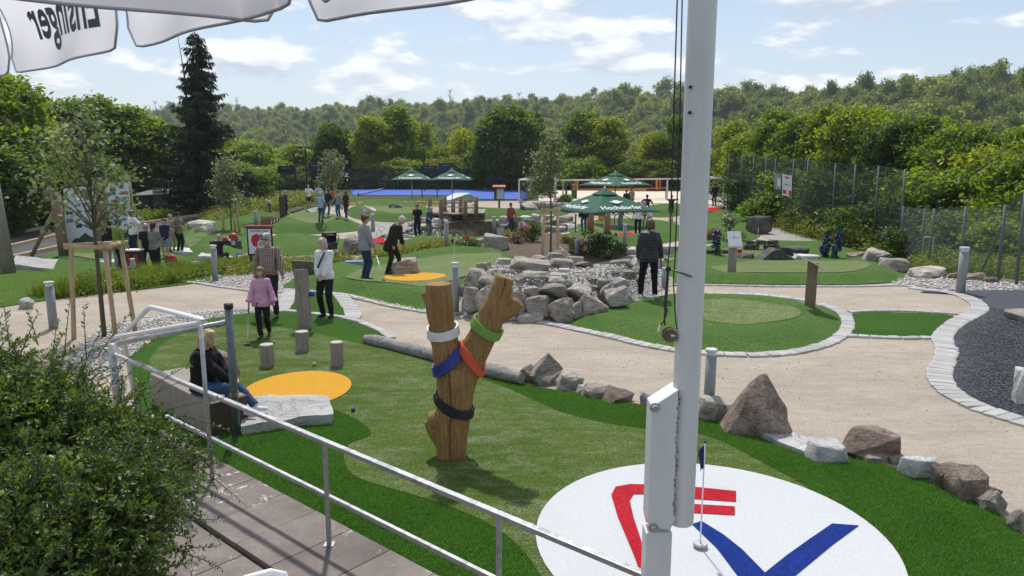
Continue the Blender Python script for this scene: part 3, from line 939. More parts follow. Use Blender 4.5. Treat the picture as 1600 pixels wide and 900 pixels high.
def paver_row(pxs, label, width=0.24, length=0.15, top=0.05, inset=0.0, gap=0.012):
    pts = spline(px2w(pxs), False, 10)
    root = empty('paving_edge', (0, 0, 0), 0, label, None, None, 'structure')
    acc, nxt = 0.0, 0.0
    for a, b in zip(pts[:-1], pts[1:]):
        L = (b - a).length
        while nxt <= acc + L:
            t = (nxt - acc) / max(L, 1e-6)
            p = a.lerp(b, t)
            ang = math.atan2(b.y - a.y, b.x - a.x)
            l = length * prng.uniform(0.9, 1.1)
            o = link_mesh('paver', prng.choice(PAVERS), None, root, (p.x, p.y, G(p.x, p.y) + top - 0.06 + prng.uniform(-.004, .004)),
                          (prng.uniform(-.008, .008), prng.uniform(-.008, .008), ang + prng.uniform(-.03, .03)), (l - gap, width * prng.uniform(0.96, 1.04), 0.12))
            nxt += l
        acc += L
    return root
paver_row([(1430, 452), (1490, 460), (1518, 470), (1531, 483), (1518, 494), (1495, 506), (1478, 520), (1472, 533), (1479, 549), (1475, 566), (1468, 582), (1470, 598), (1488, 617), (1530, 640), (1600, 662), (1680, 690)], 'curving row of grey pavers round the black granulate', 0.34, 0.17)
paver_row([(822, 500), (880, 512), (950, 527), (1010, 541), (1080, 552), (1180, 557), (1257, 549), (1308, 531), (1325, 507), (1308, 486), (1252, 470), (1180, 462), (1105, 460), (1060, 460)], 'grey paver edging round the turf island of the woman in black', 0.24, 0.18)
paver_row([(1040, 447), (1110, 447), (1200, 449), (1330, 449), (1410, 448), (1440, 454)], 'thin pale kerb along the lane beside the fence', 0.14, 0.22)
paver_row([(1332, 489), (1400, 487), (1492, 492)], 'pavers along the rear side of the turf link beside the granulate', 0.16, 0.16)
paver_row([(1332, 527), (1400, 530), (1465, 530)], 'pavers along the front side of the turf link beside the granulate', 0.16, 0.18)
paver_row([(200, 508), (280, 494), (340, 488), (400, 485), (442, 487), (500, 493), (545, 500), (585, 514), (612, 530)], 'pale kerb stones along the rear of the forked log lane', 0.15, 0.22)
paver_row([(438, 488), (447, 476), (450, 462), (456, 456)], 'pavers beside the turf link, towards the elderly man', 0.34, 0.15)
paver_row([(530, 461), (543, 478), (552, 492), (548, 500)], 'pavers beside the turf link, away from the elderly woman', 0.34, 0.15)
paver_row([(452, 454), (500, 458), (545, 463), (600, 478), (665, 490)], 'thin pale kerb along the front of the golfers lane', 0.12, 0.24)
paver_row([(270, 440), (300, 443), (345, 450), (420, 459), (450, 455)], 'thin pale kerb below the bollard pebble bed', 0.10, 0.25)
# ================================================================== STONES
JAG = [(-1.0, -0.5, 0), (1.0, -0.45, 0), (0.95, 0.5, 0), (-0.85, 0.6, 0), (-0.12, -0.15, 1.42), (-0.05, 0.3, 1.4), (0.30, 0.0, 1.78), (0.12, 0.05, 1.70), (0.50, -0.1, 1.50), (0.52, 0.3, 1.35), (-0.42, -0.1, 1.15), (-0.55, -0.42, 0.75), (-0.85, -0.3, 0.45), (0.80, -0.25, 0.85), (0.95, 0.1, 0.4), (0.15, -0.62, 0.9), (-0.35, 0.45, 1.0), (0.5, -0.58, 0.5)]
def rock_mesh(seed, n=18, flat=1.0, squash=(1, 1, 1), rough=0.05, chunky=0.35, pts=None):
    r = random.Random(seed)
    bm = bmesh.new()
    for q in pts or ():
        bm.verts.new(q)
    for _ in range(0 if pts else n):
        v = Vector((r.gauss(0, 1), r.gauss(0, 1), r.gauss(0, 1))).normalized()
        p = chunky + 1.0
        v = Vector([math.copysign(abs(c) ** (1 / p), c) for c in v]) * r.uniform(0.82, 1.0)
        bm.verts.new((v.x * squash[0], v.y * squash[1], v.z * squash[2] * flat))
    res = bmesh.ops.convex_hull(bm, input=bm.verts[:])
    bmesh.ops.delete(bm, geom=[v for v in bm.verts if not v.link_faces], context='VERTS')
    bmesh.ops.dissolve_limit(bm, angle_limit=0.25, verts=bm.verts[:], edges=bm.edges[:])
    bmesh.ops.bevel(bm, geom=bm.edges[:], offset=0.035, segments=1, affect='EDGES', clamp_overlap=True)
    bmesh.ops.triangulate(bm, faces=bm.faces[:])
    bmesh.ops.subdivide_edges(bm, edges=[e for e in bm.edges if e.calc_length() > 0.35], cuts=2, use_grid_fill=True)
    bmesh.ops.triangulate(bm, faces=bm.faces[:])
    off = Vector((seed * 3.1, seed * 1.7, seed * 0.9))
    for v in bm.verts:
        d = v.co.normalized()
        v.co += d * (mnoise.noise(v.co * 2.1 + off) * rough * 2.2 + mnoise.noise(v.co * 6.0 + off) * rough)
    lo = Vector([min(v.co[i] for v in bm.verts) for i in range(3)])
    hi = Vector([max(v.co[i] for v in bm.verts) for i in range(3)])
    for v in bm.verts:
        v.co = Vector([(v.co[i] - lo[i]) / (hi[i] - lo[i]) - (0.5 if i < 2 else 0.0) for i in range(3)])
    me = bpy.data.meshes.new('boulder')
    bm.to_mesh(me)
    bm.free()
    smooth_by_angle(me, 0.30)
    return me
ROCKS = {}
def rock_proto(seed, mat, kind='b'):
    key = (seed, mat, kind)
    if key not in ROCKS:
        if kind == 'b':
            me = rock_mesh(seed)
        elif kind == 'f':      # flat slab-like
            me = rock_mesh(seed, 22, 1.0, (1, 0.8, 0.7), 0.035, 0.9)
        elif kind == 'j':      # one tall leaning peak
            me = rock_mesh(seed, pts=JAG, rough=0.03)
        elif kind == 'p':      # pointed
            me = rock_mesh(seed, 11, 1.3, (1, 0.8, 1.2), 0.04, 0.0)
        else:                  # blocky
            me = rock_mesh(seed, 26, 1.0, (1, 0.9, 0.9), 0.025, 1.6)
        me.materials.append(M[mat])
        ROCKS[key] = me
    return ROCKS[key]
rr = random.Random(77)
def rock_px(x0, y0, x1, y1, mat='rock', kind='b', parent=None, name='boulder', label=None, depth=None, dscale=0.8, seed=None, group=None, base=0.0, sink=0.04, rz=None, tilt=0.0, cat='boulder'):
    """a stone that fills the pixel box; stands on the ground unless a distance is given"""
    cx = (x0 + x1) / 2
    if depth is None:
        p = at(cx, y1, base)
        y = p.y
    else:
        y = depth
    s = 1 / FPX * y / ray(cx, y1).y
    w = (x1 - x0) * s
    hh = hgt(y0, y) - hgt(y1, y)
    p = at_d(cx, y1, y)
    o = link_mesh(name, rock_proto(seed if seed is not None else rr.randrange(7), mat, kind), None, parent,
                  (p.x, y + w * dscale * 0.35, p.z - sink), (rr.uniform(-.05, .05) + tilt, rr.uniform(-.05, .05), rz if rz is not None else rr.choice((0, math.pi)) + rr.uniform(-.25, .25)), (w, w * dscale, hh + sink))
    if label:
        tag(o, label, cat, group)
    return o
# ================================================================== FOREGROUND TERRACE, RAILING
e_dir = Vector((0.756, -0.655, 0))
n_dir = Vector((-0.655, -0.756, 0))
A0 = Vector((-3.2, 7.476, 0))
t = NT('weathered terrace slab')
n = t.noise(1.3, 7, 0.65, 'World')
n2 = t.noise(30, 4, 0.7, 'World')
lich = t.noise(9, 6, 0.75, 'World', dist=0.8)
patchy = t.noise(0.9, 3, 0.5, 'World')
c = t.ramp(n, [(0.3, (0.115, 0.095, 0.088)), (0.5, (0.175, 0.15, 0.14)), (0.72, (0.26, 0.225, 0.205))])
c = t.mix(t.mrange(n2, 0.5, 0.75, 0, 0.35), c, (0.07, 0.06, 0.058))
lf = t.math('MULTIPLY', t.mrange(lich, 0.58, 0.62), t.mrange(patchy, 0.46, 0.56))
c = t.mix(lf, c, (0.55, 0.54, 0.48))
hs = t.n.new('ShaderNodeHueSaturation')
t.l.new(t.mrange(t.oi.outputs['Random'], 0, 1, 0.86, 1.16), hs.inputs['Value'])
t.l.new(c, hs.inputs['Color'])
M['slab'] = t.done(t.bsdf(hs.outputs[0], 0.85, t.bump(t.math('ADD', n, n2), 0.3, 0.01), 0, 0.25))
terr = empty('terrace', A0, 0, 'brown terrace slabs below the steel railing', None, None, 'structure')
srng = random.Random(3)
slab_me = []
for i in range(3):
    b = MB().box((0, 0, 0), (1, 1, 1))
    me = b.mesh('slab')
    me.materials.append(M['slab'])
    slab_me.append(me)
ang = math.atan2(e_dir.y, e_dir.x)
for row in range(4):
    w = 0.78
    for k in range(-2, 14):
        L = 0.52
        c = e_dir * (L * k + (0.22 if row % 2 else 0.07)) + n_dir * (0.01 + w * (row + 0.5) + (0.02 if row else 0))
        o = link_mesh('slab', slab_me[srng.randrange(3)], None, terr, (c.x, c.y, 0.01 + srng.uniform(-.002, .002) - (0.035 if row else 0)), (0, srng.uniform(-.004, .004), ang), (L - 0.008, w - 0.010, 0.12))
        bevel(o, 0.006, 1)
root = empty('railing', (-1.51, 5.628, 0), 0, 'galvanised steel railing with two rails along the terrace', 'railing')
base = Vector((-1.51, 5.628, 0))
P0 = -e_dir * 4.2
P1 = P0 + e_dir * 8.6
for nm, z, w, h in (('top_rail', 0.965, 0.05, 0.035), ('mid_rail', 0.50, 0.035, 0.035)):
    b = MB().bar(Vector((P0.x, P0.y, z)) + (e_dir * 1.3 if nm == 'mid_rail' else Vector()), Vector((P1.x, P1.y, z)), w, h)
    bevel(b.build(nm, M['steel'], root), 0.005, 2)
for q in (Vector((-1.51, 5.628, 0)), Vector((-0.085, 4.395, 0)), Vector((1.34, 3.16, 0))):
    o = MB().bar(q - base + Vector((0, 0, 0.0)), q - base + Vector((0, 0, 0.947)), 0.036, 0.036).build('post', M['steel'], root)
    bevel(o, 0.004, 2)
    MB().box((q.x - base.x, q.y - base.y, 0.074), (0.08, 0.08, 0.006)).build('foot_plate', M['steel'], o)
q = Vector((-2.974, 6.877, 0)) - base
top = at_d(313, 508, 6.86) - base
MB().tube([q, top], 0.021, 12).build('tall_post', M['steel'], root, smooth=True)
q = Vector((P0.x, P0.y, 0))
MB().tube([q, q + Vector((0, 0, 1.08))], 0.045, 14).build('end_post', M['steel'], root, smooth=True)
MB().tube([at_d(182, 537, 8.75) - base, at_d(352, 504, 8.06) - base], 0.030, 12).build('side_rail', M['steel'], root, smooth=True)
p = Vector((-3.17, 8.06, 0))
r2 = empty('gate_post', p, 0, 'tall dark steel tube post with black cap beside the seated girl', 'post')
tp = at_d(357, 478, 8.06) - p
MB().tube([Vector((0, 0, 0)), tp], 0.045, 18).build('tube', M['steel_dark'], r2, smooth=True)
MB().tube([tp - Vector((0, 0, 0.03)), tp + Vector((0, 0, 0.025))], 0.05, 18).build('cap', M['black'], r2, smooth=True)
b = MB().tube([at_d(338, 507, 8.12) - p, at_d(353, 503, 8.08) - p], 0.035, 12)
b.build('clamp', M['black'], r2, smooth=True)
p = at_d(179, 530, 8.7)
r3 = empty('bent_handrail', (p.x, p.y, 0), 0, 'white bent tube handrail above the leafy shrub', 'handrail')
pts = [at_d(179, 527, 8.7), at_d(310, 505, 7.05), at_d(320, 502, 6.98), at_d(314, 499, 7.05), at_d(242, 481, 8.2), at_d(235, 480, 8.28), at_d(230, 483, 8.3), at_d(192, 523, 9.1), Vector((-4.85, 9.1, 0.05))]
MB().tube([v - Vector((p.x, p.y, 0)) for v in pts], 0.028, 12).build('tube', M['white_paint'], r3, smooth=True)
# ================================================================== FLAGPOLE
FPD = 3.4
fx = at_d(1098, 0, FPD).x
zb = hgt(816, FPD)
fp = empty('flagpole', (fx, FPD, 0), 0, 'tall white flagpole hinged on a square steel post', 'flagpole')
MB().tube([(0, 0, zb), (0, 0, zb + 0.004), (0, 0, 2.6), (0, 0, 5.2), (0, 0, 9.5)], [0.058, 0.062, 0.063, 0.064, 0.045], 48).build('pole', M['white_paint'], fp, smooth=True)
smooth_by_angle(fp.children[0].data, 0.7)
pxl = at_d(1033, 700, FPD).x - fx
o = MB().box((pxl - 0.005, 0.0, 0.70), (0.128, 0.11, 1.40)).build('base_post', M['white_paint'], fp)
bevel(o, 0.006, 2)
z_t, z_b = hgt(602, FPD), hgt(815, FPD)
zl = hgt(628, FPD)
xl, xr = at_d(1012, 700, FPD).x - fx, -0.052
b = MB()
prof = [(xl, z_b + 0.03), (xl + 0.02, z_b), (xl + 0.11, z_b - 0.012), (xl + 0.135, z_b + 0.05), (xr, z_b + 0.06), (xr, z_t), (xl + 0.02, zl + 0.012), (xl, zl)]
vs = [(x, -0.067, z) for x, z in prof] + [(x, 0.067, z) for x, z in prof]
n_ = len(prof)
b.add(vs, [tuple(range(n_)), tuple(reversed(range(n_, 2 * n_)))] + [(i, i + n_, (i + 1) % n_ + n_, (i + 1) % n_) for i in range(n_)])
o = b.build('hinge_plate', M['white_paint'], fp)
bevel(o, 0.004, 2)
t = NT('rust grime')
n = t.noise(40, 4, 0.75)
M['grime'] = t.done(t.bsdf(t.ramp(n, [(0.4, (0.10, 0.075, 0.055)), (0.6, (0.42, 0.40, 0.38))]), 0.9))
for px_, py_ in ((1023, 637), (1021, 825)):
    c = at_d(px_, py_, FPD - 0.07)
    o = MB().tube([(c.x - fx, -0.067, c.z), (c.x - fx, -0.07, c.z)], 0.024, 20).build('washer', M['alu'], fp)
    o = MB().tube([(c.x - fx, -0.07, c.z), (c.x - fx, -0.088, c.z)], 0.0165, 6).build('bolt', M['alu'], fp)
    bevel(o, 0.002, 1)
b = MB()
wr = random.Random(5)
for i in range(26):
    z = lerp(z_b + 0.08, z_t - 0.02, i / 25)
    b.ell((xr + wr.uniform(-.004, .006), -0.066, z), (wr.uniform(.003, .006), 0.004, wr.uniform(.008, .018)), nu=6, nv=4)
b.build('weld_seam', M['grime'], fp)
for px_, py_ in ((1078, 136), (1077, 176)):
    c = at_d(px_, py_, FPD - 0.05)
    o = MB().tube([(c.x - fx, -0.045, c.z), (c.x - fx, -0.062, c.z)], 0.007, 8).build('screw', M['black'], fp)
rp = empty('flag_halyard', (fx - 0.12, FPD, 0), 0, 'pair of dark flag ropes with hook and counterweight beside the flagpole', 'rope')
ox = fx - 0.12
def L_(px_, py_, y=FPD - 0.02):
    v = at_d(px_, py_, y)
    return Vector((v.x - ox, v.y - FPD, v.z))
MB().tube([L_(1060, -60), L_(1052, 200), L_(1047, 380), L_(1043, 418)], 0.0032, 6).build('rope', M['cord'], rp)
MB().tube([L_(1067, -60), L_(1062, 200), L_(1055, 400), L_(1052, 440), L_(1057, 515)], 0.003, 6).build('rope', M['cord'], rp)
MB().tube([L_(1044, 420), L_(1041, 460), L_(1039, 480), L_(1041, 484), L_(1038, 500), L_(1039, 508)], [0.006, 0.0075, 0.007, 0.009, 0.004, 0.005], 8).build('tied_rope', M['cord'], rp)
MB().tube([L_(1038, 500), L_(1033, 508), L_(1030, 512)], 0.003, 6).build('loose_end', M['cord'], rp)
MB().tube([L_(1031, 508), L_(1029, 518)], [0.004, 0.007], 8).build('snap_hook', M['white'], rp)
c = L_(1044, 420)
MB().ell(c, (0.013, 0.013, 0.014)).build('rope_ball', M['black'], rp, smooth=True)
MB().tube([c, L_(1060, 425), L_(1080, 432, FPD - 0.08)], 0.0045, 8).build('hook', M['steel_dark'], rp, smooth=True)
M['rust'] = plain('rusty brown metal', (0.16, 0.105, 0.075), 0.8, 0.3, 30, 0.3)
c = L_(1046, 523)
o = MB().tube([c + Vector((0, 0.022, 0)), c + Vector((0, 0.015, 0)), c + Vector((0, 0.012, 0)), c + Vector((0, -0.012, 0)), c + Vector((0, -0.015, 0)), c + Vector((0, -0.022, 0))], [0.032, 0.034, 0.026, 0.026, 0.034, 0.032], 24).build('pulley', M['rust'], rp)
MB().tube([c + Vector((0, -0.026, 0)), L_(1062, 524)], 0.008, 8).build('pulley_arm', M['alu'], rp, smooth=True)
# ================================================================== FORKED LOG WITH BANDS
FY = 7.47
fo = Vector((-0.62, FY, 0.07))
fl = empty('forked_log', fo, 0, 'upright forked oak log with five coloured bands on the near lane', 'log')
def W_(px_, py_, dy=0.0):
    v = at_d(px_, py_, FY + dy)
    return v - fo
S_ = FY / FPX
b = MB()
def limb(pts, radii, n=20):
    b.tube([W_(*p) for p in pts], [r * S_ for r in radii], n)
limb([(705, 735), (705, 715), (706, 690), (708, 660), (711, 620), (714, 590), (713, 570)], [26, 25, 25.5, 27, 30, 33, 31])
limb([(714, 600), (702, 565), (695, 535), (690, 505), (687, 480), (685, 443)], [29, 26, 22, 20.5, 22, 20])
limb([(716, 605), (732, 568), (747, 538), (762, 508), (773, 480), (782, 455), (790, 432)], [25, 25, 23.5, 22, 20, 18, 15.5], 18)
limb([(775, 497), (792, 487), (812, 472)], [13, 13, 10.5], 12)
limb([(688, 660), (676, 655), (668, 654)], [17, 15, 11], 12)
limb([(692, 690), (680, 672), (670, 655)], [15, 13, 10], 12)
limb([(680, 488), (668, 470), (661, 457)], [10, 7, 4], 10)
o = b.build('trunk', M['wood_fork'], fl)
fork_trunk = o
m = o.modifiers.new('remesh', 'REMESH')
m.mode, m.voxel_size, m.use_smooth_shade = 'VOXEL', 0.016, True
tx = bpy.data.textures.new('log_relief', 'CLOUDS')
tx.noise_scale = 0.16
dm = o.modifiers.new('relief', 'DISPLACE')
dm.texture, dm.strength, dm.texture_coords = tx, 0.02, 'LOCAL'
M['crack'] = plain('dark crack', (0.02, 0.012, 0.006), 0.9, 0.1)
cb = MB().tube([W_(704, 716, -.166), W_(703, 680, -.172), W_(704, 640, -.20), W_(702, 600, -.214), W_(701, 570, -.19), W_(700, 545, -.165)], [0.002, 0.005, 0.004, 0.005, 0.004, 0.001], 5)
cb.build('crack', M['crack'], fl)
MB().tube([W_(790, 436, -.105), W_(787, 452, -.12), W_(781, 470, -.13)], [0.004, 0.003, 0.001], 5).build('crack', M['crack'], fl)
def band(c, axis, r, h, mat, name='band', seed=0, wave=0.0):
    """a painted timber collar that hugs the log"""
    axis = Vector(axis).normalized()
    q = axis.to_track_quat('Z', 'Y').to_matrix()
    rg = random.Random(seed)
    n, k = 40, 6
    vs, fs = [], []
    for i in range(n):
        a = 2 * math.pi * i / n
        d = Vector((math.cos(a), math.sin(a), 0))
        e = rg.uniform(-.006, .006)
        for j_ in range(k + 1):
            z = h * (j_ / k - 0.5) * (1 + e * 8) + wave * math.sin(a * 2 + seed)
            vs.append(c + q @ (d * r * 1.12 + Vector((0, 0, z))))
    for i in range(n):
        for j_ in range(k):
            a0, a1 = i * (k + 1) + j_, ((i + 1) % n) * (k + 1) + j_
            fs.append((a0, a1, a1 + 1, a0 + 1))
    o = MB().add(vs, fs).build(name, mat, fl, smooth=False)
    sw = o.modifiers.new('hug', 'SHRINKWRAP')
    sw.target, sw.offset, sw.wrap_method = fork_trunk, 0.012, 'NEAREST_SURFACEPOINT'
    sw.wrap_mode = 'ABOVE_SURFACE'
    sm = o.modifiers.new('even', 'SMOOTH')
    sm.iterations, sm.factor = 3, 0.4
    so = o.modifiers.new('thick', 'SOLIDIFY')
    so.thickness, so.offset = 0.024, 1.0
    bevel(o, 0.005, 2, 0.7)
    return o
BW = {'w': plain('white wood paint', (0.62, 0.62, 0.60), 0.55, 0.08, 12), 'g': plain('lime green wood paint', (0.14, 0.29, 0.035), 0.5, 0.08, 12),
      'b': plain('blue wood paint', (0.012, 0.035, 0.24), 0.5, 0.1, 12), 'o': plain('orange red wood paint', (0.58, 0.085, 0.03), 0.5, 0.08, 12),
      'k': plain('black wood paint', (0.014, 0.015, 0.018), 0.5, 0.1, 12)}
band(W_(689, 517), (-0.10, -0.22, 1), 22 * S_, 0.105, BW['w'], seed=1)
band(W_(767, 514), (0.55, -0.25, 1), 22 * S_, 0.105, BW['g'], seed=2)
band(W_(697, 562), (-0.75, -0.12, 1), 29 * S_, 0.12, BW['b'], seed=3)
band(W_(748, 566), (1.3, -0.25, 0.95), 25 * S_, 0.09, BW['o'], seed=4)
band(W_(707, 630), (0.42, -0.12, 1), 31 * S_, 0.11, BW['k'], seed=5)
# ================================================================== LANE FURNITURE
def stump(px_, py_, w, h, label, lean=(0, 0)):
    p = at(px_, py_, 0.08)
    s = p.y / FPX
    r_ = w / 2 * s
    hh = h * s
    root = empty('wooden_stump', p - Vector((0, -r_, 0.0)), rr.uniform(0, 6), label, 'stump', 'three stumps on the near lane')
    rg = random.Random(px_)
    b = MB().tube([(0, 0, -0.05), (0, 0, hh * 0.4), (lean[0], lean[1], hh - 0.012)], [r_ * 1.02, r_, r_], 24, cap=True, jitter=0.03, rng=rg)
    b.build('trunk_section', M['wood_grey'], root, smooth=False)
    smooth_by_angle(root.children[0].data, 0.7)
    MB().tube([(lean[0], lean[1], hh - 0.012), (lean[0], lean[1], hh)], [r_ * 0.99, r_ * 0.94], 24, jitter=0.02, rng=rg).build('end_grain', M['wood_end'], root)
    return root
t = NT('sawn end grain')
n = t.voro(1.0, 'F1')
rings = t.n.new('ShaderNodeTexWave')
rings.wave_type, rings.rings_direction = 'RINGS', 'Z'
rings.inputs['Scale'].default_value = 18
rings.inputs['Distortion'].default_value = 2.5
t.l.new(t.tc.outputs['Object'], rings.inputs['Vector'])
c = t.ramp(rings.outputs['Fac'], [(0.2, (0.36, 0.33, 0.285)), (0.8, (0.46, 0.43, 0.375))])
M['wood_end'] = t.done(t.bsdf(c, 0.85))
stump(415, 575, 22, 37, 'squat grey stump nearest the girl in pink')
stump(470, 551, 21, 33, 'grey stump in front of the sign post, second of three')
stump(525, 574, 20, 40, 'slim grey stump farthest from the girl in pink')
def golf_ball(px_, py_, mat, label, r_=0.0215, z=None, base=0.08):
    p = at(px_, py_, base)
    o = MB().ell((0, 0, 0), r_, nu=20, nv=12).build('golf_ball', mat, None, smooth=True)
    o.location = (p.x, p.y, (top_at(p.x, p.y) + r_ + 0.004) if z is None else z)
    return tag(o, label, 'ball')
golf_ball(491, 572, plain('salmon ball', (0.62, 0.28, 0.18), 0.3, 0.03), 'salmon orange golf ball between the stumps', 0.028)
golf_ball(552, 644, plain('navy ball', (0.02, 0.035, 0.07), 0.3, 0.03), 'dark blue golf ball beyond the orange disc', 0.028)
def round_post(px_, py_, w, h, name, label, mat='wood_brown', cat='post', base=0.08, lean=0.0, board=None, rz=0.0):
    p = at(px_, py_, base)
    s = p.y / FPX / ray(px_, py_).y
    r_ = w / 2 * s
    hh = hgt(py_ - h, p.y) - p.z
    root = empty(name, p, 0, label, cat)
    rg = random.Random(px_ + py_)
    b = MB().tube([(0, 0, -0.1), (lean * 0.5, 0, hh * 0.5), (lean, 0, hh)], [r_ * 1.04, r_, r_ * 0.97], 22, jitter=0.02, rng=rg)
    o = b.build('post', M[mat], root)
    smooth_by_angle(o.data, 0.6)
    return root, r_, hh
sg, r_, hh = round_post(477, 513, 22, 93, 'sign_post', 'round wooden post with tilted board seen from behind between the elderly couple', 'wood_grey', 'sign', lean=-0.03)
M['plate'] = plain('olive grey plate', (0.13, 0.135, 0.10), 0.6, 0.08)
Mt = Matrix.Rotation(R(-38), 3, 'X') @ Matrix.Rotation(R(2), 3, 'Z')
MB().box((0.0, 0.06, hh + 0.01), (0.40, 0.012, 0.30), M=Matrix.Rotation(R(3), 3, 'Y') @ Matrix.Rotation(R(22), 3, 'X')).build('board', M['plate'], sg)
MB().box((0, 0.03, hh - 0.03), (0.10, 0.02, 0.16)).build('bracket', M['steel_dark'], sg)
c = at_d(488, 459, sg.location.y) - sg.location
o = MB().ell(c, 0.055, nu=22, nv=14).build('marker_ball', plain('glossy blue ball', (0.012, 0.07, 0.30), 0.25, 0.03), sg, smooth=True)
MB().tube([(r_ * 0.8, 0, c.z), c], 0.008, 8).build('ball_pin', M['steel'], sg)
a, b_ = at(572, 537, 0.05), at(815, 598, 0.05)
root = empty('edge_log', a, 0, 'long grey barkless log lying between the near lane and the path', 'log')
d = b_ - a
b = MB()
pts, rads = [], []
lr = random.Random(8)
for i in range(15):
    f = i / 14
    q = d * f
    q += Vector((lr.uniform(-.012, .012), lr.uniform(-.012, .012) + 0.05 * math.sin(f * 5), 0.085 + lr.uniform(-.008, .008)))
    pts.append(q)
    rads.append((0.105 if i not in (0, 14) else 0.075) * lerp(1.0, 1.02, f) + lr.uniform(-.005, .005))
b.tube(pts, rads, 18, jitter=0.03, rng=lr)
o = b.build('log_body', M['log_grey'], root)
smooth_by_angle(o.data, 0.8)
rock_px(812, 572, 842, 600, 'rock_red', 'b', label='small red brown stone at the end of the grey log', seed=2)
rock_px(822, 557, 882, 603, 'rock', 'p', label='grey triangular boulder beside the grey log', seed=1)
rock_px(868, 583, 915, 612, 'rock', 'b', label='pale grey rounded stone next to the triangular boulder', seed=3)
rock_px(900, 603, 920, 618, 'rock_white', 'b', label='small white stone in the lane edge', seed=4)
rock_px(908, 606, 955, 626, 'rock_tan', 'f', label='flat pinkish stone sunk in the lane edge', seed=5)
rock_px(940, 608, 997, 634, 'rock_red', 'p', label='low red brown wedge stone left of the flagpole', seed=3)
rock_px(1000, 614, 1022, 634, 'rock_white', 'b', label='pale stone half hidden by the flagpole plate', seed=6)
rock_px(1085, 622, 1137, 660, 'rock', 'f', label='grey block stone just right of the flagpole', seed=2)
rock_px(1126, 590, 1243, 684, 'rock_red', 'j', label='large jagged red brown boulder by the path bollard', seed=5, dscale=0.6, rz=0.0)
rock_px(1120, 636, 1160, 664, 'rock_red', 'b', label='small brown rock at the foot of the jagged boulder', seed=1)
def slab_px(pxs, hgt_, mat, name, label, cat='stone slab', jit=0.03, z=0.0, seed=0):
    w = px2w(pxs, z if z else None)
    c0 = sum(w, Vector()) / len(w)
    rg = random.Random(seed)
    bm = bmesh.new()
    lo = [bm.verts.new((p.x - c0.x, p.y - c0.y, -0.05)) for p in w]
    hi = [bm.verts.new((p.x - c0.x, p.y - c0.y, hgt_ + rg.uniform(-jit, jit) * 0.5)) for p in w]
    bm.faces.new(hi)
    bm.faces.new(list(reversed(lo)))
    for i in range(len(w)):
        j = (i + 1) % len(w)
        bm.faces.new((lo[i], lo[j], hi[j], hi[i]))
    bmesh.ops.recalc_face_normals(bm, faces=bm.faces[:])
    bmesh.ops.triangulate(bm, faces=bm.faces[:])
    bmesh.ops.subdivide_edges(bm, edges=[e for e in bm.edges if e.calc_length() > 0.12], cuts=4, use_grid_fill=True)
    bmesh.ops.triangulate(bm, faces=bm.faces[:])
    for v in bm.verts:
        nn = mnoise.noise_vector(v.co * 3.0 + Vector((seed, 0, 0)))
        n2 = mnoise.noise_vector(v.co * 11.0)
        v.co += nn * jit * 0.8 + n2 * jit * 0.35
    me = bpy.data.meshes.new(name)
    bm.to_mesh(me)
    bm.free()
    smooth_by_angle(me, 0.5)
    o = link_mesh(name, me, M[mat], None, c0)
    return tag(o, label, cat)
slab_px([(1150, 668), (1190, 663), (1285, 700), (1268, 718), (1220, 700)], 0.06, 'rock_white', 'stone_slab', 'long pale flat slab edging the lane below the jagged boulder', seed=3)
rock_px(1265, 696, 1330, 730, 'rock_white', 'f', label='pale grey flat topped stone on the lane corner', seed=4)
rock_px(1328, 678, 1415, 722, 'rock_red', 'b', label='large red brown boulder standing behind the edge stones', seed=4)
rock_px(1350, 708, 1393, 725, 'rock_tan', 'f', label='thin tan edge stone before the red brown boulder', seed=1)
rock_px(1390, 714, 1418, 728, 'rock', 'f', label='small grey edge stone right of the tan one', seed=2)
rock_px(1412, 715, 1472, 750, 'rock_white', 'b', label='grey white speckled edge stone', seed=0)
rock_px(1465, 730, 1510, 768, 'rock_red', 'k', label='purple brown block with a dark split', seed=3)
rock_px(1490, 737, 1545, 784, 'rock_red', 'k', label='rust brown cube stone in the edge row', seed=1)
rock_px(1535, 760, 1565, 780, 'rock_red', 'b', label='small brown stone behind the rust cube', seed=6)
rock_px(1536, 772, 1580, 805, 'rock', 'b', label='grey edge stone with white vein', seed=5)
rock_px(1576, 796, 1606, 832, 'rock', 'b', label='pale stone at the far end of the edge row', seed=2)
rock_px(1594, 577, 1650, 640, 'rock_white', 'b', label='pale boulder standing in the black granulate', seed=4)
rock_px(1588, 488, 1650, 510, 'rock_tan', 'k', label='brown block lying on the black granulate', seed=2)
p = at(1094, 854, 0.1)
p.z = 0.13
root = empty('hole_flag', p, 0, 'small dark blue hole flag standing on the white disc', 'flag')
MB().tube([(0, 0, 0), (0.0, 0.0, 0.86)], 0.006, 8).build('stick', M['white'], root, smooth=True)
M['flag_blue'] = plain('navy flag cloth', (0.012, 0.016, 0.11), 0.7, 0.1)
b = MB()
rows = 8
vs, fs = [], []
for i in range(rows + 1):
    f = i / rows
    for s_ in range(4):
        g = s_ / 3
        vs.append((-0.002 - 0.045 * g * (0.75 + 0.25 * math.sin(f * 5)), 0.02 * math.sin(g * 7 + f * 3) * g - 0.004, 0.84 - 0.19 * f - 0.02 * g))
for i in range(rows):
    for s_ in range(3):
        k_ = i * 4 + s_
        fs.append((k_, k_ + 1, k_ + 5, k_ + 4))
o = MB().add(vs, fs).build('cloth', M['flag_blue'], root, smooth=True)
so = o.modifiers.new('thick', 'SOLIDIFY')
so.thickness = 0.006
MB().ell((0, 0, 0.866), (0.011, 0.011, 0.012)).build('finial', M['black'], root, smooth=True)
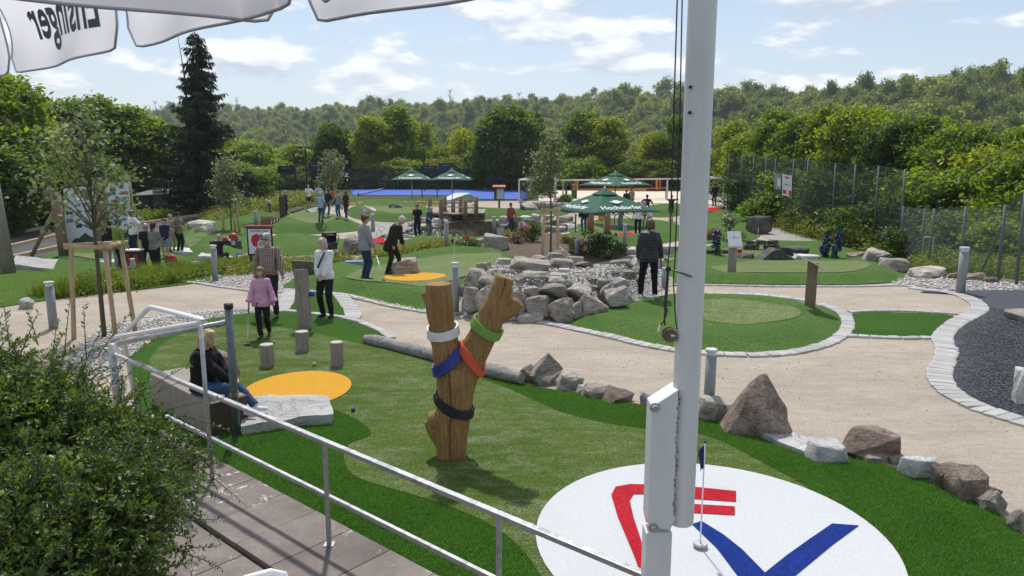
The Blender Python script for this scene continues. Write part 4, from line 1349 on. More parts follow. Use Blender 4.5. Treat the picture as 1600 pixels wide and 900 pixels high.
MB().tube([(0, 0, -0.012), (0, 0, 0.006)], [0.06, 0.056], 28).build('hole_cover', plain('grey hole cover', (0.42, 0.43, 0.47), 0.6, 0.05), root)
wb = at(330, 700)
root = empty('timber_block', Vector((-3.50, 8.40, 0)), R(-44), 'weathered square timber block the girl sits on', 'bench')
b = MB().box((-0.60, 0, 0.23), (1.75, 0.46, 0.46))
o = b.build('block', M['wood_grey'], root)
bevel(o, 0.012, 2)
o = MB().box((0.278, 0, 0.23), (0.012, 0.44, 0.44)).build('end_face', M['wood_dark'], root)
slab_px([(378, 652), (392, 640), (440, 640), (516, 640), (520, 672), (455, 678), (380, 690)], 0.20, 'rock_white', 'stone_slab', 'rough white stone slab under the feet of the seated girl', jit=0.045, seed=7)
rock_px(334, 548, 372, 600, 'rock_tan', 'k', label='round topped pale stone behind the seated girl', seed=6, dscale=0.5, depth=9.9)
# ================================================================== ROCK PILE
pile = empty('rock_pile', Vector((0.6, 15.5, 0)), 0, 'rock pile waterfall of stacked quarry stones beside the woman in black', 'rock pile')
pm = ['rock', 'rock', 'rock_tan', 'rock', 'rock_tan', 'rock_white']
def pst(x0, y0, x1, y1, depth, mat=None, kind=None, seed=None):
    o = rock_px(680 + x0 / 4, 360 + y0 / 4, 680 + x1 / 4, 360 + y1 / 4, mat or rr.choice(pm), kind or rr.choice('bbbf'), None, 'stone', depth=depth, dscale=0.85, sink=0.03, seed=seed)
    o.parent = pile
    o.location -= pile.location
for a_ in [(135, 335, 205, 410, 15.3), (160, 355, 285, 520, 14.75, 'rock_tan'), (240, 345, 380, 540, 14.55, 'rock'), (360, 420, 480, 545, 14.5, 'rock'), (465, 375, 580, 570, 14.5, 'rock_tan'), (510, 505, 685, 590, 14.3, 'rock', 'f'),
           (555, 410, 730, 530, 14.42, 'rock', 'k'), (685, 425, 890, 595, 14.25, 'rock_tan', 'b', 3), (840, 440, 915, 570, 14.4, 'rock', 'k'), (890, 395, 1080, 575, 14.45, 'rock_tan', 'b', 1), (1060, 350, 1210, 500, 14.9, 'rock', 'f'),
           (1030, 330, 1140, 490, 15.2, 'rock'), (1195, 290, 1315, 425, 17.3, 'rock_tan', 'b', 4),
           (180, 230, 320, 370, 15.3, 'rock', 'b', 2), (255, 265, 390, 405, 14.95, 'rock'), (360, 300, 480, 420, 14.9, 'rock'), (555, 355, 660, 430, 14.7, 'rock_tan', 'k'), (645, 340, 840, 440, 14.65, 'rock_tan', 'f'), (805, 340, 1005, 460, 14.65, 'rock', 'b', 5),
           (565, 270, 710, 350, 15.1, 'rock'), (695, 295, 820, 355, 15.05, 'rock', 'f'), (475, 270, 590, 360, 15.1, 'rock', 'f'), (800, 310, 890, 360, 15.0, 'rock'), (720, 265, 840, 315, 15.4, 'rock_white', 'f'), (310, 245, 430, 305, 15.6, 'rock_tan'),
           (460, 185, 725, 275, 16.0, 'rock_tan', 'f', 2), (545, 255, 720, 300, 15.6, 'rock', 'f'), (715, 178, 870, 255, 16.6, 'rock_tan'), (855, 200, 995, 255, 16.8, 'rock_red', 'f'), (690, 143, 805, 183, 18.2, 'rock_tan', 'f'), (740, 98, 845, 172, 18.8, 'rock', 'p', 1),
           (370, 178, 490, 220, 17.4, 'rock', 'f'), (255, 200, 350, 245, 16.6, 'rock', 'f'), (480, 165, 580, 200, 17.6, 'rock_tan', 'f'), (590, 160, 700, 205, 17.3, 'rock'), (1090, 185, 1250, 235, 17.6, 'rock_tan', 'f', 3), (895, 285, 1010, 335, 15.6, 'rock', 'f'),
           (945, 255, 1070, 315, 16.2, 'rock'), (1055, 250, 1150, 295, 16.6, 'rock', 'f'), (820, 160, 930, 200, 17.6, 'rock', 'f'), (760, 240, 850, 285, 16.0, 'rock_white', 'f'), (860, 255, 960, 290, 16.2, 'rock', 'f'), (1000, 300, 1100, 350, 15.5, 'rock', 'f'),
           (1170, 255, 1260, 300, 16.4, 'rock_tan', 'f'), (420, 240, 500, 290, 15.7, 'rock', 'b'), (1100, 300, 1210, 370, 15.6, 'rock_white', 'b'), (610, 205, 690, 245, 16.5, 'rock'), (1250, 235, 1330, 275, 17.0, 'rock'), (900, 340, 1020, 380, 15.1, 'rock_tan')]:
    pst(*a_)
# ================================================================== PLANTS
def leaf_quads(P, N, size, rs, aspect=0.5, var=0.35):
    """one folded diamond leaf per point: P (n,3) positions, N (n,3) normals"""
    n = len(P)
    N = N / np.maximum(np.linalg.norm(N, axis=1, keepdims=True), 1e-9)
    T = rs.normal(size=(n, 3))
    T -= (T * N).sum(1, keepdims=True) * N
    T /= np.maximum(np.linalg.norm(T, axis=1, keepdims=True), 1e-9)
    B = np.cross(N, T)
    s = (size * (1 + var * rs.uniform(-1, 1, n)))[:, None]
    a = P - T * s * 0.5
    b = P + B * s * 0.5 * aspect + N * s * 0.08
    c = P + T * s * 0.5
    d = P - B * s * 0.5 * aspect + N * s * 0.08
    V = np.stack([a, b, c, d], 1).reshape(-1, 3)
    F = np.arange(4 * n).reshape(n, 4)
    return V, F
def crown_points(rs, lobes, per_lobe, clump_r, leaves, inner=0.25, gap=0.0):
    """lobes: (center, radii). clumps sit on the lobes' skins, leaves fill the clumps"""
    P, N, CL = [], [], []
    for c, r in lobes:
        c, r = np.array(c, float), np.array(r, float)
        k = max(3, int(per_lobe * (r.prod() ** (2 / 3))))
        d = rs.normal(size=(k, 3))
        d /= np.linalg.norm(d, axis=1, keepdims=True)
        rad = np.where(rs.uniform(size=k) < inner, rs.uniform(0.3, 0.8, k), rs.uniform(0.85, 1.08, k))
        cc = c + d * r * rad[:, None]
        CL.append(cc)
        for q, dd in zip(cc, d):
            m = int(leaves * rs.uniform(0.6, 1.4))
            off = rs.normal(size=(m, 3)) * clump_r * np.array([0.62, 0.62, 0.40]) * rs.uniform(0.7, 1.3)
            P.append(q + off)
            nn = dd * 0.55 + np.array([0, 0, 0.55]) + rs.normal(size=(m, 3)) * 0.75
            N.append(nn)
    return np.concatenate(P), np.concatenate(N), np.concatenate(CL)
def make_lobes(rs, H, W, k, base=0.25, top=1.0, shape='round'):
    """uneven crown: a few big boughs, many small ones, some reaching out past the envelope"""
    lobes = []
    dirs = rs.uniform(0, 2 * math.pi, 4)
    for i in range(k):
        f = (i + rs.uniform(0, 1)) / k
        if shape == 'round':
            env = math.sqrt(max(0.05, 1 - ((f - 0.42) / 0.62) ** 2))
        elif shape == 'tall':
            env = math.sqrt(max(0.08, 1 - ((f - 0.35) / 0.70) ** 2)) * 0.9
        else:
            env = 1 - 0.55 * f
        a = rs.uniform(0, 2 * math.pi)
        lean = 1 + 0.22 * math.cos(a - dirs[0]) + 0.16 * math.cos(2 * a - dirs[1] + 3 * f)
        rr_ = W / 2 * env * lean
        big = rs.uniform() < 0.35
        lr_ = W * (rs.uniform(0.20, 0.27) if big else rs.uniform(0.09, 0.17)) * (0.75 + 0.4 * env)
        d = max(0.0, rr_ - lr_ * (0.9 if big else 0.35)) * math.sqrt(rs.uniform(0.25, 1.1))
        z = H * lerp(base, top, f) + rs.uniform(-0.05, 0.05) * H
        z = min(z, H * top - lr_ * 0.5)
        lobes.append(((d * math.cos(a), d * math.sin(a), z - lr_ * 0.4 * f), (lr_ * rs.uniform(0.85, 1.2), lr_ * rs.uniform(0.85, 1.2), lr_ * rs.uniform(0.55, 0.95))))
    return lobes
def trunk_mesh(rs, H, r0, tips, limbs=14, sway=0.25, seg=8, top=0.8):
    b = MB()
    pts = [Vector((0, 0, -0.3))]
    k = 7
    for i in range(1, k + 1):
        f = i / k
        pts.append(Vector((rs.uniform(-sway, sway) * f, rs.uniform(-sway, sway) * f, H * top * f)))
    b.tube(pts, [r0 * (1.25 if i == 0 else lerp(1.0, 0.15, i / k)) for i in range(k + 1)], seg)
    idx = rs.permutation(len(tips))[:limbs]
    for j in idx:
        tip = Vector(tips[j])
        f = min(0.92, max(0.18, (tip.z / (H * top)) * rs.uniform(0.45, 0.75)))
        u = f * k
        i = min(k - 1, int(u))
        st = pts[i].lerp(pts[i + 1], u - i)
        mid = st.lerp(tip, 0.5) + Vector((0, 0, 0.06 * H * rs.uniform(-0.3, 1)))
        rl = r0 * lerp(1.0, 0.2, f) * 0.45
        b.tube([st, mid, tip], [rl, rl * 0.6, rl * 0.18], 5, cap=False)
    return b.mesh('trunk', True)
def tree_proto(seed, H, W, shape, mat, k=16, per=22, leaves=26, leaf=0.30, clump=0.55, base=0.25, bark='bark', limbs=14, r0=None, inner=0.25, aspect=0.62):
    rs = np.random.RandomState(seed)
    lobes = make_lobes(rs, H, W, k, base, 0.97, shape)
    P, N, CL = crown_points(rs, lobes, per, clump, leaves, inner)
    V, F = leaf_quads(P, N, leaf, rs, aspect)
    cm = np_mesh('crown', V, F)
    cm.materials.append(M[mat])
    tm = trunk_mesh(rs, H, r0 or H * 0.018, CL, limbs)
    tm.materials.append(M[bark])
    return tm, cm, H, W
M['leaf_mid'] = leaf_mat('mid green leaves', [(0.058, 0.100, 0.017), (0.115, 0.178, 0.030), (0.19, 0.245, 0.045)], 0.58)
M['leaf_dark'] = leaf_mat('dark green leaves', [(0.034, 0.062, 0.015), (0.066, 0.112, 0.024), (0.115, 0.168, 0.036)], 0.54)
M['leaf_olive'] = leaf_mat('yellow green leaves', [(0.088, 0.122, 0.018), (0.15, 0.19, 0.030), (0.23, 0.26, 0.045)], 0.56)
M['leaf_lime'] = leaf_mat('lime green leaves', [(0.14, 0.16, 0.016), (0.23, 0.25, 0.026), (0.32, 0.33, 0.04)], 0.55)
M['leaf_silver'] = leaf_mat('silvery green leaves', [(0.085, 0.115, 0.060), (0.15, 0.185, 0.105), (0.25, 0.285, 0.19)], 0.35)
M['leaf_spruce'] = leaf_mat('spruce needles', [(0.009, 0.018, 0.009), (0.019, 0.033, 0.015), (0.038, 0.056, 0.024)], 0.2)
M['leaf_shrub'] = leaf_mat('shrub leaves', [(0.045, 0.078, 0.020), (0.085, 0.14, 0.034), (0.155, 0.215, 0.055)], 0.45, 0.42, 2.2, 0.45)
M['leaf_forest'] = leaf_mat('distant forest leaves', [(0.065, 0.098, 0.032), (0.125, 0.165, 0.050), (0.215, 0.24, 0.075)], 0.6, vscale=0.12)
PROTO = {
    'broad_a': tree_proto(1, 10, 8.5, 'round', 'leaf_mid', 30, 22, 28, 0.34, 0.62),
    'broad_b': tree_proto(2, 10, 8.0, 'round', 'leaf_mid', 32, 22, 28, 0.34, 0.60),
    'dark': tree_proto(3, 10, 8.5, 'round', 'leaf_dark', 34, 24, 30, 0.36, 0.6, 0.12),
    'tall': tree_proto(4, 11, 6.2, 'tall', 'leaf_olive', 30, 24, 24, 0.32, 0.6, 0.15, inner=0.35),
    'tall_b': tree_proto(5, 11, 6.5, 'tall', 'leaf_mid', 30, 24, 24, 0.32, 0.6, 0.15, inner=0.35),
    'lime': tree_proto(6, 8, 6.0, 'tall', 'leaf_lime', 26, 24, 24, 0.30, 0.55, 0.12),
    'bush': tree_proto(7, 5, 6.0, 'round', 'leaf_mid', 24, 26, 28, 0.26, 0.5, 0.08),
    'bush_o': tree_proto(8, 5, 6.0, 'round', 'leaf_olive', 24, 26, 28, 0.26, 0.5, 0.08),
    'bush_d': tree_proto(9, 5, 6.5, 'round', 'leaf_dark', 24, 26, 28, 0.26, 0.5, 0.06),
}
trng = random.Random(21)
def tree(kind, px_, py_top, d, width_px, name, label, group=None, z=None):
    tm, cm, H, W = PROTO[kind]
    x = at_d(px_, 300, d).x
    zb = G(x, d) if z is None else z
    ht = hgt(py_top, d) - zb
    w = width_px / FPX * d
    root = empty(name, (x, d, zb), trng.uniform(0, 6.28), label, 'tree', group)
    sc = (w / W, w / W, ht / H)
    link_mesh('trunk', tm, None, root, scale=sc)
    link_mesh('crown', cm, None, root, scale=sc)
    return root
GL = 'leafy trees along the left boundary'
LEFT_LAB = {('dark', 95): 'dark dense tree behind the white parasol edge', ('dark', 255): 'dark dense tree touching the spruce', ('dark', -40): 'dark dense tree cut by the frame edge behind the log post',
            ('broad_b', 60): 'broad mid green tree above the leaning brace', ('broad_b', 160): 'broad mid green tree above the sponsor wall',
            ('bush_d', 110): 'low dark bush behind the sponsor wall', ('bush_d', 215): 'low dark bush above the wooden hut', ('bush_d', 20): 'low dark bush behind the log post'}
for kd, px_, yt, d, w in [('broad_a', -10, 98, 44, 230), ('dark', 95, 158, 56, 150), ('broad_b', 60, 180, 50, 160), ('broad_b', 160, 148, 66, 165), ('tall_b', 225, 165, 66, 120), ('dark', 255, 190, 68, 130), ('dark', -40, 200, 40, 200),
                          ('bush_d', 110, 240, 50, 170), ('bush_d', 215, 240, 66, 150), ('bush_d', 20, 245, 46, 170)]:
    tree(kd, px_, yt, d, w, 'leafy_tree', LEFT_LAB.get((kd, px_)) or {'broad_a': 'tall light green tree at the left edge under the white parasol', 'dark': 'dark dense tree in the left boundary row', 'broad_b': 'broad mid green tree in the left boundary row', 'tall_b': 'slender mid green tree beside the spruce', 'bush_d': 'low dark bushy tree behind the sponsor wall and hut'}[kd], GL)
tree('bush_d', 290, 235, 68, 120, 'leafy_tree', 'low dark bush at the foot of the spruce', GL)
tree('bush_d', 385, 262, 66, 90, 'leafy_tree', 'low dark bush right of the spruce foot')
GB = 'trees beyond the courts'
for kd, px_, yt, d, w, lab in [('broad_b', 400, 218, 100, 90, 'round mid green tree right of the spruce'), ('tall_b', 465, 225, 104, 80, 'narrow mid green tree behind the navy banners'),
                               ('dark', 523, 192, 102, 62, 'dark upright tree behind the small staked tree'), ('tall', 580, 178, 100, 75, 'tall olive tree left of the two green parasols'), ('tall_b', 632, 165, 103, 85, 'tall loose tree with bare limbs above the left parasols'),
                               ('lime', 722, 200, 110, 70, 'pale lime tree between loose tree and dark tree'), ('tall', 690, 225, 106, 60, 'low olive tree behind the right hand navy banner'),
                               ('dark', 796, 163, 92, 112, 'big dark round tree beside the blue court'), ('tall_b', 905, 172, 98, 85, 'tall mid green tree behind the sand court'), ('tall', 950, 180, 96, 80, 'tall olive tree behind the rear green parasol'),
                               ('lime', 1018, 205, 94, 70, 'bright lime tree left of the flagpole'), ('tall_b', 1062, 180, 92, 70, 'slim tree half behind the flagpole'), ('bush_o', 870, 240, 104, 80, 'low olive bush behind the ball cage'), ('bush', 1100, 235, 88, 70, 'mid green bush behind the goal frame'), ('bush', 610, 248, 98, 110, 'low green hedge bush behind the parasols'), ('bush', 440, 258, 96, 120, 'low green hedge bush behind the navy banners'), ('bush_o', 740, 255, 100, 60, 'low olive shrub beside the big dark tree')]:
    tree(kd, px_, yt, d, w, 'background_tree', lab, GB)
for kd, px_, yt, d, w, lab in [('broad_a', 432, 235, 118, 90, 'pale green tree between the round tree and the banners'), ('bush', 500, 250, 112, 90, 'green bush behind the lamp post'), ('broad_b', 555, 205, 120, 80, 'mid green tree behind the small staked tree'), ('broad_a', 610, 200, 124, 80, 'light green tree behind the left twin parasol'), ('broad_b', 668, 205, 126, 80, 'mid green tree behind the right twin parasol'),
                               ('bush_o', 690, 246, 98, 80, 'olive bush behind the info box'), ('broad_a', 760, 225, 120, 70, 'light green tree left of the big dark tree'), ('broad_b', 850, 215, 118, 80, 'mid green tree right of the big dark tree'), ('bush', 905, 246, 92, 90, 'green bush behind the volleyball net'), ('bush', 985, 248, 91, 90, 'green bush behind the rear parasol'), ('broad_b', 1045, 215, 110, 80, 'mid green tree behind the lime tree'),
                               ('bush_o', 1040, 252, 90, 70, 'olive bush left of the flagpole'), ('broad_a', 930, 205, 122, 80, 'light green tree between the tall sand court trees'), ('bush', 350, 250, 80, 90, 'green bush right of the spruce'), ('tall', 660, 188, 112, 60, 'slim olive tree right of the bare limbed tree'), ('broad_b', 370, 215, 112, 80, 'mid green tree peeking out right of the spruce')]:
    tree(kd, px_, yt, d, w, 'background_tree', lab, GB)
GR = 'thicket behind the tall net fence'
THICK = {1145: 'tall olive tree just right of the flagpole top', 1165: 'light green tree at the far fence end', 1195: 'tall mid green tree left of the fence banners', 1250: 'broad mid green tree above the fence banners', 1290: 'tallest olive tree behind the middle fence posts', 1345: 'light green broad tree above the tall fence posts',
         1400: 'dark tree above the last tall fence post', 1375: 'tall olive tree between light and dark thicket trees', 1445: 'tall mid green tree above the low fence', 1500: 'broad mid green tree above the wire gate', 1560: 'yellow green bush above the low fence at the frame edge', 1580: 'light green tree high at the frame edge', 1480: 'mid green bush above the wire gate',
         1620: 'mid green bush cut by the frame edge', 1420: 'dark bush behind the last tall fence post', 1330: 'dark bush behind the middle of the net fence', 1252: 'mid green bush behind the fence banners', 1190: 'dark bush behind the far part of the net fence', 1540: 'dark bush behind the low fence posts', 1470: 'dark bush behind the wire gate', 1610: 'mid green bush behind the end post of the low fence', 1292: 'dark bush low behind the net right of the banners', 1370: 'dark bush behind the tall net beside the low fence'}
lab = {'broad_a': 'light green broad tree in the thicket behind the net fence', 'broad_b': 'mid green broad tree in the thicket behind the net fence', 'tall': 'tall olive tree in the thicket behind the net fence', 'tall_b': 'tall mid green tree in the thicket behind the net fence', 'bush': 'mid green bush in the thicket behind the net fence', 'bush_o': 'yellow green bush in the thicket behind the net fence', 'bush_d': 'dark bush at the foot of the net fence', 'dark': 'dark tree in the thicket behind the net fence'}
for kd, px_, yt, d, w in [('tall', 1145, 185, 66, 75), ('broad_a', 1165, 205, 62, 90), ('tall_b', 1195, 172, 58, 95), ('broad_b', 1250, 178, 54, 120), ('tall', 1290, 160, 52, 100), ('broad_a', 1345, 168, 48, 130), ('dark', 1400, 185, 44, 120), ('tall', 1375, 170, 50, 90), ('tall_b', 1445, 178, 42, 120),
                          ('broad_b', 1500, 190, 38, 150), ('bush_o', 1560, 225, 33, 190), ('broad_a', 1580, 200, 42, 150), ('bush', 1480, 262, 33, 190), ('bush', 1620, 240, 28, 210), ('bush_d', 1420, 290, 34, 170), ('bush_d', 1330, 265, 40, 170), ('bush', 1252, 262, 47, 150), ('bush_d', 1190, 262, 55, 120), ('bush_d', 1540, 330, 26.5, 190),
                          ('bush_d', 1470, 325, 30, 160), ('bush', 1610, 345, 24, 170), ('bush_d', 1292, 300, 44, 130), ('bush_d', 1370, 320, 37, 130)]:
    tree(kd, px_, yt, d, w, 'thicket_tree', THICK.get(px_, lab[kd]), GR)
def spruce(seed, H, W):
    rs = np.random.RandomState(seed)
    P, T, N = [], [], []
    b = MB()
    b.tube([(0, 0, -0.2), (0.05, 0, H * 0.5), (0, 0, H)], [0.24, 0.14, 0.02], 8)
    z = 0.4
    while z < H * 0.985:
        f = z / H
        L0 = W / 2 * (1 - f) ** 0.80
        n = int(lerp(13, 5, f))
        for i in range(n):
            a = rs.uniform(0, 6.283)
            L = L0 * rs.uniform(0.35, 1.2) + 0.25
            droop = rs.uniform(0.25, 0.5) * L
            zz = z + rs.uniform(-.2, .2)
            k = max(4, int(L * 8))
            out = np.array([math.cos(a), math.sin(a), 0.0])
            tan = np.array([-math.sin(a), math.cos(a), 0.0])
            pts = []
            for j in range(k):
                g = (j + 1) / k
                q = out * L * g + np.array([0, 0, zz - droop * g * (1.3 - 0.75 * g) + 0.30 * L * max(0, g - 0.65)])
                pts.append(q)
                m = 9
                o_ = rs.normal(size=(m, 3)) * 0.05 + tan * rs.uniform(-1, 1, (m, 1)) * 0.28 * (1.15 - g * 0.8)
                P.append(q + o_)
                tt = out * rs.uniform(0.1, 0.8, (m, 1)) + tan * np.sign(o_ @ tan)[:, None] * rs.uniform(0.1, 0.7, (m, 1)) + np.array([0, 0, -1.0]) * rs.uniform(0.3, 1.3, (m, 1))
                T.append(tt)
                N.append(out * 0.6 + np.array([0, 0, 0.5]) + rs.normal(size=(m, 3)) * 0.6)
            b.tube([Vector((0, 0, zz))] + [Vector(p_) for p_ in pts[::max(1, k // 3)]], 0.022, 4, cap=False)
        z += lerp(0.40, 0.30, f)
    P, T, N = np.concatenate(P), np.concatenate(T), np.concatenate(N)
    T /= np.linalg.norm(T, axis=1, keepdims=True)
    N -= (N * T).sum(1, keepdims=True) * T
    N /= np.maximum(np.linalg.norm(N, axis=1, keepdims=True), 1e-9)
    B = np.cross(N, T)
    m = len(P)
    s = (0.36 * rs.uniform(0.6, 1.3, m))[:, None]
    V = np.stack([P, P + T * s * 0.45 + B * s * 0.13, P + T * s, P + T * s * 0.45 - B * s * 0.13], 1).reshape(-1, 3)
    return b.mesh('trunk', True), np_mesh('crown', V, np.arange(4 * m).reshape(m, 4))
tm, cm = spruce(3, 13.0, 6.4)
tm.materials.append(M['bark'])
cm.materials.append(M['leaf_spruce'])
p = at_d(322, 300, 55)
root = empty('spruce_tree', (p.x, 55, G(p.x, 55)), 0.4, 'tall dark spruce rising above the left trees', 'tree')
ht = hgt(47, 55) - G(p.x, 55)
link_mesh('trunk', tm, None, root, scale=(1, 1, ht / 13))
link_mesh('crown', cm, None, root, scale=(1, 1, ht / 13))
b = MB().tube([(-0.9, 0, 0.0), (-0.95, 0, 6), (-0.85, 0, 9.2), (-1.0, 0, 11.0), (-1.15, 0, 12.6)], [0.1, 0.09, 0.07, 0.03, 0.012], 6)
b.tube([(-0.87, 0, 10.3), (-0.68, 0, 10.7), (-0.62, 0, 11.1)], [0.035, 0.02, 0.01], 5)
b.build('dead_stem', M['bark'], root)
def young_tree(seed, H, crown_z, W, leaf, n_lobes, per, leaves, clump, mat='leaf_silver'):
    rs = np.random.RandomState(seed)
    lobes = []
    for i in range(n_lobes):
        f = (i + rs.uniform(0, 1)) / n_lobes
        z = lerp(crown_z, H * 0.96, f)
        env = math.sqrt(max(0.06, 1 - ((f - 0.30) / 0.72) ** 2))
        a = rs.uniform(0, 6.28)
        lr_ = W * rs.uniform(0.10, 0.17)
        d = max(0, W / 2 * env - lr_) * math.sqrt(rs.uniform(0.1, 1))
        lobes.append(((d * math.cos(a), d * math.sin(a), z), (lr_, lr_, lr_ * 0.9)))
    P, N, CL = crown_points(rs, lobes, per, clump, leaves, 0.4)
    V, F = leaf_quads(P, N, leaf, rs, 0.62)
    b = MB()
    b.tube([(0, 0, -0.1), (0.02, 0.01, H * 0.3), (-0.02, 0, H * 0.62), (0, 0, H * 0.95)], [0.045, 0.038, 0.022, 0.005], 8)
    for c, r in lobes:
        tip = Vector(c)
        st = Vector((0, 0, max(crown_z * 0.92, tip.z - 0.45 * W * rs.uniform(0.6, 1.2))))
        b.tube([st, st.lerp(tip, 0.5) + Vector((0, 0, 0.05 * W)), tip], [0.014, 0.009, 0.004], 5, cap=False)
    return b.mesh('trunk', True), np_mesh('crown', V, F), mat
def staked(px_, py_, d, top_py, W, seed, label, stake_h, spread, leaf, lobes=26, per=0, leaves=14, crown_py=None, stake_r=0.04, base=0.0, stakes=3, lab2=None):
    x = at_d(px_, py_, d).x
    zb = top_at(x, d)
    H = hgt(top_py, d) - zb
    cz = hgt(crown_py, d) - zb
    tm, cm, mat = young_tree(seed, H, cz, W, leaf, lobes, per, leaves, leaf * 2.2)
    tm.materials.append(M['bark_grey'])
    cm.materials.append(M[mat])
    root = empty('young_tree', (x, d, zb), seed, label, 'tree')
    link_mesh('trunk', tm, None, root)
    link_mesh('crown', cm, None, root)
    fr = empty('stake_frame', (x, d, zb), 0, lab2, 'tree stake')
    offs = [(-spread, -spread * 0.35), (spread * 0.75, -spread * 0.55), (spread * 0.85, spread * 0.75)][:stakes] if stakes == 3 else [(-spread, 0), (spread, 0)]
    tops = []
    for ox_, oy_ in offs:
        t_ = Vector((ox_ * 0.86, oy_ * 0.86, stake_h))
        tops.append(t_)
        MB().tube([(ox_ * 1.12, oy_ * 1.12, -0.15), t_], [stake_r, stake_r * 0.95], 12).build('stake', M['wood_stake'], fr, smooth=True)
    n_ = len(tops)
    for i in range(n_ if n_ > 2 else 1):
        a_, b_ = tops[i], tops[(i + 1) % n_]
        dd = (b_ - a_).normalized() * 0.12
        o = MB().tube([a_ - dd + Vector((0, 0, 0.015 * i)), b_ + dd + Vector((0, 0, 0.015 * i))], stake_r * 0.95, 12).build('cross_rail', M['wood_stake'], fr, smooth=True)
    return root
staked(163, 525, 13.1, 172, 2.0, 5, 'young silvery leaved tree tied to three stakes beside the path', 1.66, 0.42, 0.10, 40, 60, 9, 345, 0.042, lab2='three peeled stakes holding the silvery young tree near the path')
staked(860, 388, 27.0, 205, 1.75, 6, 'young silvery tree staked above the rock pile', 2.0, 0.28, 0.13, 34, 26, 16, 302, 0.055, stakes=2, lab2='two post stake frame above the rock pile')
staked(362, 365, 40, 248, 1.9, 7, 'young silvery tree staked before the dark spruce', 1.6, 0.35, 0.16, 34, 22, 14, 322, 0.06, lab2='stake frame before the dark spruce')
staked(519, 318, 62, 236, 2.6, 8, 'young conical silvery tree staked before the blue court', 1.65, 0.4, 0.20, 34, 18, 14, 290, 0.07, lab2='stake frame before the blue court')
def shrub():
    rs = np.random.RandomState(11)
    org = Vector((-2.9, 4.5, 0))
    lobes = [(at_d(0, 715, 4.6), (0.85, 0.75, 0.74)), (at_d(135, 725, 4.7), (0.58, 0.6, 0.50)), (at_d(238, 752, 4.9), (0.34, 0.45, 0.32)), (at_d(90, 850, 3.9), (0.75, 0.6, 0.62)), (at_d(195, 800, 4.1), (0.30, 0.40, 0.42)), (at_d(-75, 600, 4.9), (0.55, 0.55, 0.36)), (at_d(150, 930, 3.7), (0.42, 0.4, 0.4)), (at_d(40, 645, 4.9), (0.46, 0.45, 0.26)), (at_d(10, 960, 3.5), (0.7, 0.5, 0.6))]
    P, N, T = [], [], []
    b = MB()
    def spray(st, dr, L, nleaf, sag=0.25):
        dr = dr.normalized()
        k = 5
        pts = [st + dr * L * (i / k) - Vector((0, 0, sag * L * (i / k) ** 2)) for i in range(k + 1)]
        b.tube([p - org for p in pts], [0.004, 0.0035, 0.003, 0.0025, 0.002, 0.0012], 4, cap=False)
        for i in range(nleaf):
            u = (i + rs.uniform(0.2, 0.8)) / nleaf * k
            j = min(k - 1, int(u))
            q = pts[j].lerp(pts[j + 1], u - j)
            tdir = (pts[j + 1] - pts[j]).normalized()
            side = Vector(rs.normal(size=3))
            side = (side - tdir * side.dot(tdir)).normalized()
            ld = (tdir * rs.uniform(0.4, 0.9) + side).normalized()
            nn = Vector(rs.normal(size=3)) * 0.45 + Vector((0, 0, 1))
            nn = nn - ld * nn.dot(ld)
            P.append(np.array(q - org))
            T.append(np.array(ld))
            N.append(np.array(nn.normalized()))
    for c, r in lobes:
        k = int(430 * (r[0] * r[1] * r[2]) ** (2 / 3) * 2.3)
        for _ in range(k):
            d = Vector(rs.normal(size=3)).normalized()
            if d.z < -0.5:
                d.z = -d.z * 0.3
            rad = rs.uniform(0.45, 0.95)
            st = c + Vector((d.x * r[0], d.y * r[1], d.z * r[2])) * rad
            dr = d * 0.8 + Vector((0, 0, 0.35)) + Vector(rs.normal(size=3)) * 0.4
            spray(st, dr, rs.uniform(0.13, 0.34), rs.randint(24, 44))
    for px0, py0, px1, py1, d0, d1 in [(150, 560, 205, 478, 4.8, 5.2), (135, 560, 130, 470, 4.8, 4.9), (60, 540, 40, 470, 4.8, 5.0), (175, 580, 250, 520, 5.0, 5.4), (260, 640, 395, 605, 5.0, 5.6), (270, 660, 370, 690, 5.0, 5.2), (270, 700, 385, 780, 4.6, 4.9), (250, 740, 345, 840, 4.5, 4.6), (285, 650, 360, 668, 5.1, 5.5), (100, 560, 110, 445, 4.7, 5.0), (15, 540, 5, 470, 4.7, 4.8), (240, 820, 300, 890, 4.3, 4.4), (270, 690, 300, 880, 4.6, 4.5), (230, 610, 300, 560, 5.0, 5.4), (200, 640, 280, 590, 5.0, 5.3), (120, 600, 160, 500, 4.8, 5.0), (30, 560, 60, 480, 4.8, 4.9), (250, 690, 350, 720, 4.8, 5.1), (240, 760, 320, 800, 4.5, 4.7), (80, 570, 90, 490, 4.8, 5.0), (220, 850, 290, 860, 4.1, 4.2), (180, 600, 235, 560, 4.9, 5.2), (255, 720, 330, 700, 4.7, 5.0)]:
        a_, b_ = at_d(px0, py0, d0), at_d(px1, py1, d1)
        spray(a_, b_ - a_, (b_ - a_).length, 26, 0.08)
    P, N, T = np.array(P), np.array(N), np.array(T)
    n = len(P)
    s = (0.030 * (1 + 0.5 * rs.uniform(-1, 1, n)))[:, None]
    B = np.cross(N, T)
    V = np.stack([P, P + T * s * 0.5 + B * s * 0.20 + N * s * 0.07, P + T * s, P + T * s * 0.5 - B * s * 0.20 + N * s * 0.07], 1).reshape(-1, 3)
    F = np.arange(4 * n).reshape(n, 4)
    root = empty('leafy_shrub', org, 0, 'large small leaved shrub spilling over the terrace in the lower left corner', 'shrub')
    cm = np_mesh('foliage', V, F)
    link_mesh('foliage', cm, M['leaf_shrub'], root)
    PP, NN = [], []
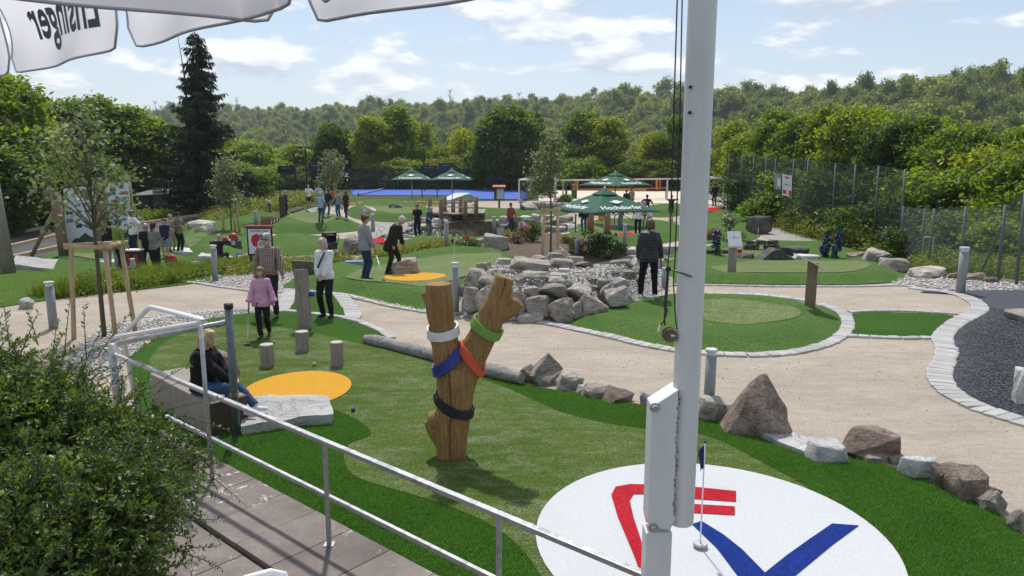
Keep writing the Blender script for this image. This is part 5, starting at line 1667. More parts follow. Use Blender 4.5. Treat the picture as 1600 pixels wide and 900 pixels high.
    for c, r in lobes:
        k = int(9000 * r[0] * r[1] * r[2] * 3)
        d = rs.normal(size=(k, 3))
        d /= np.linalg.norm(d, axis=1, keepdims=True)
        PP.append(np.array(c - org) + d * np.array(r) * (rs.uniform(0, 1, k) ** 0.4 * 0.85)[:, None])
        NN.append(rs.normal(size=(k, 3)) + np.array([0, 0, 0.6]))
    V2, F2 = leaf_quads(np.concatenate(PP), np.concatenate(NN), 0.05, rs, 0.5)
    link_mesh('inner_foliage', np_mesh('inner_foliage', V2, F2), M['leaf_shrub'], root)
    for i in range(16):
        c, r = lobes[i % len(lobes)]
        st = Vector((rs.uniform(-.5, .5), rs.uniform(-.4, .4), 0))
        tip = c - org + Vector((rs.uniform(-.3, .3), rs.uniform(-.3, .3), rs.uniform(0, .3)))
        b.tube([st, st.lerp(tip, 0.5) + Vector((0, 0, 0.25)), tip], [0.022, 0.014, 0.006], 6, cap=False)
    b.build('stems', M['bark'], root, smooth=True)
shrub()
def blades(name, poly_px, n, h, mat, label, seed, w=0.012, lean=0.35, base=None):
    rs = np.random.RandomState(seed)
    poly = [Vector((p.x, p.y)) for p in px2w(poly_px)]
    xs, ys = [p.x for p in poly], [p.y for p in poly]
    X, Y = rs.uniform(min(xs), max(xs), n * 8), rs.uniform(min(ys), max(ys), n * 8)
    m = inside(poly, X, Y)
    X, Y = X[m][:n], Y[m][:n]
    Z = np.array([G(x, y) for x, y in zip(X, Y)]) + 0.02
    k = len(X)
    hv = h * rs.uniform(0.45, 1.15, k) * (0.65 + 0.7 * np.array([mnoise.noise(Vector((x * 1.3, y * 1.3, seed))) * 0.5 + 0.5 for x, y in zip(X, Y)]))
    a = rs.uniform(0, 6.283, k)
    ln = lean * hv * rs.uniform(0.2, 1.2, k)
    D = np.stack([np.cos(a), np.sin(a), np.zeros(k)], 1)
    S = np.stack([-np.sin(a), np.cos(a), np.zeros(k)], 1) * w
    B = np.stack([X, Y, Z], 1)
    up = np.array([0, 0, 1.0])
    mid = B + up * (hv * 0.6)[:, None] + D * (ln * 0.35)[:, None]
    tip = B + up * hv[:, None] + D * ln[:, None]
    V = np.stack([B - S, B + S, mid + S * 0.8, mid - S * 0.8, tip], 1).reshape(-1, 3)
    i0 = np.arange(k) * 5
    F = np.concatenate([np.stack([i0, i0 + 1, i0 + 2], 1), np.stack([i0, i0 + 2, i0 + 3], 1), np.stack([i0 + 3, i0 + 2, i0 + 4], 1)])
    o = link_mesh(name, np_mesh(name, V, F), M[mat])
    return tag(o, label, None, None, 'stuff')
M['grass_a'] = leaf_mat('fresh grass blades', [(0.05, 0.085, 0.014), (0.10, 0.15, 0.025), (0.17, 0.21, 0.045)], 0.4, vscale=0.8)
M['grass_b'] = leaf_mat('yellow green perennials', [(0.075, 0.10, 0.016), (0.14, 0.17, 0.028), (0.22, 0.22, 0.05)], 0.4, vscale=0.8)
blades('tall_grass', [(40, 466), (110, 452), (160, 442), (220, 435), (290, 427), (345, 420), (400, 406), (388, 420), (330, 433), (270, 446), (180, 458), (90, 468)], 13000, 0.42, 'grass_a', 'tall green grasses along the far edge of the sandy path', 1, 0.006, 0.6)
def cover(name, poly_px, n, h, mat, label, seed, leaf=0.09, clump=0.16, per=16):
    """low leafy planting: clumps of leaves hugging the ground"""
    rs = np.random.RandomState(seed)
    poly = [Vector((p.x, p.y)) for p in px2w(poly_px)]
    xs, ys = [p.x for p in poly], [p.y for p in poly]
    X, Y = rs.uniform(min(xs), max(xs), n * 8), rs.uniform(min(ys), max(ys), n * 8)
    m = inside(poly, X, Y)
    X, Y = X[m][:n], Y[m][:n]
    P, N = [], []
    for x, y in zip(X, Y):
        k = mnoise.noise(Vector((x * 0.9, y * 0.9, seed))) * 0.5 + 0.55
        z = G(x, y) + h * k * rs.uniform(0.15, 1.0)
        q = np.array([x, y, z]) + rs.normal(size=(per, 3)) * clump * np.array([1, 1, 0.6])
        q[:, 2] = np.maximum(q[:, 2], G(x, y) + 0.03)
        P.append(q)
        N.append(rs.normal(size=(per, 3)) * 0.7 + np.array([0, 0, 0.9]))
    V, F = leaf_quads(np.concatenate(P), np.concatenate(N), leaf, rs, 0.45)
    return tag(link_mesh(name, np_mesh(name, V, F), M[mat]), label, None, None, 'stuff')
cover('ground_cover', [(70, 464), (150, 448), (220, 438), (290, 430), (345, 422), (400, 408), (388, 420), (330, 433), (270, 446), (180, 458), (90, 468)], 900, 0.35, 'grass_a', 'leafy plants among the tall grasses by the path', 11)
cover('ground_cover', [(345, 426), (400, 413), (480, 409), (545, 406), (556, 411), (520, 417), (475, 427), (430, 428), (360, 433)], 900, 0.45, 'grass_b', 'yellow green ground cover behind the elderly couple', 2)
cover('ground_cover', [(560, 411), (590, 400), (640, 390), (720, 382), (745, 384), (700, 391), (640, 398), (605, 407)], 800, 0.45, 'grass_b', 'yellow green ground cover behind the two golfers', 3, 0.10)
cover('low_hedge', [(320, 345), (370, 330), (440, 318), (500, 312), (470, 322), (400, 338), (330, 352)], 900, 1.0, 'grass_b', 'low yellow green planting before the spruce and courts', 4, 0.16, 0.3)
blades('tall_grass', [(520, 322), (600, 316), (700, 320), (690, 324), (600, 324)], 1500, 0.35, 'grass_b', 'dry grasses before the blue court', 5, 0.02)
cover('undergrowth', [(1160, 338), (1200, 350), (1260, 372), (1330, 392), (1400, 412), (1430, 408), (1330, 380), (1240, 350), (1185, 332)], 1200, 1.3, 'grass_b', 'leafy undergrowth along the net fence', 6, 0.14, 0.28)
cover('undergrowth', [(1430, 425), (1500, 430), (1600, 443), (1640, 440), (1560, 420), (1450, 412)], 900, 0.8, 'grass_a', 'undergrowth along the low fence', 7, 0.11, 0.22)
def small_bush(px_, py_, wpx, hpx, kind_mat, name, label, cat='bush', leaf=0.09, seed=0, d=None, flowers=None, lobes=9, per=60):
    x_, y_ = at(px_, py_).x, at(px_, py_).y
    zb = top_at(x_, y_) - 0.02
    W = wpx / FPX * y_
    H = hpx / FPX * y_ * 1.05
    rs = np.random.RandomState(seed + 50)
    lb = make_lobes(rs, H, W, lobes, 0.15, 0.9, 'round')
    P, N, CL = crown_points(rs, lb, per / max(0.2, W * 0.4), leaf * 1.8, 18, 0.3)
    P[:, 2] = np.maximum(P[:, 2], 0.02)
    V, F = leaf_quads(P, N, leaf, rs, 0.5)
    root = empty(name, (x_, y_, zb), 0, label, cat)
    link_mesh('foliage', np_mesh('foliage', V, F), M[kind_mat], root)
    b = MB()
    for q in CL[:: max(1, len(CL) // 12)]:
        b.tube([(0, 0, -0.05), (q[0] * 0.5, q[1] * 0.5, q[2] * 0.6), tuple(q)], [0.018, 0.012, 0.004], 5, cap=False)
    b.build('stems', M['bark'], root)
    if flowers:
        k = max(8, int(len(CL) * flowers[1]))
        sel = CL[rs.permutation(len(CL))[:k]]
        fp_, fn_ = [], []
        for q in sel:
            fp_.append(q * 1.04 + rs.normal(size=(14, 3)) * leaf * 0.6)
            fn_.append(rs.normal(size=(14, 3)) + np.array([0, -0.5, 0.6]))
        V, F = leaf_quads(np.concatenate(fp_), np.concatenate(fn_), leaf * 0.9, rs, 0.9)
        link_mesh('blossom', np_mesh('blossom', V, F), flowers[0], root)
    return root
M['pink'] = leaf_mat('pink petals', [(0.45, 0.03, 0.14), (0.55, 0.06, 0.18), (0.62, 0.16, 0.28)], 0.3)
M['magenta'] = leaf_mat('magenta petals', [(0.34, 0.06, 0.22), (0.42, 0.09, 0.26), (0.5, 0.2, 0.36)], 0.3)
M['red_petal'] = leaf_mat('red petals', [(0.42, 0.012, 0.03), (0.5, 0.02, 0.04), (0.6, 0.06, 0.08)], 0.3)
M['white_petal'] = leaf_mat('white petals', [(0.55, 0.5, 0.48), (0.65, 0.62, 0.58), (0.75, 0.72, 0.68)], 0.3)
M['leaf_bed'] = leaf_mat('deep green bed leaves', [(0.028, 0.055, 0.016), (0.055, 0.095, 0.026), (0.10, 0.15, 0.045)], 0.35, vscale=1.5)
small_bush(938, 404, 62, 44, 'leaf_bed', 'green_bush', 'dense dark green bush on the bed above the rock pile', leaf=0.12, seed=1, per=90)
small_bush(905, 402, 36, 20, 'grass_b', 'green_bush', 'low yellow green bush left of the dense bush', leaf=0.10, seed=2)
small_bush(970, 398, 30, 18, 'grass_a', 'green_bush', 'small fresh green bush right of the dense bush', leaf=0.10, seed=3)
small_bush(820, 384, 26, 24, 'leaf_bed', 'flower_bush', 'bush with pink blossoms near the staked tree', leaf=0.10, seed=4, flowers=(M['pink'], 0.55))
small_bush(808, 388, 24, 18, 'leaf_bed', 'flower_bush', 'bush with magenta blossoms below the pink one', leaf=0.10, seed=5, flowers=(M['magenta'], 0.4))
small_bush(832, 386, 20, 36, 'leaf_bed', 'green_bush', 'narrow upright green plant beside the pink blossoms', leaf=0.11, seed=6)
small_bush(795, 384, 22, 16, 'grass_b', 'green_bush', 'low yellow green bush beside the upright boulder', leaf=0.10, seed=7)
small_bush(727, 386, 16, 16, 'leaf_bed', 'flower_bush', 'small bush with red blossoms behind the hole flag', leaf=0.10, seed=8, flowers=(M['red_petal'], 0.6))
small_bush(718, 387, 18, 12, 'leaf_bed', 'flower_bush', 'small bush with white blossoms beside the red one', leaf=0.10, seed=9, flowers=(M['white_petal'], 0.5))
small_bush(740, 388, 22, 12, 'leaf_bed', 'green_bush', 'low brownish green bush left of the upright boulder', leaf=0.10, seed=10)
small_bush(885, 388, 24, 14, 'grass_b', 'green_bush', 'low leafy plant between stakes and bollard', leaf=0.10, seed=11)
small_bush(1139, 366, 20, 30, 'leaf_bed', 'flower_bush', 'bush with white blossoms beside the upper lane', leaf=0.12, seed=12, flowers=(M['white_petal'], 0.55))
small_bush(1112, 376, 26, 16, 'grass_b', 'flower_bush', 'bush with pale pink blossoms beside the flagpole', leaf=0.12, seed=13, flowers=(M['magenta'], 0.3))
small_bush(1150, 378, 40, 14, 'grass_a', 'green_bush', 'low green plants behind the white sign', leaf=0.12, seed=14)
small_bush(240, 343, 50, 15, 'leaf_mid', 'green_bush', 'green bush before the wooden hut', leaf=0.2, seed=15)
small_bush(470, 317, 36, 14, 'grass_b', 'green_bush', 'low bush before the navy banners', leaf=0.2, seed=16)
small_bush(885, 316, 20, 10, 'grass_a', 'green_bush', 'low plant behind the round palisade', leaf=0.2, seed=17)
protos = []
pc = bpy.data.collections.new('forest_source')
for i in range(5):
    rs = np.random.RandomState(100 + i)
    H_, W_f = 11.0, rs.uniform(5.0, 9.5)
    lb = make_lobes(rs, H_, W_f, 9 + 3 * i, 0.1, 0.97, 'round' if i % 2 else 'tall')
    P, N, CL = crown_points(rs, lb, 11, 1.0, 16, 0.3)
    V, F = leaf_quads(P, N, 0.55, rs, 0.75)
    me = np_mesh('forest_crown', V, F)
    me.materials.append(M['leaf_forest'])
    o = bpy.data.objects.new('forest_crown', me)
    pc.objects.link(o)
    protos.append(o)
for i in range(2):
    rs = np.random.RandomState(200 + i)
    b = MB()
    b.tube([(0, 0, 0), (0.2, 0, 6), (0, 0, 12)], [0.25, 0.18, 0.04], 5)
    for k in range(26):
        z = rs.uniform(4, 11)
        a = rs.uniform(0, 6.28)
        L = rs.uniform(1.2, 3.2) * (1.2 - z / 14)
        b.tube([(0, 0, z), (math.cos(a) * L * .5, math.sin(a) * L * .5, z + L * .6), (math.cos(a) * L, math.sin(a) * L, z + L * 1.2)], [0.09, 0.06, 0.03], 4, cap=False)
    me = b.mesh('bare_tree')
    me.materials.append(M['bark_grey'])
    o = bpy.data.objects.new('bare_tree', me)
    pc.objects.link(o)
    protos.append(o)
rs = np.random.RandomState(9)
pts, scl, idx, rot = [], [], [], []
tries = 0
while len(pts) < 13500 and tries < 120000:
    tries += 1
    a = rs.uniform(-0.95, 0.85)
    dR, zR = ridge(a)
    r0 = 170 - 60 * sstep((a - 0.1) / 0.5)
    y = math.sqrt(rs.uniform((r0 * 0.95) ** 2, (dR * 1.07) ** 2))
    x = a * y
    t_ = (y - r0) / (dR - r0)
    pxx = 800 + a * FPX
    if 0.80 < t_ < 1.0 and (640 < pxx < 760) and rs.uniform() < 0.97:
        continue
    if 0.86 < t_ < 1.01 and (370 < pxx < 640) and rs.uniform() < 0.85:
        continue
    pts.append((x, y, G(x, y) - 0.5))
    bare = rs.uniform() < (0.14 if (t_ > 0.5 and pxx < 760) else 0.06 if t_ > 0.85 else 0.03)
    idx.append(5 + rs.randint(2) if bare else rs.randint(5))
    s = rs.choice([0.5, 0.7, 0.9, 1.1, 1.4], p=[0.25, 0.30, 0.25, 0.15, 0.05]) * rs.uniform(0.75, 1.05) * (0.9 if t_ > 0.9 else 1.0)
    scl.append((s * rs.uniform(0.85, 1.25), s * rs.uniform(0.85, 1.25), s * rs.uniform(0.75, 1.4)))
    rot.append(rs.uniform(0, 6.28))
me = bpy.data.meshes.new('forest')
me.from_pydata(pts, [], [])
for nm, ty, data in (('pick', 'INT', idx), ('turn', 'FLOAT', rot)):
    at_ = me.attributes.new(nm, ty, 'POINT')
    at_.data.foreach_set('value', data)
at_ = me.attributes.new('grow', 'FLOAT_VECTOR', 'POINT')
at_.data.foreach_set('vector', [c for s in scl for c in s])
fo_ = link_mesh('forest', me)
tag(fo_, 'dense wood covering the hills across the valley', None, None, 'stuff')
ng = bpy.data.node_groups.new('forest_scatter', 'GeometryNodeTree')
ng.interface.new_socket('Geometry', in_out='INPUT', socket_type='NodeSocketGeometry')
ng.interface.new_socket('Geometry', in_out='OUTPUT', socket_type='NodeSocketGeometry')
gi, go = ng.nodes.new('NodeGroupInput'), ng.nodes.new('NodeGroupOutput')
iop = ng.nodes.new('GeometryNodeInstanceOnPoints')
iop.inputs['Pick Instance'].default_value = True
g2i = ng.nodes.new('GeometryNodeGeometryToInstance')
for o in reversed(protos):
    oi = ng.nodes.new('GeometryNodeObjectInfo')
    oi.inputs['Object'].default_value = o
    oi.inputs['As Instance'].default_value = True
    ng.links.new(oi.outputs['Geometry'], g2i.inputs[0])
def named(nm, ty):
    n = ng.nodes.new('GeometryNodeInputNamedAttribute')
    n.data_type = ty
    n.inputs['Name'].default_value = nm
    return [s for s in n.outputs if s.enabled][0] if False else n.outputs['Attribute']
cx = ng.nodes.new('ShaderNodeCombineXYZ')
ng.links.new(named('turn', 'FLOAT'), cx.inputs['Z'])
ng.links.new(gi.outputs[0], iop.inputs['Points'])
ng.links.new(g2i.outputs[0], iop.inputs['Instance'])
ng.links.new(named('pick', 'INT'), iop.inputs['Instance Index'])
ng.links.new(cx.outputs[0], iop.inputs['Rotation'])
ng.links.new(named('grow', 'FLOAT_VECTOR'), iop.inputs['Scale'])
ng.links.new(iop.outputs[0], go.inputs[0])
fo_.modifiers.new('scatter', 'NODES').node_group = ng
def turf_pile(name, test, x0, x1, y0, y1, n, hgt_, zf, mat, label, seed):
    rs = np.random.RandomState(seed)
    X, Y = rs.uniform(x0, x1, n * 3), rs.uniform(y0, y1, n * 3)
    keep = rs.uniform(size=len(X)) < np.clip(1.25 - (Y - y0) / (y1 - y0) * 0.9, 0, 1)
    X, Y = X[keep], Y[keep]
    m = test(X, Y)
    X, Y = X[m][:n], Y[m][:n]
    k = len(X)
    Z = np.full(k, zf) if not callable(zf) else np.array([zf(a, b) for a, b in zip(X, Y)])
    h = hgt_ * rs.uniform(0.5, 1.25, k)
    a = rs.uniform(0, 6.283, k)
    D = np.stack([np.cos(a), np.sin(a), np.zeros(k)], 1)
    S = np.stack([-np.sin(a), np.cos(a), np.zeros(k)], 1) * 0.0035
    B = np.stack([X, Y, Z], 1)
    T = B + D * (h * rs.uniform(0.2, 0.9, k))[:, None] + np.array([0, 0, 1.0]) * h[:, None]
    V = np.stack([B - S, B + S, T], 1).reshape(-1, 3)
    F = np.arange(3 * k).reshape(k, 3)
    return tag(link_mesh(name, np_mesh(name, V, F), M[mat]), label, None, None, 'stuff')
lane1_poly = spline(lane1, True, 5)
olive1_poly = spline(olive1, True, 5)
wpoly = [Vector(q) for q in ell_world(WC, 1.46, 1.52)]
M['pile'] = leaf_mat('turf pile', [(0.048, 0.135, 0.014), (0.078, 0.20, 0.024), (0.125, 0.26, 0.045)], 0.25, vscale=1.2)
turf_pile('turf_pile', lambda X, Y: inside(lane1_poly, X, Y) & ~inside(olive1_poly, X, Y) & ~inside(wpoly, X, Y) & (edge_dist(lane1_poly, X, Y) > 0.03), -4.2, 6.2, 4.4, 11.5, 170000, 0.028, lambda x, y: 0.03 + h1(x, y), 'pile', 'short plastic grass pile of the near lane', 5)
# ================================================================== BOLLARDS
def bollard(px_, py_, h, w, label, base=0.0):
    p = at(px_, py_, base)
    s = p.y / FPX / ray(px_, py_).y
    r_, hh = w / 2 * s, hgt(py_ - h, p.y) - p.z
    root = empty('bollard_light', p, 0, label, 'bollard', 'grey bollard lights along the paths')
    MB().tube([(0, 0, -0.1), (0, 0, hh * 0.90)], r_, 20).build('tube', M['bollard'], root, smooth=True)
    MB().tube([(0, 0, hh * 0.90), (0, 0, hh * 0.96)], r_ * 0.82, 20).build('lamp_ring', M['white'], root, smooth=True)
    o = MB().tube([(0, 0, hh * 0.96), (0, 0, hh * 0.985), (0, 0, hh)], [r_ * 1.12, r_ * 1.14, r_ * 1.05], 20).build('cap', M['bollard_cap'], root)
    smooth_by_angle(o.data, 0.6)
for a_ in [(712, 490, 80, 11, 'grey bollard at the left end of the rock pile'), (1107, 646, 101, 17, 'grey bollard beside the flagpole before the jagged boulder'), (1500, 460, 74, 13, 'grey bollard at the edge of the black granulate'),
           (84, 514, 74, 13, 'grey bollard left of the staked tree'), (337, 440, 57, 9, 'grey bollard before the sitting photographer'), (209, 432, 28, 7, 'short grey bollard before the litter bin'), (698, 392, 47, 6.5, 'thin bollard before the pond'),
           (772, 364, 26, 6, 'thin bollard at the far pond bank'), (846, 374, 28, 5, 'thin bollard left of the staked tree trunk'), (901, 404, 30, 8, 'short bollard beside the dense dark bush'), (976, 384, 34, 6, 'bollard between red mat and dense bush'),
           (583, 362, 28, 6, 'thin bollard behind the woman in grey'), (400, 353, 24, 5, 'thin bollard at the left log palisade'), (814, 333, 21, 4, 'thin far bollard beside the round palisade'), (1037, 452, 34, 7, 'bollard right behind the woman in black')]:
    bollard(*a_)
# ================================================================== SIGNS
sg, r_, hh = round_post(1143, 428, 13, 44, 'sign_post', 'wooden post with square white sign board near the red ball', 'wood_grey', 'sign', 0.1)
c = at_d(1148, 374, sg.location.y - 0.1) - sg.location
Mr = Matrix.Rotation(R(-30), 3, 'X')
MB().box(c, (0.40, 0.015, 0.52), M=Mr).build('board', M['white'], sg)
M['print_dark'] = plain('dark print', (0.05, 0.06, 0.08), 0.6, 0.05)
M['print_green'] = plain('pale green print', (0.40, 0.55, 0.42), 0.6, 0.05)
off = Mr @ Vector((0, -0.011, 0))
b = MB()
b.box(c + off + Mr @ Vector((-0.01, 0, 0.07)), (0.045, 0.003, 0.02), M=Mr).box(c + off + Mr @ Vector((-0.01, 0, 0.10)), (0.02, 0.003, 0.04), M=Mr).box(c + off + Mr @ Vector((0, 0, 0.035)), (0.24, 0.003, 0.009), M=Mr)
b.build('print', M['print_dark'], sg)
MB().box(c + off + Mr @ Vector((0, 0, -0.235)), (0.395, 0.003, 0.045), M=Mr).build('print_strip', M['print_green'], sg)
o = golf_ball(1155, 395, plain('glossy red ball', (0.45, 0.02, 0.015), 0.3, 0.03), 'red marker ball on the white sign post', 0.075, base=0.3)
sg.location
o.location = at_d(1156, 392, sg.location.y + 0.02)
o.parent = sg
o.location -= sg.location
o.name = 'marker_ball'
for k in ('label', 'category'):
    del o[k]
sg, r_, hh = round_post(1265, 484, 16, 74, 'sign_post', 'brown wooden post with slanted white plate beside the turf island', 'wood_brown', 'sign', 0.1)
a_, b_ = at_d(1246, 398, sg.location.y - 0.05) - sg.location, at_d(1288, 421, sg.location.y - 0.05) - sg.location
d = (b_ - a_)
Mx = d.to_track_quat('X', 'Z').to_matrix()
MB().box((a_ + b_) / 2, (d.length, 0.42, 0.014), M=Mx).build('plate', M['white'], sg)
o = sg.children[0]
for px_, py_, h, mat, lab, colr in [(710, 411, 38, 'flag_blue', 'small blue hole flag on the golfers lane', None), (1184, 375, 20, 'flag_red', 'small red hole flag behind the low block wall', None)]:
    M.setdefault('flag_red', plain('red flag cloth', (0.5, 0.02, 0.03), 0.7, 0.1))
    p = at(px_, py_, 0.12)
    hh = hgt(py_ - h, p.y) - p.z
    root = empty('hole_flag', p, 0, lab, 'flag')
    MB().tube([(0, 0, -0.05), (0, 0, hh)], 0.012, 6).build('stick', M['white'], root)
    MB().add([(0.0, 0, hh), (-0.16, 0.05, hh - 0.08), (-0.01, 0.03, hh - 0.24), (0, 0.012, hh), (-0.16, 0.062, hh - 0.08), (-0.01, 0.042, hh - 0.24)], [(0, 1, 2), (5, 4, 3), (0, 3, 4, 1), (1, 4, 5, 2), (2, 5, 3, 0)]).build('cloth', M[mat], root)
# ================================================================== GREEN PARASOLS
M['canopy'] = plain('green parasol cloth', (0.012, 0.115, 0.065), 0.75, 0.08, 3)
t = NT('parasol cloth')
n = t.noise(4, 4, 0.6)
c = t.mix(t.mrange(n, 0.3, 0.7), (0.013, 0.115, 0.068), (0.018, 0.145, 0.085))
b1 = t.bsdf(c, 0.75)
tr = t.n.new('ShaderNodeBsdfTranslucent')
tr.inputs['Color'].default_value = (0.02, 0.2, 0.11, 1)
mx = t.n.new('ShaderNodeMixShader')
mx.inputs[0].default_value = 0.35
t.l.new(b1, mx.inputs[1])
t.l.new(tr.outputs[0], mx.inputs[2])
M['canopy'] = t.done(mx.outputs[0])
M['print_white'] = plain('white cloth print', (0.74, 0.76, 0.76), 0.7, 0.03)
for k in TXT.values():
    pass
hoch = TXT['hoch']
hoch.materials.append(M['print_white'])
def parasol(px_, top_py, edge_py, d, side, rz, label, rise=None):
    x = at_d(px_, top_py, d).x
    zt, ze = hgt(top_py, d), hgt(edge_py, d)
    zg = top_at(x, d)
    root = empty('parasol', (x, d, zg), rz, label, 'parasol', 'green parasols with white lettering')
    h = side / 2
    zt -= zg
    ze -= zg
    b = MB()
    cs = [(-h, -h), (h, -h), (h, h), (-h, h)]
    n = 8
    for i in range(4):
        a_, c_ = cs[i], cs[(i + 1) % 4]
        vs, fs, row = [], [], []
        for j in range(n + 1):
            f = j / n
            r0 = []
            for k in range(n + 1):
                g = k / n
                q = Vector((lerp(a_[0], c_[0], g) * f, lerp(a_[1], c_[1], g) * f, lerp(zt, ze, f)))
                q.z -= 0.05 * math.sin(math.pi * f) * math.sin(math.pi * g)
                q.z += 0.035 * math.sin(math.pi * g) * f * f
                vs.append(q)
                r0.append(len(vs) - 1)
            row.append(r0)
        for j in range(n):
            for k in range(n):
                fs.append((row[j][k], row[j + 1][k], row[j + 1][k + 1], row[j][k + 1]))
        b.add(vs, fs)
    o = b.build('canopy', M['canopy'], root, smooth=True)
    so = o.modifiers.new('thick', 'SOLIDIFY')
    so.thickness = 0.012
    b = MB()
    hh = h * 0.24
    zz = lerp(zt, ze, 0.20)
    b.loft([[(sx * hh, sy * hh, zz - 0.0) for sx, sy in ((-1, -1), (1, -1), (1, 1), (-1, 1))], [(sx * 0.03, sy * 0.03, zt + 0.06) for sx, sy in ((-1, -1), (1, -1), (1, 1), (-1, 1))]])
    b.build('vent_cap', M['canopy'], root)
    MB().ell((0, 0, zt + 0.09), (0.05, 0.05, 0.06)).build('finial', M['white'], root, smooth=True)
    MB().tube([(0, 0, -0.1), (0, 0, zt)], 0.035, 12).build('pole', M['alu'], root, smooth=True)
    for sx, sy in ((-1, -1), (1, -1), (1, 1), (-1, 1)):
        MB().tube([(0, 0, zt - 0.06), (sx * h * 0.98, sy * h * 0.98, ze - 0.03)], 0.014, 6).build('rib', M['alu'], root)
    MB().box((0, 0, 0.03), (0.7, 0.7, 0.08)).build('base_plate', M['bollard'], root)
    slope = math.atan2(zt - ze, h)
    tl = side * 0.58
    sc = tl / 5.6
    for i in range(4):
        e = empty('x')
        bpy.data.objects.remove(e)
        ang = i * math.pi / 2
        f = 0.80
        loc = Matrix.Rotation(ang, 3, 'Z') @ Vector((0, -h * f, lerp(zt, ze, f) + 0.03))
        rot = (Matrix.Rotation(ang, 3, 'Z') @ Matrix.Rotation(slope, 3, 'X')).to_euler()
        link_mesh('lettering', hoch, None, root, loc, rot, sc * 1.12)
        f = 0.55
        loc = Matrix.Rotation(ang, 3, 'Z') @ Vector((0, -h * f, lerp(zt, ze, f) + 0.03))
        o = link_mesh('emblem', EMB, None, root, loc, rot, side * 0.055)
    return root
eb = MB()
ring = [(math.cos(k * math.pi / 8), math.sin(k * math.pi / 8) * 0.7, 0) for k in range(16)]
eb.add(ring, [tuple(range(16))])
eb.add([(1.0, 0.1, 0), (1.7, 0.3, 0), (1.6, 0.05, 0), (1.0, -0.2, 0)], [(0, 3, 2, 1)])
eb.add([(-1.0, 0.1, 0), (-1.0, -0.2, 0), (-1.6, 0.05, 0), (-1.7, 0.3, 0)], [(0, 3, 2, 1)])
EMB = eb.mesh('emblem')
EMB.materials.append(M['print_white'])
parasol(945, 297, 329, 31.0, 3.4, R(23), 'large near green parasol with white lettering above the dark bush')
parasol(962, 270, 290, 45.0, 3.2, R(40), 'rear green parasol with white lettering before the volleyball court')
parasol(643, 265, 281, 66.0, 3.6, R(4), 'green parasol at the blue court, left of its twin')
parasol(706, 265, 281, 66.5, 3.6, R(-3), 'green parasol at the blue court, right of its twin')
# ================================================================== WHITE PARASOLS OVER THE CAMERA TERRACE
t = NT('white parasol cloth')
n = t.noise(2.2, 5, 0.6)
wv = t.noise(260, 2, 0.5)
c = t.mix(t.mrange(n, 0.3, 0.7), (0.66, 0.65, 0.74), (0.72, 0.71, 0.79))
b1 = t.bsdf(c, 0.8, t.bump(wv, 0.08, 0.002))
tr = t.n.new('ShaderNodeBsdfTranslucent')
tr.inputs['Color'].default_value = (0.92, 0.91, 0.97, 1)
mx = t.n.new('ShaderNodeMixShader')
mx.inputs[0].default_value = 0.62
t.l.new(b1, mx.inputs[1])
t.l.new(tr.outputs[0], mx.inputs[2])
M['white_cloth'] = t.done(mx.outputs[0])
M['hem'] = plain('lilac grey hem', (0.42, 0.41, 0.50), 0.8, 0.05)
M['print_slate'] = plain('slate print', (0.035, 0.05, 0.095), 0.8, 0.05)
ens = TXT['ensinger']
ens.materials.append(M['print_slate'])
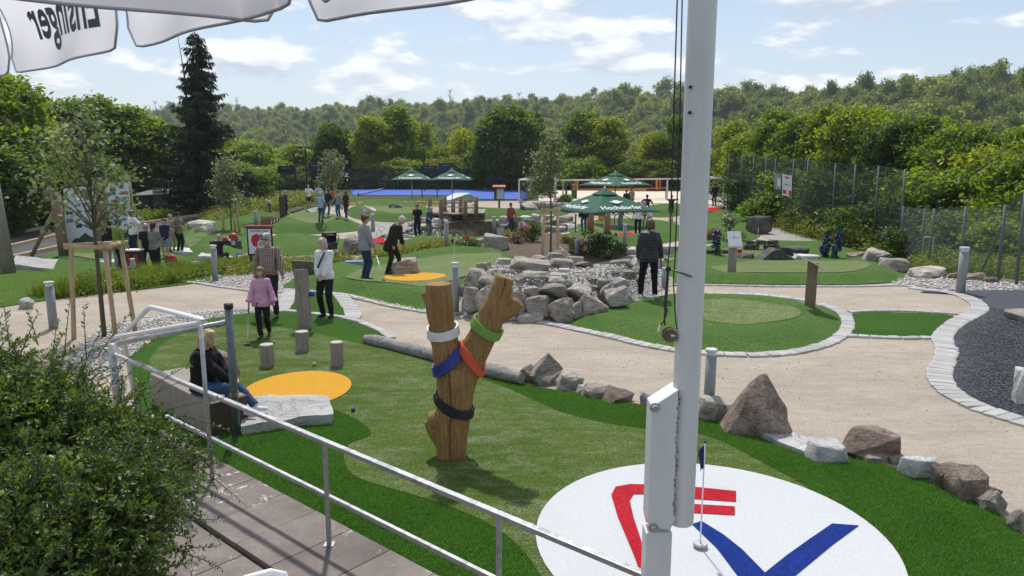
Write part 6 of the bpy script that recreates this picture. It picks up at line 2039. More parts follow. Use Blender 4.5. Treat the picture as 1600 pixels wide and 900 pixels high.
def valance(root, A, B, flaps, depth, ztop, letters=(), curl=0.05, zdrop=None):
    """cloth flaps hanging from the edge A-B; flaps are (start, end) fractions"""
    o0 = root.location
    d = (B - A)
    L = d.length
    d.normalize()
    out = Vector((d.y, -d.x, 0))
    if out.y < 0:
        out = -out
    for i, (f0, f1) in enumerate(flaps):
        nx_, nz_ = 26, 12
        vs, fs, prof = [], [], []
        for a_ in range(nx_ + 1):
            g = a_ / nx_
            w = (f1 - f0) * L
            e = min(g, 1 - g) * w
            rc = 0.065
            dd = depth if e > rc else depth - rc * (1 - math.sqrt(max(0, 1 - (1 - e / rc) ** 2)))
            col_ = []
            for b_ in range(nz_ + 1):
                h = b_ / nz_
                s_ = lerp(f0, f1, g) * L
                bow = curl * math.sin(h * 1.9) * (0.6 + 0.5 * math.sin(g * 3.1 + i)) + 0.012 * math.sin(g * 11 + i * 2 + h * 2) * h
                q = A + d * s_ + out * bow - Vector((0, 0, dd * h))
                vs.append(q - o0)
                col_.append(len(vs) - 1)
            prof.append(col_)
        for a_ in range(nx_):
            for b_ in range(nz_):
                fs.append((prof[a_][b_], prof[a_ + 1][b_], prof[a_ + 1][b_ + 1], prof[a_][b_ + 1]))
        o = MB().add(vs, fs).build('valance_flap', M['white_cloth'], root, smooth=True)
        edge = [Vector(vs[prof[0][k]]) for k in range(2, nz_ + 1)] + [Vector(vs[prof[a_][nz_]]) for a_ in range(1, nx_)] + [Vector(vs[prof[nx_][k]]) for k in range(nz_, 1, -1)]
        MB().tube(edge, 0.0045, 6).build('hem', M['hem'], o, smooth=True)
        for (fi, g, h, size, tilt) in letters:
            if fi != i:
                continue
            me = ens.copy()
            Lw = size
            q0 = A + d * lerp(f0, f1, g) * L - Vector((0, 0, depth * h))
            outx = d if d.x > 0 else -d
            for v in me.vertices:
                x_, y_ = -v.co.x * Lw, v.co.y * Lw
                ca, sa = math.cos(tilt), math.sin(tilt)
                xx, yy = x_ * ca - y_ * sa, x_ * sa + y_ * ca
                s_ = (lerp(f0, f1, g) * L) + xx * (1 if d.x > 0 else -1)
                hh = h - yy / depth
                gg = (s_ / L - f0) / (f1 - f0)
                bow = curl * math.sin(max(0, hh) * 1.9) * (0.6 + 0.5 * math.sin(gg * 3.1 + i)) + 0.012 * math.sin(gg * 11 + i * 2 + hh * 2) * hh
                q = A + d * s_ + out * (bow - 0.004) - Vector((0, 0, depth * hh))
                v.co = q - o0
            link_mesh('lettering', me, None, o)
def terrace_parasol(corner, dirA, dirB, LA, LB, zedge, rise, label, flapsA, flapsB, depth, lettersA=(), lettersB=()):
    """square canopy with its far corner at `corner`, edges running back along dirA and dirB"""
    dirA, dirB = Vector(dirA).normalized(), Vector(dirB).normalized()
    cen = corner + dirA * LA / 2 + dirB * LB / 2
    root = empty('white_parasol', (cen.x, cen.y, 1.55), 0, label, 'parasol')
    o0 = root.location
    C = [corner, corner + dirA * LA, corner + dirA * LA + dirB * LB, corner + dirB * LB]
    apex = cen + Vector((0, 0, zedge + rise))
    b = MB()
    n = 14
    for i in range(4):
        a_, c_ = C[i], C[(i + 1) % 4]
        vs, fs, rows = [], [], []
        for j in range(n + 1):
            f = j / n
            rws = []
            for k in range(n + 1):
                g = k / n
                e = a_.lerp(c_, g)
                q = Vector((lerp(apex.x, e.x, f), lerp(apex.y, e.y, f), lerp(apex.z, zedge, f) - 0.06 * math.sin(math.pi * f) * math.sin(math.pi * g)))
                vs.append(q - o0)
                rws.append(len(vs) - 1)
            rows.append(rws)
        for j in range(n):
            for k in range(n):
                fs.append((rows[j][k], rows[j + 1][k], rows[j + 1][k + 1], rows[j][k + 1]))
        b.add(vs, fs)
    b.build('canopy', M['white_cloth'], root, smooth=True)
    up = Vector((0, 0, zedge))
    valance(root, corner + up, C[1] + up, flapsA, depth, zedge, lettersA)
    valance(root, corner + up, C[3] + up, flapsB, depth, zedge, lettersB)
    MB().tube([(0, 0, 0), (0, 0, zedge + rise - 1.55)], 0.03, 14).build('pole', M['alu'], root, smooth=True)
    MB().box((0, 0, 0.04), (0.6, 0.6, 0.08)).build('base_plate', M['bollard'], root)
    return root
VB = CAM_H + 0.362
dep = 0.30
far_a = at_d(-190, 158, 0)
c1 = Vector((-2.75, 3.72, 0))
terrace_parasol(c1, (1.15, -0.97, 0), (-0.97, -1.15, 0), 3.4, 3.4, VB + dep, 0.75, 'white parasol with mirrored dark lettering on its valance',
                [(0.0, 0.229), (0.233, 0.559), (0.563, 0.866), (0.870, 1.0)], [(0.0, 0.33), (0.34, 0.66), (0.67, 1.0)], dep,
                [(1, 0.575, 0.46, 0.21, -0.04), (2, 0.60, 0.30, 0.21, -0.04)])
c2 = Vector((-0.585, 2.06, 0))
terrace_parasol(c2, (0.80, -0.60, 0), (-0.83, -0.56, 0), 3.2, 3.2, VB + dep, 0.75, 'plain white parasol corner hanging in from the top edge',
                [(0.006, 0.30), (0.31, 0.65), (0.66, 1.0)], [(0.006, 0.30), (0.31, 0.65), (0.66, 1.0)], dep)
# ================================================================== NET FENCE, BANNERS
def net_mat(name, col, alpha):
    t = NT(name)
    b = t.bsdf(col, 0.8)
    tr = t.n.new('ShaderNodeBsdfTransparent')
    m = t.n.new('ShaderNodeMixShader')
    n = t.noise(1.2, 4, 0.6)
    t.l.new(t.mrange(n, 0.3, 0.7, alpha * 0.75, min(1, alpha * 1.2)), m.inputs[0])
    t.l.new(tr.outputs[0], m.inputs[1])
    t.l.new(b, m.inputs[2])
    return t.done(m.outputs[0])
M['net_green'] = net_mat('dark green ball net', (0.005, 0.022, 0.014), 0.52)
M['net_wire'] = net_mat('grey wire mesh', (0.13, 0.15, 0.15), 0.26)
M['net_black'] = net_mat('black net', (0.012, 0.013, 0.016), 0.62)
def fence(posts, label, netm, pr, name='net_fence', extra=()):
    base0 = at(posts[0][2], posts[0][3])
    root = empty(name, base0, 0, label, 'fence')
    P_ = []
    for xt, yt, xb, yb in posts:
        b = at(xb, yb)
        t_ = at_d(xt, yt, b.y)
        t_.x = lerp(t_.x, b.x, 0.6)
        MB().tube([b - base0 - Vector((0, 0, 0.1)), t_ - base0], pr, 8).build('post', M['steel_fence'], root, smooth=True)
        P_.append((b - base0, t_ - base0))
    for (b0, t0), (b1, t1) in zip(P_[:-1], P_[1:]):
        MB().add([b0, b1, t1 - Vector((0, 0, 0.03)), t0 - Vector((0, 0, 0.03))], [(0, 1, 2, 3)]).build('net', M[netm], root)
        MB().tube([t0 - Vector((0, 0, 0.03)), t1 - Vector((0, 0, 0.03))], 0.008, 4).build('wire', M['steel_fence'], root)
    return root, base0, P_
root, b0, P_ = fence([(1138, 240, 1136, 330), (1158, 243, 1156, 334), (1177, 245, 1174, 340), (1196, 247, 1193, 346), (1211, 248, 1207, 352), (1239, 249, 1234, 360), (1262, 250, 1256, 368), (1304, 255, 1298, 380), (1335, 257, 1328, 388), (1372, 259, 1363, 396), (1412, 265, 1403, 407)], 'tall dark green ball net fence on steel posts before the thicket', 'net_green', 0.045)
for i in (9,):
    b, t_ = P_[i]
    MB().tube([P_[10][1] * 0.55 + P_[10][0] * 0.45, P_[10][0] + (P_[9][0] - P_[10][0]) * 0.55], 0.03, 8).build('brace', M['steel_fence'], root)
root, b0, P_ = fence([(1412, 322, 1404, 409), (1444, 326, 1437, 420), (1458, 326, 1452, 424), (1507, 323, 1500, 432), (1568, 321, 1559, 441), (1598, 296, 1588, 446), (1660, 296, 1650, 455)], 'low grey wire fence with a small gate beside the pebble bed', 'net_wire', 0.04, 'wire_fence')
g0, g1 = P_[1][0], P_[2][0]
for q in (g0, g1):
    MB().tube([q + Vector((0, -0.06, 0)), q + Vector((0, -0.06, 1.15))], 0.03, 8).build('gate_frame', M['alu'], root)
MB().tube([g0 + Vector((0, -0.06, 1.15)), g1 + Vector((0, -0.06, 1.15))], 0.03, 8).build('gate_frame', M['alu'], root)
MB().tube([P_[4][1] * 0.8 + P_[4][0] * 0.2, P_[4][0] + (P_[3][0] - P_[4][0]) * 0.5], 0.03, 8).build('brace', M['steel_fence'], root)
M['banner_grey'] = plain('faded grey banner', (0.30, 0.33, 0.33), 0.7, 0.35, 1.2)
M['banner_white'] = plain('white banner', (0.66, 0.67, 0.68), 0.7, 0.08, 1.2)
M['print_red'] = plain('red print', (0.5, 0.03, 0.04), 0.7, 0.05)
def banner(q, d0, d1, mat, label, prints=()):
    a_, b_ = at_d(q[0], q[1], d0), at_d(q[2], q[1] + q[4], d1)
    c_, e_ = at_d(q[2], q[3] + q[4], d1), at_d(q[0], q[3], d0)
    root = empty('fence_banner', (a_ + c_) / 2, 0, label, 'banner')
    o0 = (a_ + c_) / 2
    vs = [v - o0 for v in (a_, b_, c_, e_)]
    nrm = (vs[1] - vs[0]).cross(vs[3] - vs[0]).normalized()
    if nrm.y > 0:
        nrm = -nrm
    bk = [v - nrm * 0.02 for v in vs]
    MB().add(vs + bk, [(0, 1, 2, 3), (7, 6, 5, 4), (0, 4, 5, 1), (1, 5, 6, 2), (2, 6, 7, 3), (3, 7, 4, 0)]).build('sheet', M[mat], root)
    for (u0, v0, u1, v1, m) in prints:
        def uv(u, v):
            return vs[0].lerp(vs[1], u).lerp(vs[3].lerp(vs[2], u), v) + nrm * 0.01
        MB().add([uv(u0, v0), uv(u1, v0), uv(u1, v1), uv(u0, v1)], [(0, 1, 2, 3)]).build('print', M[m], root)
    return root
banner((1209, 271, 1220, 303, 1), 46.0, 45.0, 'banner_grey', 'faded grey green banner on the net fence', [(0.0, 0.75, 1.0, 1.0, 'leaf_bed'), (0.5, 0.2, 1, 0.6, 'banner_white')])
banner((1222, 272, 1237, 305, 3), 44.6, 43.4, 'banner_white', 'white banner with red print on the net fence', [(0.3, 0.08, 0.75, 0.16, 'print_red'), (0.1, 0.72, 0.45, 0.9, 'print_red'), (0.72, 0.7, 1.0, 0.96, 'print_red'), (0.3, 0.42, 0.8, 0.5, 'banner_grey')])
# ================================================================== STONES FARTHER BACK
for a_ in [((1327, 394, 1356, 410), 'rock_red', 'b', 'reddish stone left of the grey fence boulder'), ((1353, 389, 1400, 418), 'rock', 'b', 'large grey boulder before the last tall fence post'), ((1379, 405, 1432, 428), 'rock_tan', 'b', 'tan grey boulder overlapping the large one'),
           ((1431, 418, 1484, 436), 'rock', 'f', 'long low grey stone below the wire gate'), ((1484, 426, 1505, 438), 'rock_red', 'b', 'small red stone beside the granulate bollard'), ((1505, 427, 1544, 440), 'rock_red', 'f', 'flat red brown stone right of the granulate bollard'), ((1540, 433, 1564, 443), 'rock_red', 'b', 'last small brown stone under the low fence'),
           ((1170, 336, 1206, 366), 'rock_dark', 'k', 'dark basalt block with pale flat top beside the gravel strip'), ((755, 365, 796, 395), 'rock', 'k', 'upright grey boulder behind the rock pile'), ((532, 368, 574, 398), 'rock_tan', 'b', 'striped tan boulder right of the pushchair'),
           ((604, 404, 656, 436), 'rock_tan', 'k', 'tan boulder at the feet of the old golfer'), ((562, 321, 588, 341), 'rock', 'b', 'grey boulder on the far turf lane'), ((448, 324, 474, 338), 'rock_dark', 'p', 'dark rock beside the carved post'), ((476, 324, 502, 343), 'rock_white', 'b', 'pale rock left of the striped shirt man'),
           ((606, 318, 636, 331), 'rock_dark', 'b', 'dark low rock before the blue court kerb'), ((300, 350, 336, 374), 'rock_tan', 'b', 'large pale boulder behind the visitor group'), ((288, 345, 330, 360), 'rock', 'f', 'flat grey boulder behind the large pale one'), ((815, 318, 842, 334), 'rock', 'b', 'grey rock beside the round palisade'),
           ((438, 347, 450, 354), 'rock_white', 'b', 'small pale rock on the striped shirt mound'), ((1138, 320, 1150, 328), 'rock_white', 'b', 'pale stone beside the red fence corner mat'), ((1180, 345, 1195, 353), 'rock_red', 'b', 'red stone edging the upper lane'), ((1165, 327, 1180, 334), 'rock_white', 'f', 'white flat stone edging the upper lane'), ((1139, 341, 1148, 352), 'rock_white', 'b', 'upright pale stone on the upper lane'),
           ((28, 466, 50, 484), 'rock_white', 'b', 'pale stone at the lawn corner'), ((870, 387, 890, 396), 'rock_tan', 'b', 'small tan stone beside the short bollard'), ((985, 405, 1040, 420), 'rock_white', 'f', 'flat white stone beside the woman in black'), ((965, 388, 1000, 398), 'rock_white', 'f', 'white slab below the red mat'), ((1020, 384, 1070, 398), 'rock', 'k', 'long grey kerb block behind the woman in black')]:
    rock_px(*a_[0], a_[1], a_[2], label=a_[3])
bank = empty('pond_border', at(700, 380), 0, 'loose grey stones lining the pond bank', 'stone border')
brng = random.Random(31)
for (xa, ya, xb, yb, n) in [(610, 372, 660, 350, 9), (660, 350, 760, 340, 8), (780, 343, 890, 350, 16), (890, 352, 905, 365, 5), (700, 383, 800, 376, 10), (800, 376, 900, 370, 14), (840, 362, 900, 358, 8), (1060, 420, 1030, 400, 4)]:
    for i in range(n):
        f = (i + brng.uniform(.2, .8)) / n
        x_, y_ = lerp(xa, xb, f) + brng.uniform(-3, 3), lerp(ya, yb, f) + brng.uniform(-3, 3)
        w = brng.uniform(9, 20)
        o = rock_px(x_ - w / 2, y_ - w * brng.uniform(.35, .6), x_ + w / 2, y_, brng.choice(['rock', 'rock_tan', 'rock_red', 'rock_white', 'rock']), brng.choice('bbf'), None, 'stone')
        o.parent = bank
        o.location -= bank.location
for (pts_, lab_) in [([(20, 421), (110, 425), (118, 418), (26, 415)], 'pale flat stone kerb before the log brace'), ([(150, 425), (200, 428), (205, 421), (150, 418)], 'pale flat stone kerb before the sponsor post'), ([(222, 402), (302, 402), (296, 394), (228, 392)], 'long flat grey stone bench behind the visitor group'), ([(310, 408), (365, 410), (362, 404), (318, 401)], 'low stone border before the blue mat'), ([(372, 412), (392, 410), (390, 405), (372, 407)], 'short stone block below the sign stand')]:
    slab_px(pts_, 0.22, 'rock_white', 'stone_slab', lab_, 'stone slab', 0.04, seed=len(lab_))
rock_px(198, 400, 226, 416, 'rock_white', 'f', label='flat white stone under the blond woman in white polo', depth=at(212, 402, 0.42).y - 0.25)
lw = at(1190, 391, 0.12)
root = empty('block_wall', lw, 0, 'low wall of dark stone blocks with a gap on the fence lane', 'wall')
for (x0, y0, x1, y1) in [(1162, 382.5, 1176, 390), (1176, 382.5, 1187, 390), (1194, 382.5, 1207, 390), (1207, 382.5, 1219, 390), (1166, 375.5, 1180, 382.5), (1181, 375, 1198, 382.5), (1199, 375.5, 1217, 382.5)]:
    o = rock_px(x0, y0, x1, y1, 'rock_dark', 'k', None, 'block', depth=lw.y, dscale=0.7, sink=0.0, rz=0)
    o.parent = root
    o.location -= lw
p = at(1217, 407, 0.12)
root = empty('stone_ramp', p, 0, 'dark stone ramp wedge on the fence lane', 'obstacle')
def Q(px_, py_, dy=0.0):
    return at_d(px_, py_, p.y + dy) - p
pr_ = [Q(1190, 408), Q(1193, 403), Q(1203, 394), Q(1211, 389.5), Q(1217, 390), Q(1228, 398), Q(1240, 404), Q(1246, 408)]
n_ = len(pr_)
vs = [v + Vector((0, -0.1, 0)) for v in pr_] + [v + Vector((0, 0.7, 0.0)) for v in pr_]
o = MB().add(vs, [tuple(range(n_)), tuple(reversed(range(n_, 2 * n_)))] + [(i, i + n_, (i + 1) % n_ + n_, (i + 1) % n_) for i in range(n_)]).build('wedge', M['rock_dark'], root)
bevel(o, 0.02, 2)
for (x0, y0, x1, y1, lab_) in [(1225, 386, 1266, 400, 'flat dark slab right of the stone ramp'), (1102, 390, 1120, 398, 'small dark flat stone beside the flagpole sculpture'), (1127, 390, 1141, 398, 'small dark flat stone behind the white sign'), (1155, 396, 1180, 405, 'low dark stone strip right of the red ball'), (1243, 399, 1285, 406, 'thin pale slab before the grape figures')]:
    rock_px(x0, y0, x1, y1, 'rock_dark' if 'dark' in lab_ else 'rock_white', 'k', label=lab_, base=0.1)
M['berry'] = plain('dark blue glazed berries', (0.012, 0.018, 0.11), 0.25, 0.15, 8)
M['stem_green'] = plain('green glazed stem', (0.02, 0.10, 0.025), 0.35, 0.2, 6)
for px_, py_, h, lab_, sd in [(1119, 399, 42, 'blue grape figure beside the flagpole', 1), (1289, 403, 36, 'leaning blue grape figure near the fence, smaller of the pair', 2), (1306, 405, 44, 'blue grape figure with a green leaf crown near the fence', 3)]:
    p = at(px_, py_, 0.1)
    hh = hgt(py_ - h, p.y) - p.z
    root = empty('grape_sculpture', p, 0, lab_, 'sculpture', 'blue grape figures')
    rg = random.Random(sd)
    pts_ = [Vector((0.10 * math.sin(i * 1.1 + sd), 0.08 * math.cos(i * 1.3), hh * i / 6)) for i in range(7)]
    MB().tube([Vector((0, 0, -0.05))] + pts_, [0.2, 0.17, 0.12, 0.10, 0.09, 0.08, 0.07, 0.04], 10).build('stem', M['stem_green'], root, smooth=True)
    for cl, (zc, rc) in enumerate(((0.40, 0.16), (0.72, 0.17))):
        b = MB()
        for k in range(26):
            d = Vector((rg.gauss(0, 1), rg.gauss(0, 1), rg.gauss(0, 1))).normalized()
            q = Vector((0.06 * math.sin(zc * 7 + sd), -0.05, hh * zc)) + Vector((d.x * rc, d.y * rc, d.z * rc * 1.35))
            b.ell(q, 0.058, nu=8, nv=6)
        b.build('berries', M['berry'], root, smooth=True)
    if sd != 1:
        b = MB()
        b.add([(-0.05, 0, hh * 0.9), (0.2, 0.03, hh * 1.0), (0.26, 0, hh * 1.18), (0.02, -0.03, hh * 1.22), (-0.12, 0.02, hh * 1.08)], [(0, 1, 2, 3, 4)])
        o = b.build('leaf', M['stem_green'], root)
        so = o.modifiers.new('thick', 'SOLIDIFY')
        so.thickness = 0.03
# ================================================================== LEFT: SPONSOR WALL, POSTS, BEAMS, HUT
SW = 29.5
p = at_d(150, 380, SW)
zg = G(p.x, SW)
root = empty('sponsor_wall', (p.x, SW, zg), 0, 'white sponsor banner wall stretched between round log posts', 'banner wall')
o0 = Vector((p.x, SW, zg))
a_, b_, c_, e_ = at_d(99, 295, SW - 0.3), at_d(200, 284, SW + 0.3), at_d(207, 372, SW + 0.3), at_d(103, 388, SW - 0.3)
vs = [v - o0 for v in (a_, b_, c_, e_)]
MB().add(vs + [v + Vector((0, 0.03, 0)) for v in vs], [(0, 3, 2, 1), (4, 5, 6, 7), (0, 1, 5, 4), (1, 2, 6, 5), (2, 3, 7, 6), (3, 0, 4, 7)]).build('banner_sheet', plain('white printed sheet', (0.56, 0.60, 0.68), 0.6, 0.06, 2), root)
cols = [(0.03, 0.20, 0.55), (0.02, 0.025, 0.09), (0.42, 0.05, 0.09), (0.05, 0.28, 0.60), (0.30, 0.06, 0.12), (0.10, 0.11, 0.14), (0.05, 0.32, 0.45)]
pm_ = [plain('sponsor print %d' % i, c, 0.6, 0.05) for i, c in enumerate(cols)]
lg = random.Random(14)
def uvp(u, v):
    return vs[0].lerp(vs[1], u).lerp(vs[3].lerp(vs[2], u), v) + Vector((0, -0.012, 0))
lists = [MB() for _ in cols]
for r_ in range(6):
    for q in range(7):
        if lg.random() < 0.25:
            continue
        u0, v0 = 0.03 + q * 0.138, 0.05 + r_ * 0.115
        w_, h_ = lg.uniform(0.06, 0.10), lg.uniform(0.04, 0.065)
        lists[lg.randrange(len(cols))].add([uvp(u0, v0), uvp(u0, v0 + h_), uvp(u0 + w_, v0 + h_), uvp(u0 + w_, v0)], [(0, 1, 2, 3)])
for b, m_ in zip(lists, pm_):
    b.build('logo_print', m_, root)['kind'] = 'stuff'
hv = [uvp(u, 0.99) for u in (0, 1)] + [uvp(1 - i / 20, 0.88 - 0.07 * math.sin(i * 0.55) - 0.03 * math.sin(i * 1.9)) for i in range(21)]
MB().add(hv, [tuple(range(len(hv)))]).build('hill_print', plain('dark green print', (0.03, 0.06, 0.035), 0.6, 0.1), root)
for (xt, yt, xb, yb, w) in [(86, 300, 103, 416, 15), (156, 278, 163, 432, 18), (197, 274, 206, 345, 12)]:
    dd = SW - (0.7 if w < 18 else 2.6)
    if w == 12:
        dd = SW + 0.6
    q0, q1 = at_d(xb, yb, dd), at_d(xt, yt, dd)
    q0.z = min(q0.z, G(q0.x, dd)) - 0.1
    r_ = w / 2 / FPX * dd
    MB().tube([q0 - o0, q1 - o0], [r_ * 1.05, r_], 14).build('log_post', M['wood_brown'], root, smooth=True)
q0, q1 = at(43, 413), at_d(88, 322, SW - 0.8)
MB().tube([q0 - o0, q1 - o0], 0.075, 12).build('brace', M['wood_brown'], root, smooth=True)
p = at(16, 430)
root = empty('log_post', p, 0, 'thick grey log post at the far left edge', 'post')
MB().tube([(0, 0, -0.2), at_d(-22, 215, p.y) - p], [0.19, 0.13], 16, jitter=0.02, rng=lg).build('trunk', M['wood_grey'], root, smooth=True)
MB().tube([Vector((-0.22, 0.3, -0.2)), at_d(-40, 250, p.y) - p + Vector((0, .3, 0))], [0.2, 0.16], 12).build('second_trunk', M['wood_grey'], root, smooth=True)
bm_ = [((12, 369), (91, 354)), ((15, 389), (92, 370)), ((20, 406), (112, 385)), ((217, 352), (300, 340)), ((300, 340), (357, 334)), ((205, 347), (240, 341)), ((-40, 372), (14, 364))]
blab = ['pale timber beam across the dark gravel behind the brace', 'pale timber beam between brace and log post', 'pale timber beam along the front of the dark gravel', 'pale timber beam behind the woman in white polo', 'pale timber beam behind the pale boulders', 'short timber beam beside the sponsor wall', 'timber beam running out at the left edge']
for (a2, b2), lab_ in zip(bm_, blab):
    a3, b3 = at(*a2), at(*b2)
    root = empty('timber_beam', a3, 0, lab_, 'beam', 'timber beams edging the dark gravel court')
    bevel(MB().bar(Vector((0, 0, 0.10)), b3 - a3 + Vector((0, 0, 0.10)), 0.14, 0.20).build('beam', M['wood_beam'], root), 0.01, 1)
HD = 58
p = at_d(252, 333, HD)
root = empty('wooden_hut', (p.x, HD, G(p.x, HD)), R(-8), 'dark wooden hut with flat sloping roof before the trees', 'hut')
zt = hgt(303, HD) - G(p.x, HD)
MB().box((0, 0, zt / 2), (3.0, 2.2, zt)).build('wall', M['wood_dark'], root)
for i in range(7):
    MB().box((0.75, -1.115, 0.25 + i * 0.21), (1.2, 0.03, 0.19)).build('board', M['wood_grey'], root)
o = MB().box((0, -0.1, zt + 0.12), (3.6, 2.8, 0.12), M=Matrix.Rotation(R(7), 3, 'X') @ Matrix.Rotation(R(-4), 3, 'Y')).build('roof', M['steel_dark'], root)
MB().box((-0.7, -1.12, zt * 0.45), (0.9, 0.04, zt * 0.75)).build('door', M['wood_brown'], root)
a3, b3 = at_d(284, 330, HD - 2.4), at_d(264, 281, HD - 1.6)
root = empty('ladder', a3, 0, 'aluminium ladder leaning on the wooden hut', 'ladder')
d = b3 - a3
for s_ in (-0.2, 0.2):
    MB().bar(Vector((s_, 0, 0)), d + Vector((s_, 0, 0)), 0.05, 0.07).build('rail', M['alu'], root)
for i in range(10):
    q = d * ((i + 0.5) / 10)
    MB().bar(q + Vector((-0.2, 0, 0)), q + Vector((0.2, 0, 0)), 0.035).build('rung', M['alu'], root)
p = at(207, 429)
root = empty('litter_bin', p, 0, 'black litter bin with red side panels and white lid', 'bin')
s = p.y / FPX
W2, H2 = 23 * s, 37 * s
MB().box((0, 0.2, H2 / 2), (W2, W2 * 0.8, H2)).build('body', M['black'], root)
for sx in (-1, 1):
    bevel(MB().box((sx * W2 * 0.30, 0.2 - W2 * 0.41, H2 * 0.48), (W2 * 0.34, 0.03, H2 * 0.78)).build('side_panel', plain('brick red panel', (0.30, 0.035, 0.02), 0.5, 0.08), root), 0.01, 1)
bevel(MB().box((0, 0.2, H2 + 0.02), (W2 * 1.06, W2 * 0.86, 0.05)).build('lid', M['white'], root), 0.015, 2)
p = at(270, 420, 0.1)
root = empty('backpack', p, 0.3, 'red and grey backpack standing on the turf by the visitors', 'backpack')
o = MB().ell((0, 0, 0.24), (0.17, 0.13, 0.25)).build('bag', plain('red nylon', (0.34, 0.02, 0.02), 0.6, 0.15), root, smooth=True)
MB().ell((-0.10, 0.07, 0.25), (0.14, 0.10, 0.24)).build('back_panel', plain('grey nylon', (0.09, 0.09, 0.10), 0.6, 0.15), root, smooth=True)
MB().ell((0.02, -0.11, 0.18), (0.10, 0.05, 0.11)).build('pocket', plain('dark red nylon', (0.2, 0.015, 0.015), 0.6, 0.15), root, smooth=True)
p = at(362, 389, 0.15)
root = empty('toy_machine', p, R(-10), 'red topped dark machine standing on the turf behind the sitting photographer', 'machine')
bevel(MB().box((0, 0, 0.20), (0.72, 0.5, 0.36)).build('chassis', plain('dark green box', (0.03, 0.045, 0.04), 0.5, 0.15), root), 0.03, 2)
bevel(MB().box((-0.05, 0, 0.46), (0.6, 0.42, 0.18)).build('hood', plain('faded red cover', (0.34, 0.045, 0.05), 0.6, 0.15), root), 0.05, 3)
MB().ell((0.12, -0.02, 0.60), (0.2, 0.17, 0.14)).build('dome', plain('red dome', (0.42, 0.03, 0.03), 0.45, 0.1), root, smooth=True)
for sx in (-0.27, 0.27):
    for sy in (-0.26, 0.26):
        MB().tube([(sx, sy - 0.04, 0.06), (sx, sy + 0.04, 0.06)], 0.09, 12).build('wheel', M['black'], root)
MB().box((0.25, -0.26, 0.30), (0.18, 0.02, 0.2)).build('grille', M['bollard_cap'], root)
p = at(407, 424)
DD = p.y
root = empty('sign_stand', p, 0, 'lettered golf sign stand with red top edge behind the elderly man', 'sign')
a3, b3 = at_d(388, 399, DD) - p, at_d(425, 355, DD) - p
cx_, cz_, ww, hh_ = (a3.x + b3.x) / 2, (a3.z + b3.z) / 2, abs(b3.x - a3.x), abs(b3.z - a3.z)
MB().box((cx_, 0.0, cz_), (ww, 0.06, hh_)).build('frame', M['black'], root)
MB().box((cx_, -0.035, cz_), (ww * 0.88, 0.012, hh_ * 0.88)).build('poster', M['white'], root)
MB().box((cx_, -0.02, b3.z + 0.03), (ww * 1.1, 0.16, 0.07)).build('top_edge', plain('faded red edge', (0.40, 0.05, 0.07), 0.5, 0.15), root)
for sx in (-0.4, 0.4):
    MB().box((cx_ + sx * ww, 0, a3.z / 2), (0.06, 0.06, abs(a3.z))).build('leg', M['black'], root)
for key, zz, sz in (('adv', 0.36, 0.115), ('golf', -0.36, 0.115)):
    me = TXT[key]
    if not me.materials:
        me.materials.append(M['print_dark'])
    link_mesh('lettering', me, None, root, (cx_, -0.045, cz_ + hh_ * zz), (math.pi / 2, 0, 0), sz * ww)
for m_, pts_ in ((M['print_red'], [(-0.34, 0.02), (-0.30, 0.2), (-0.12, 0.27), (0.02, 0.22), (0.0, 0.05), (-0.08, -0.02), (-0.10, -0.2), (-0.26, -0.16)]), (plain('blue print', (0.03, 0.05, 0.28), 0.6, 0.05), [(0.03, 0.25), (0.2, 0.24), (0.33, 0.1), (0.30, -0.02), (0.14, 0.06), (0.03, 0.05)]), (plain('grey print', (0.35, 0.38, 0.42), 0.6, 0.05), [(-0.04, -0.02), (0.1, 0.03), (0.2, -0.04), (0.16, -0.2), (0.02, -0.25), (-0.06, -0.18)])):
    MB().add([(cx_ + u * ww, -0.046, cz_ + v * hh_) for u, v in pts_], [tuple(range(len(pts_)))]).build('emblem', m_, root)
# ================================================================== MIDDLE: JETTY, PALISADES, SIGNS, PUSHCHAIR
JD = at(715, 345).y
p = at(715, 345)
root = empty('jetty', p, 0, 'wooden jetty with rope railing over the pond', 'jetty')
dk = px2w([(672, 341), (692, 347), (734, 347), (758, 340), (742, 334), (690, 334)])
zd = p.z + 0.55
xs0, xs1 = min(v.x for v in dk), max(v.x for v in dk)
ys0, ys1 = min(v.y for v in dk), max(v.y for v in dk)
for i in range(12):
    x_ = lerp(xs0, xs1, (i + 0.5) / 12) - p.x
    k_ = 1 - 0.5 * abs((i + 0.5) / 12 - 0.5)
    MB().box((x_, (ys0 + ys1) / 2 - p.y, 0.5), ((xs1 - xs0) / 12 - 0.02, (ys1 - ys0) * k_, 0.08)).build('plank', M['wood_grey'], root)
MB().box((0, (ys0 - p.y) + 0.9, 0.40), ((xs1 - xs0) * 0.96, 0.12, 0.16)).build('fascia', M['wood_brown'], root)
tops_ = []
for x_, yt, yb in [(672, 308, 340), (689, 310, 348), (695, 306, 340), (708, 312, 340), (720, 307, 342), (727, 312, 350), (744, 307, 346)]:
    dd = p.y + (0.6 if yb < 345 else -1.2)
    q0, q1 = at_d(x_, yb, dd) - p, at_d(x_, yt, dd) - p
    q0.z = -0.1
    MB().tube([q0, q1], 0.14, 10).build('post', M['wood_brown'], root, smooth=True)
    tops_.append(q1 - Vector((0, 0, 0.45)))
order = [0, 1, 5, 6]
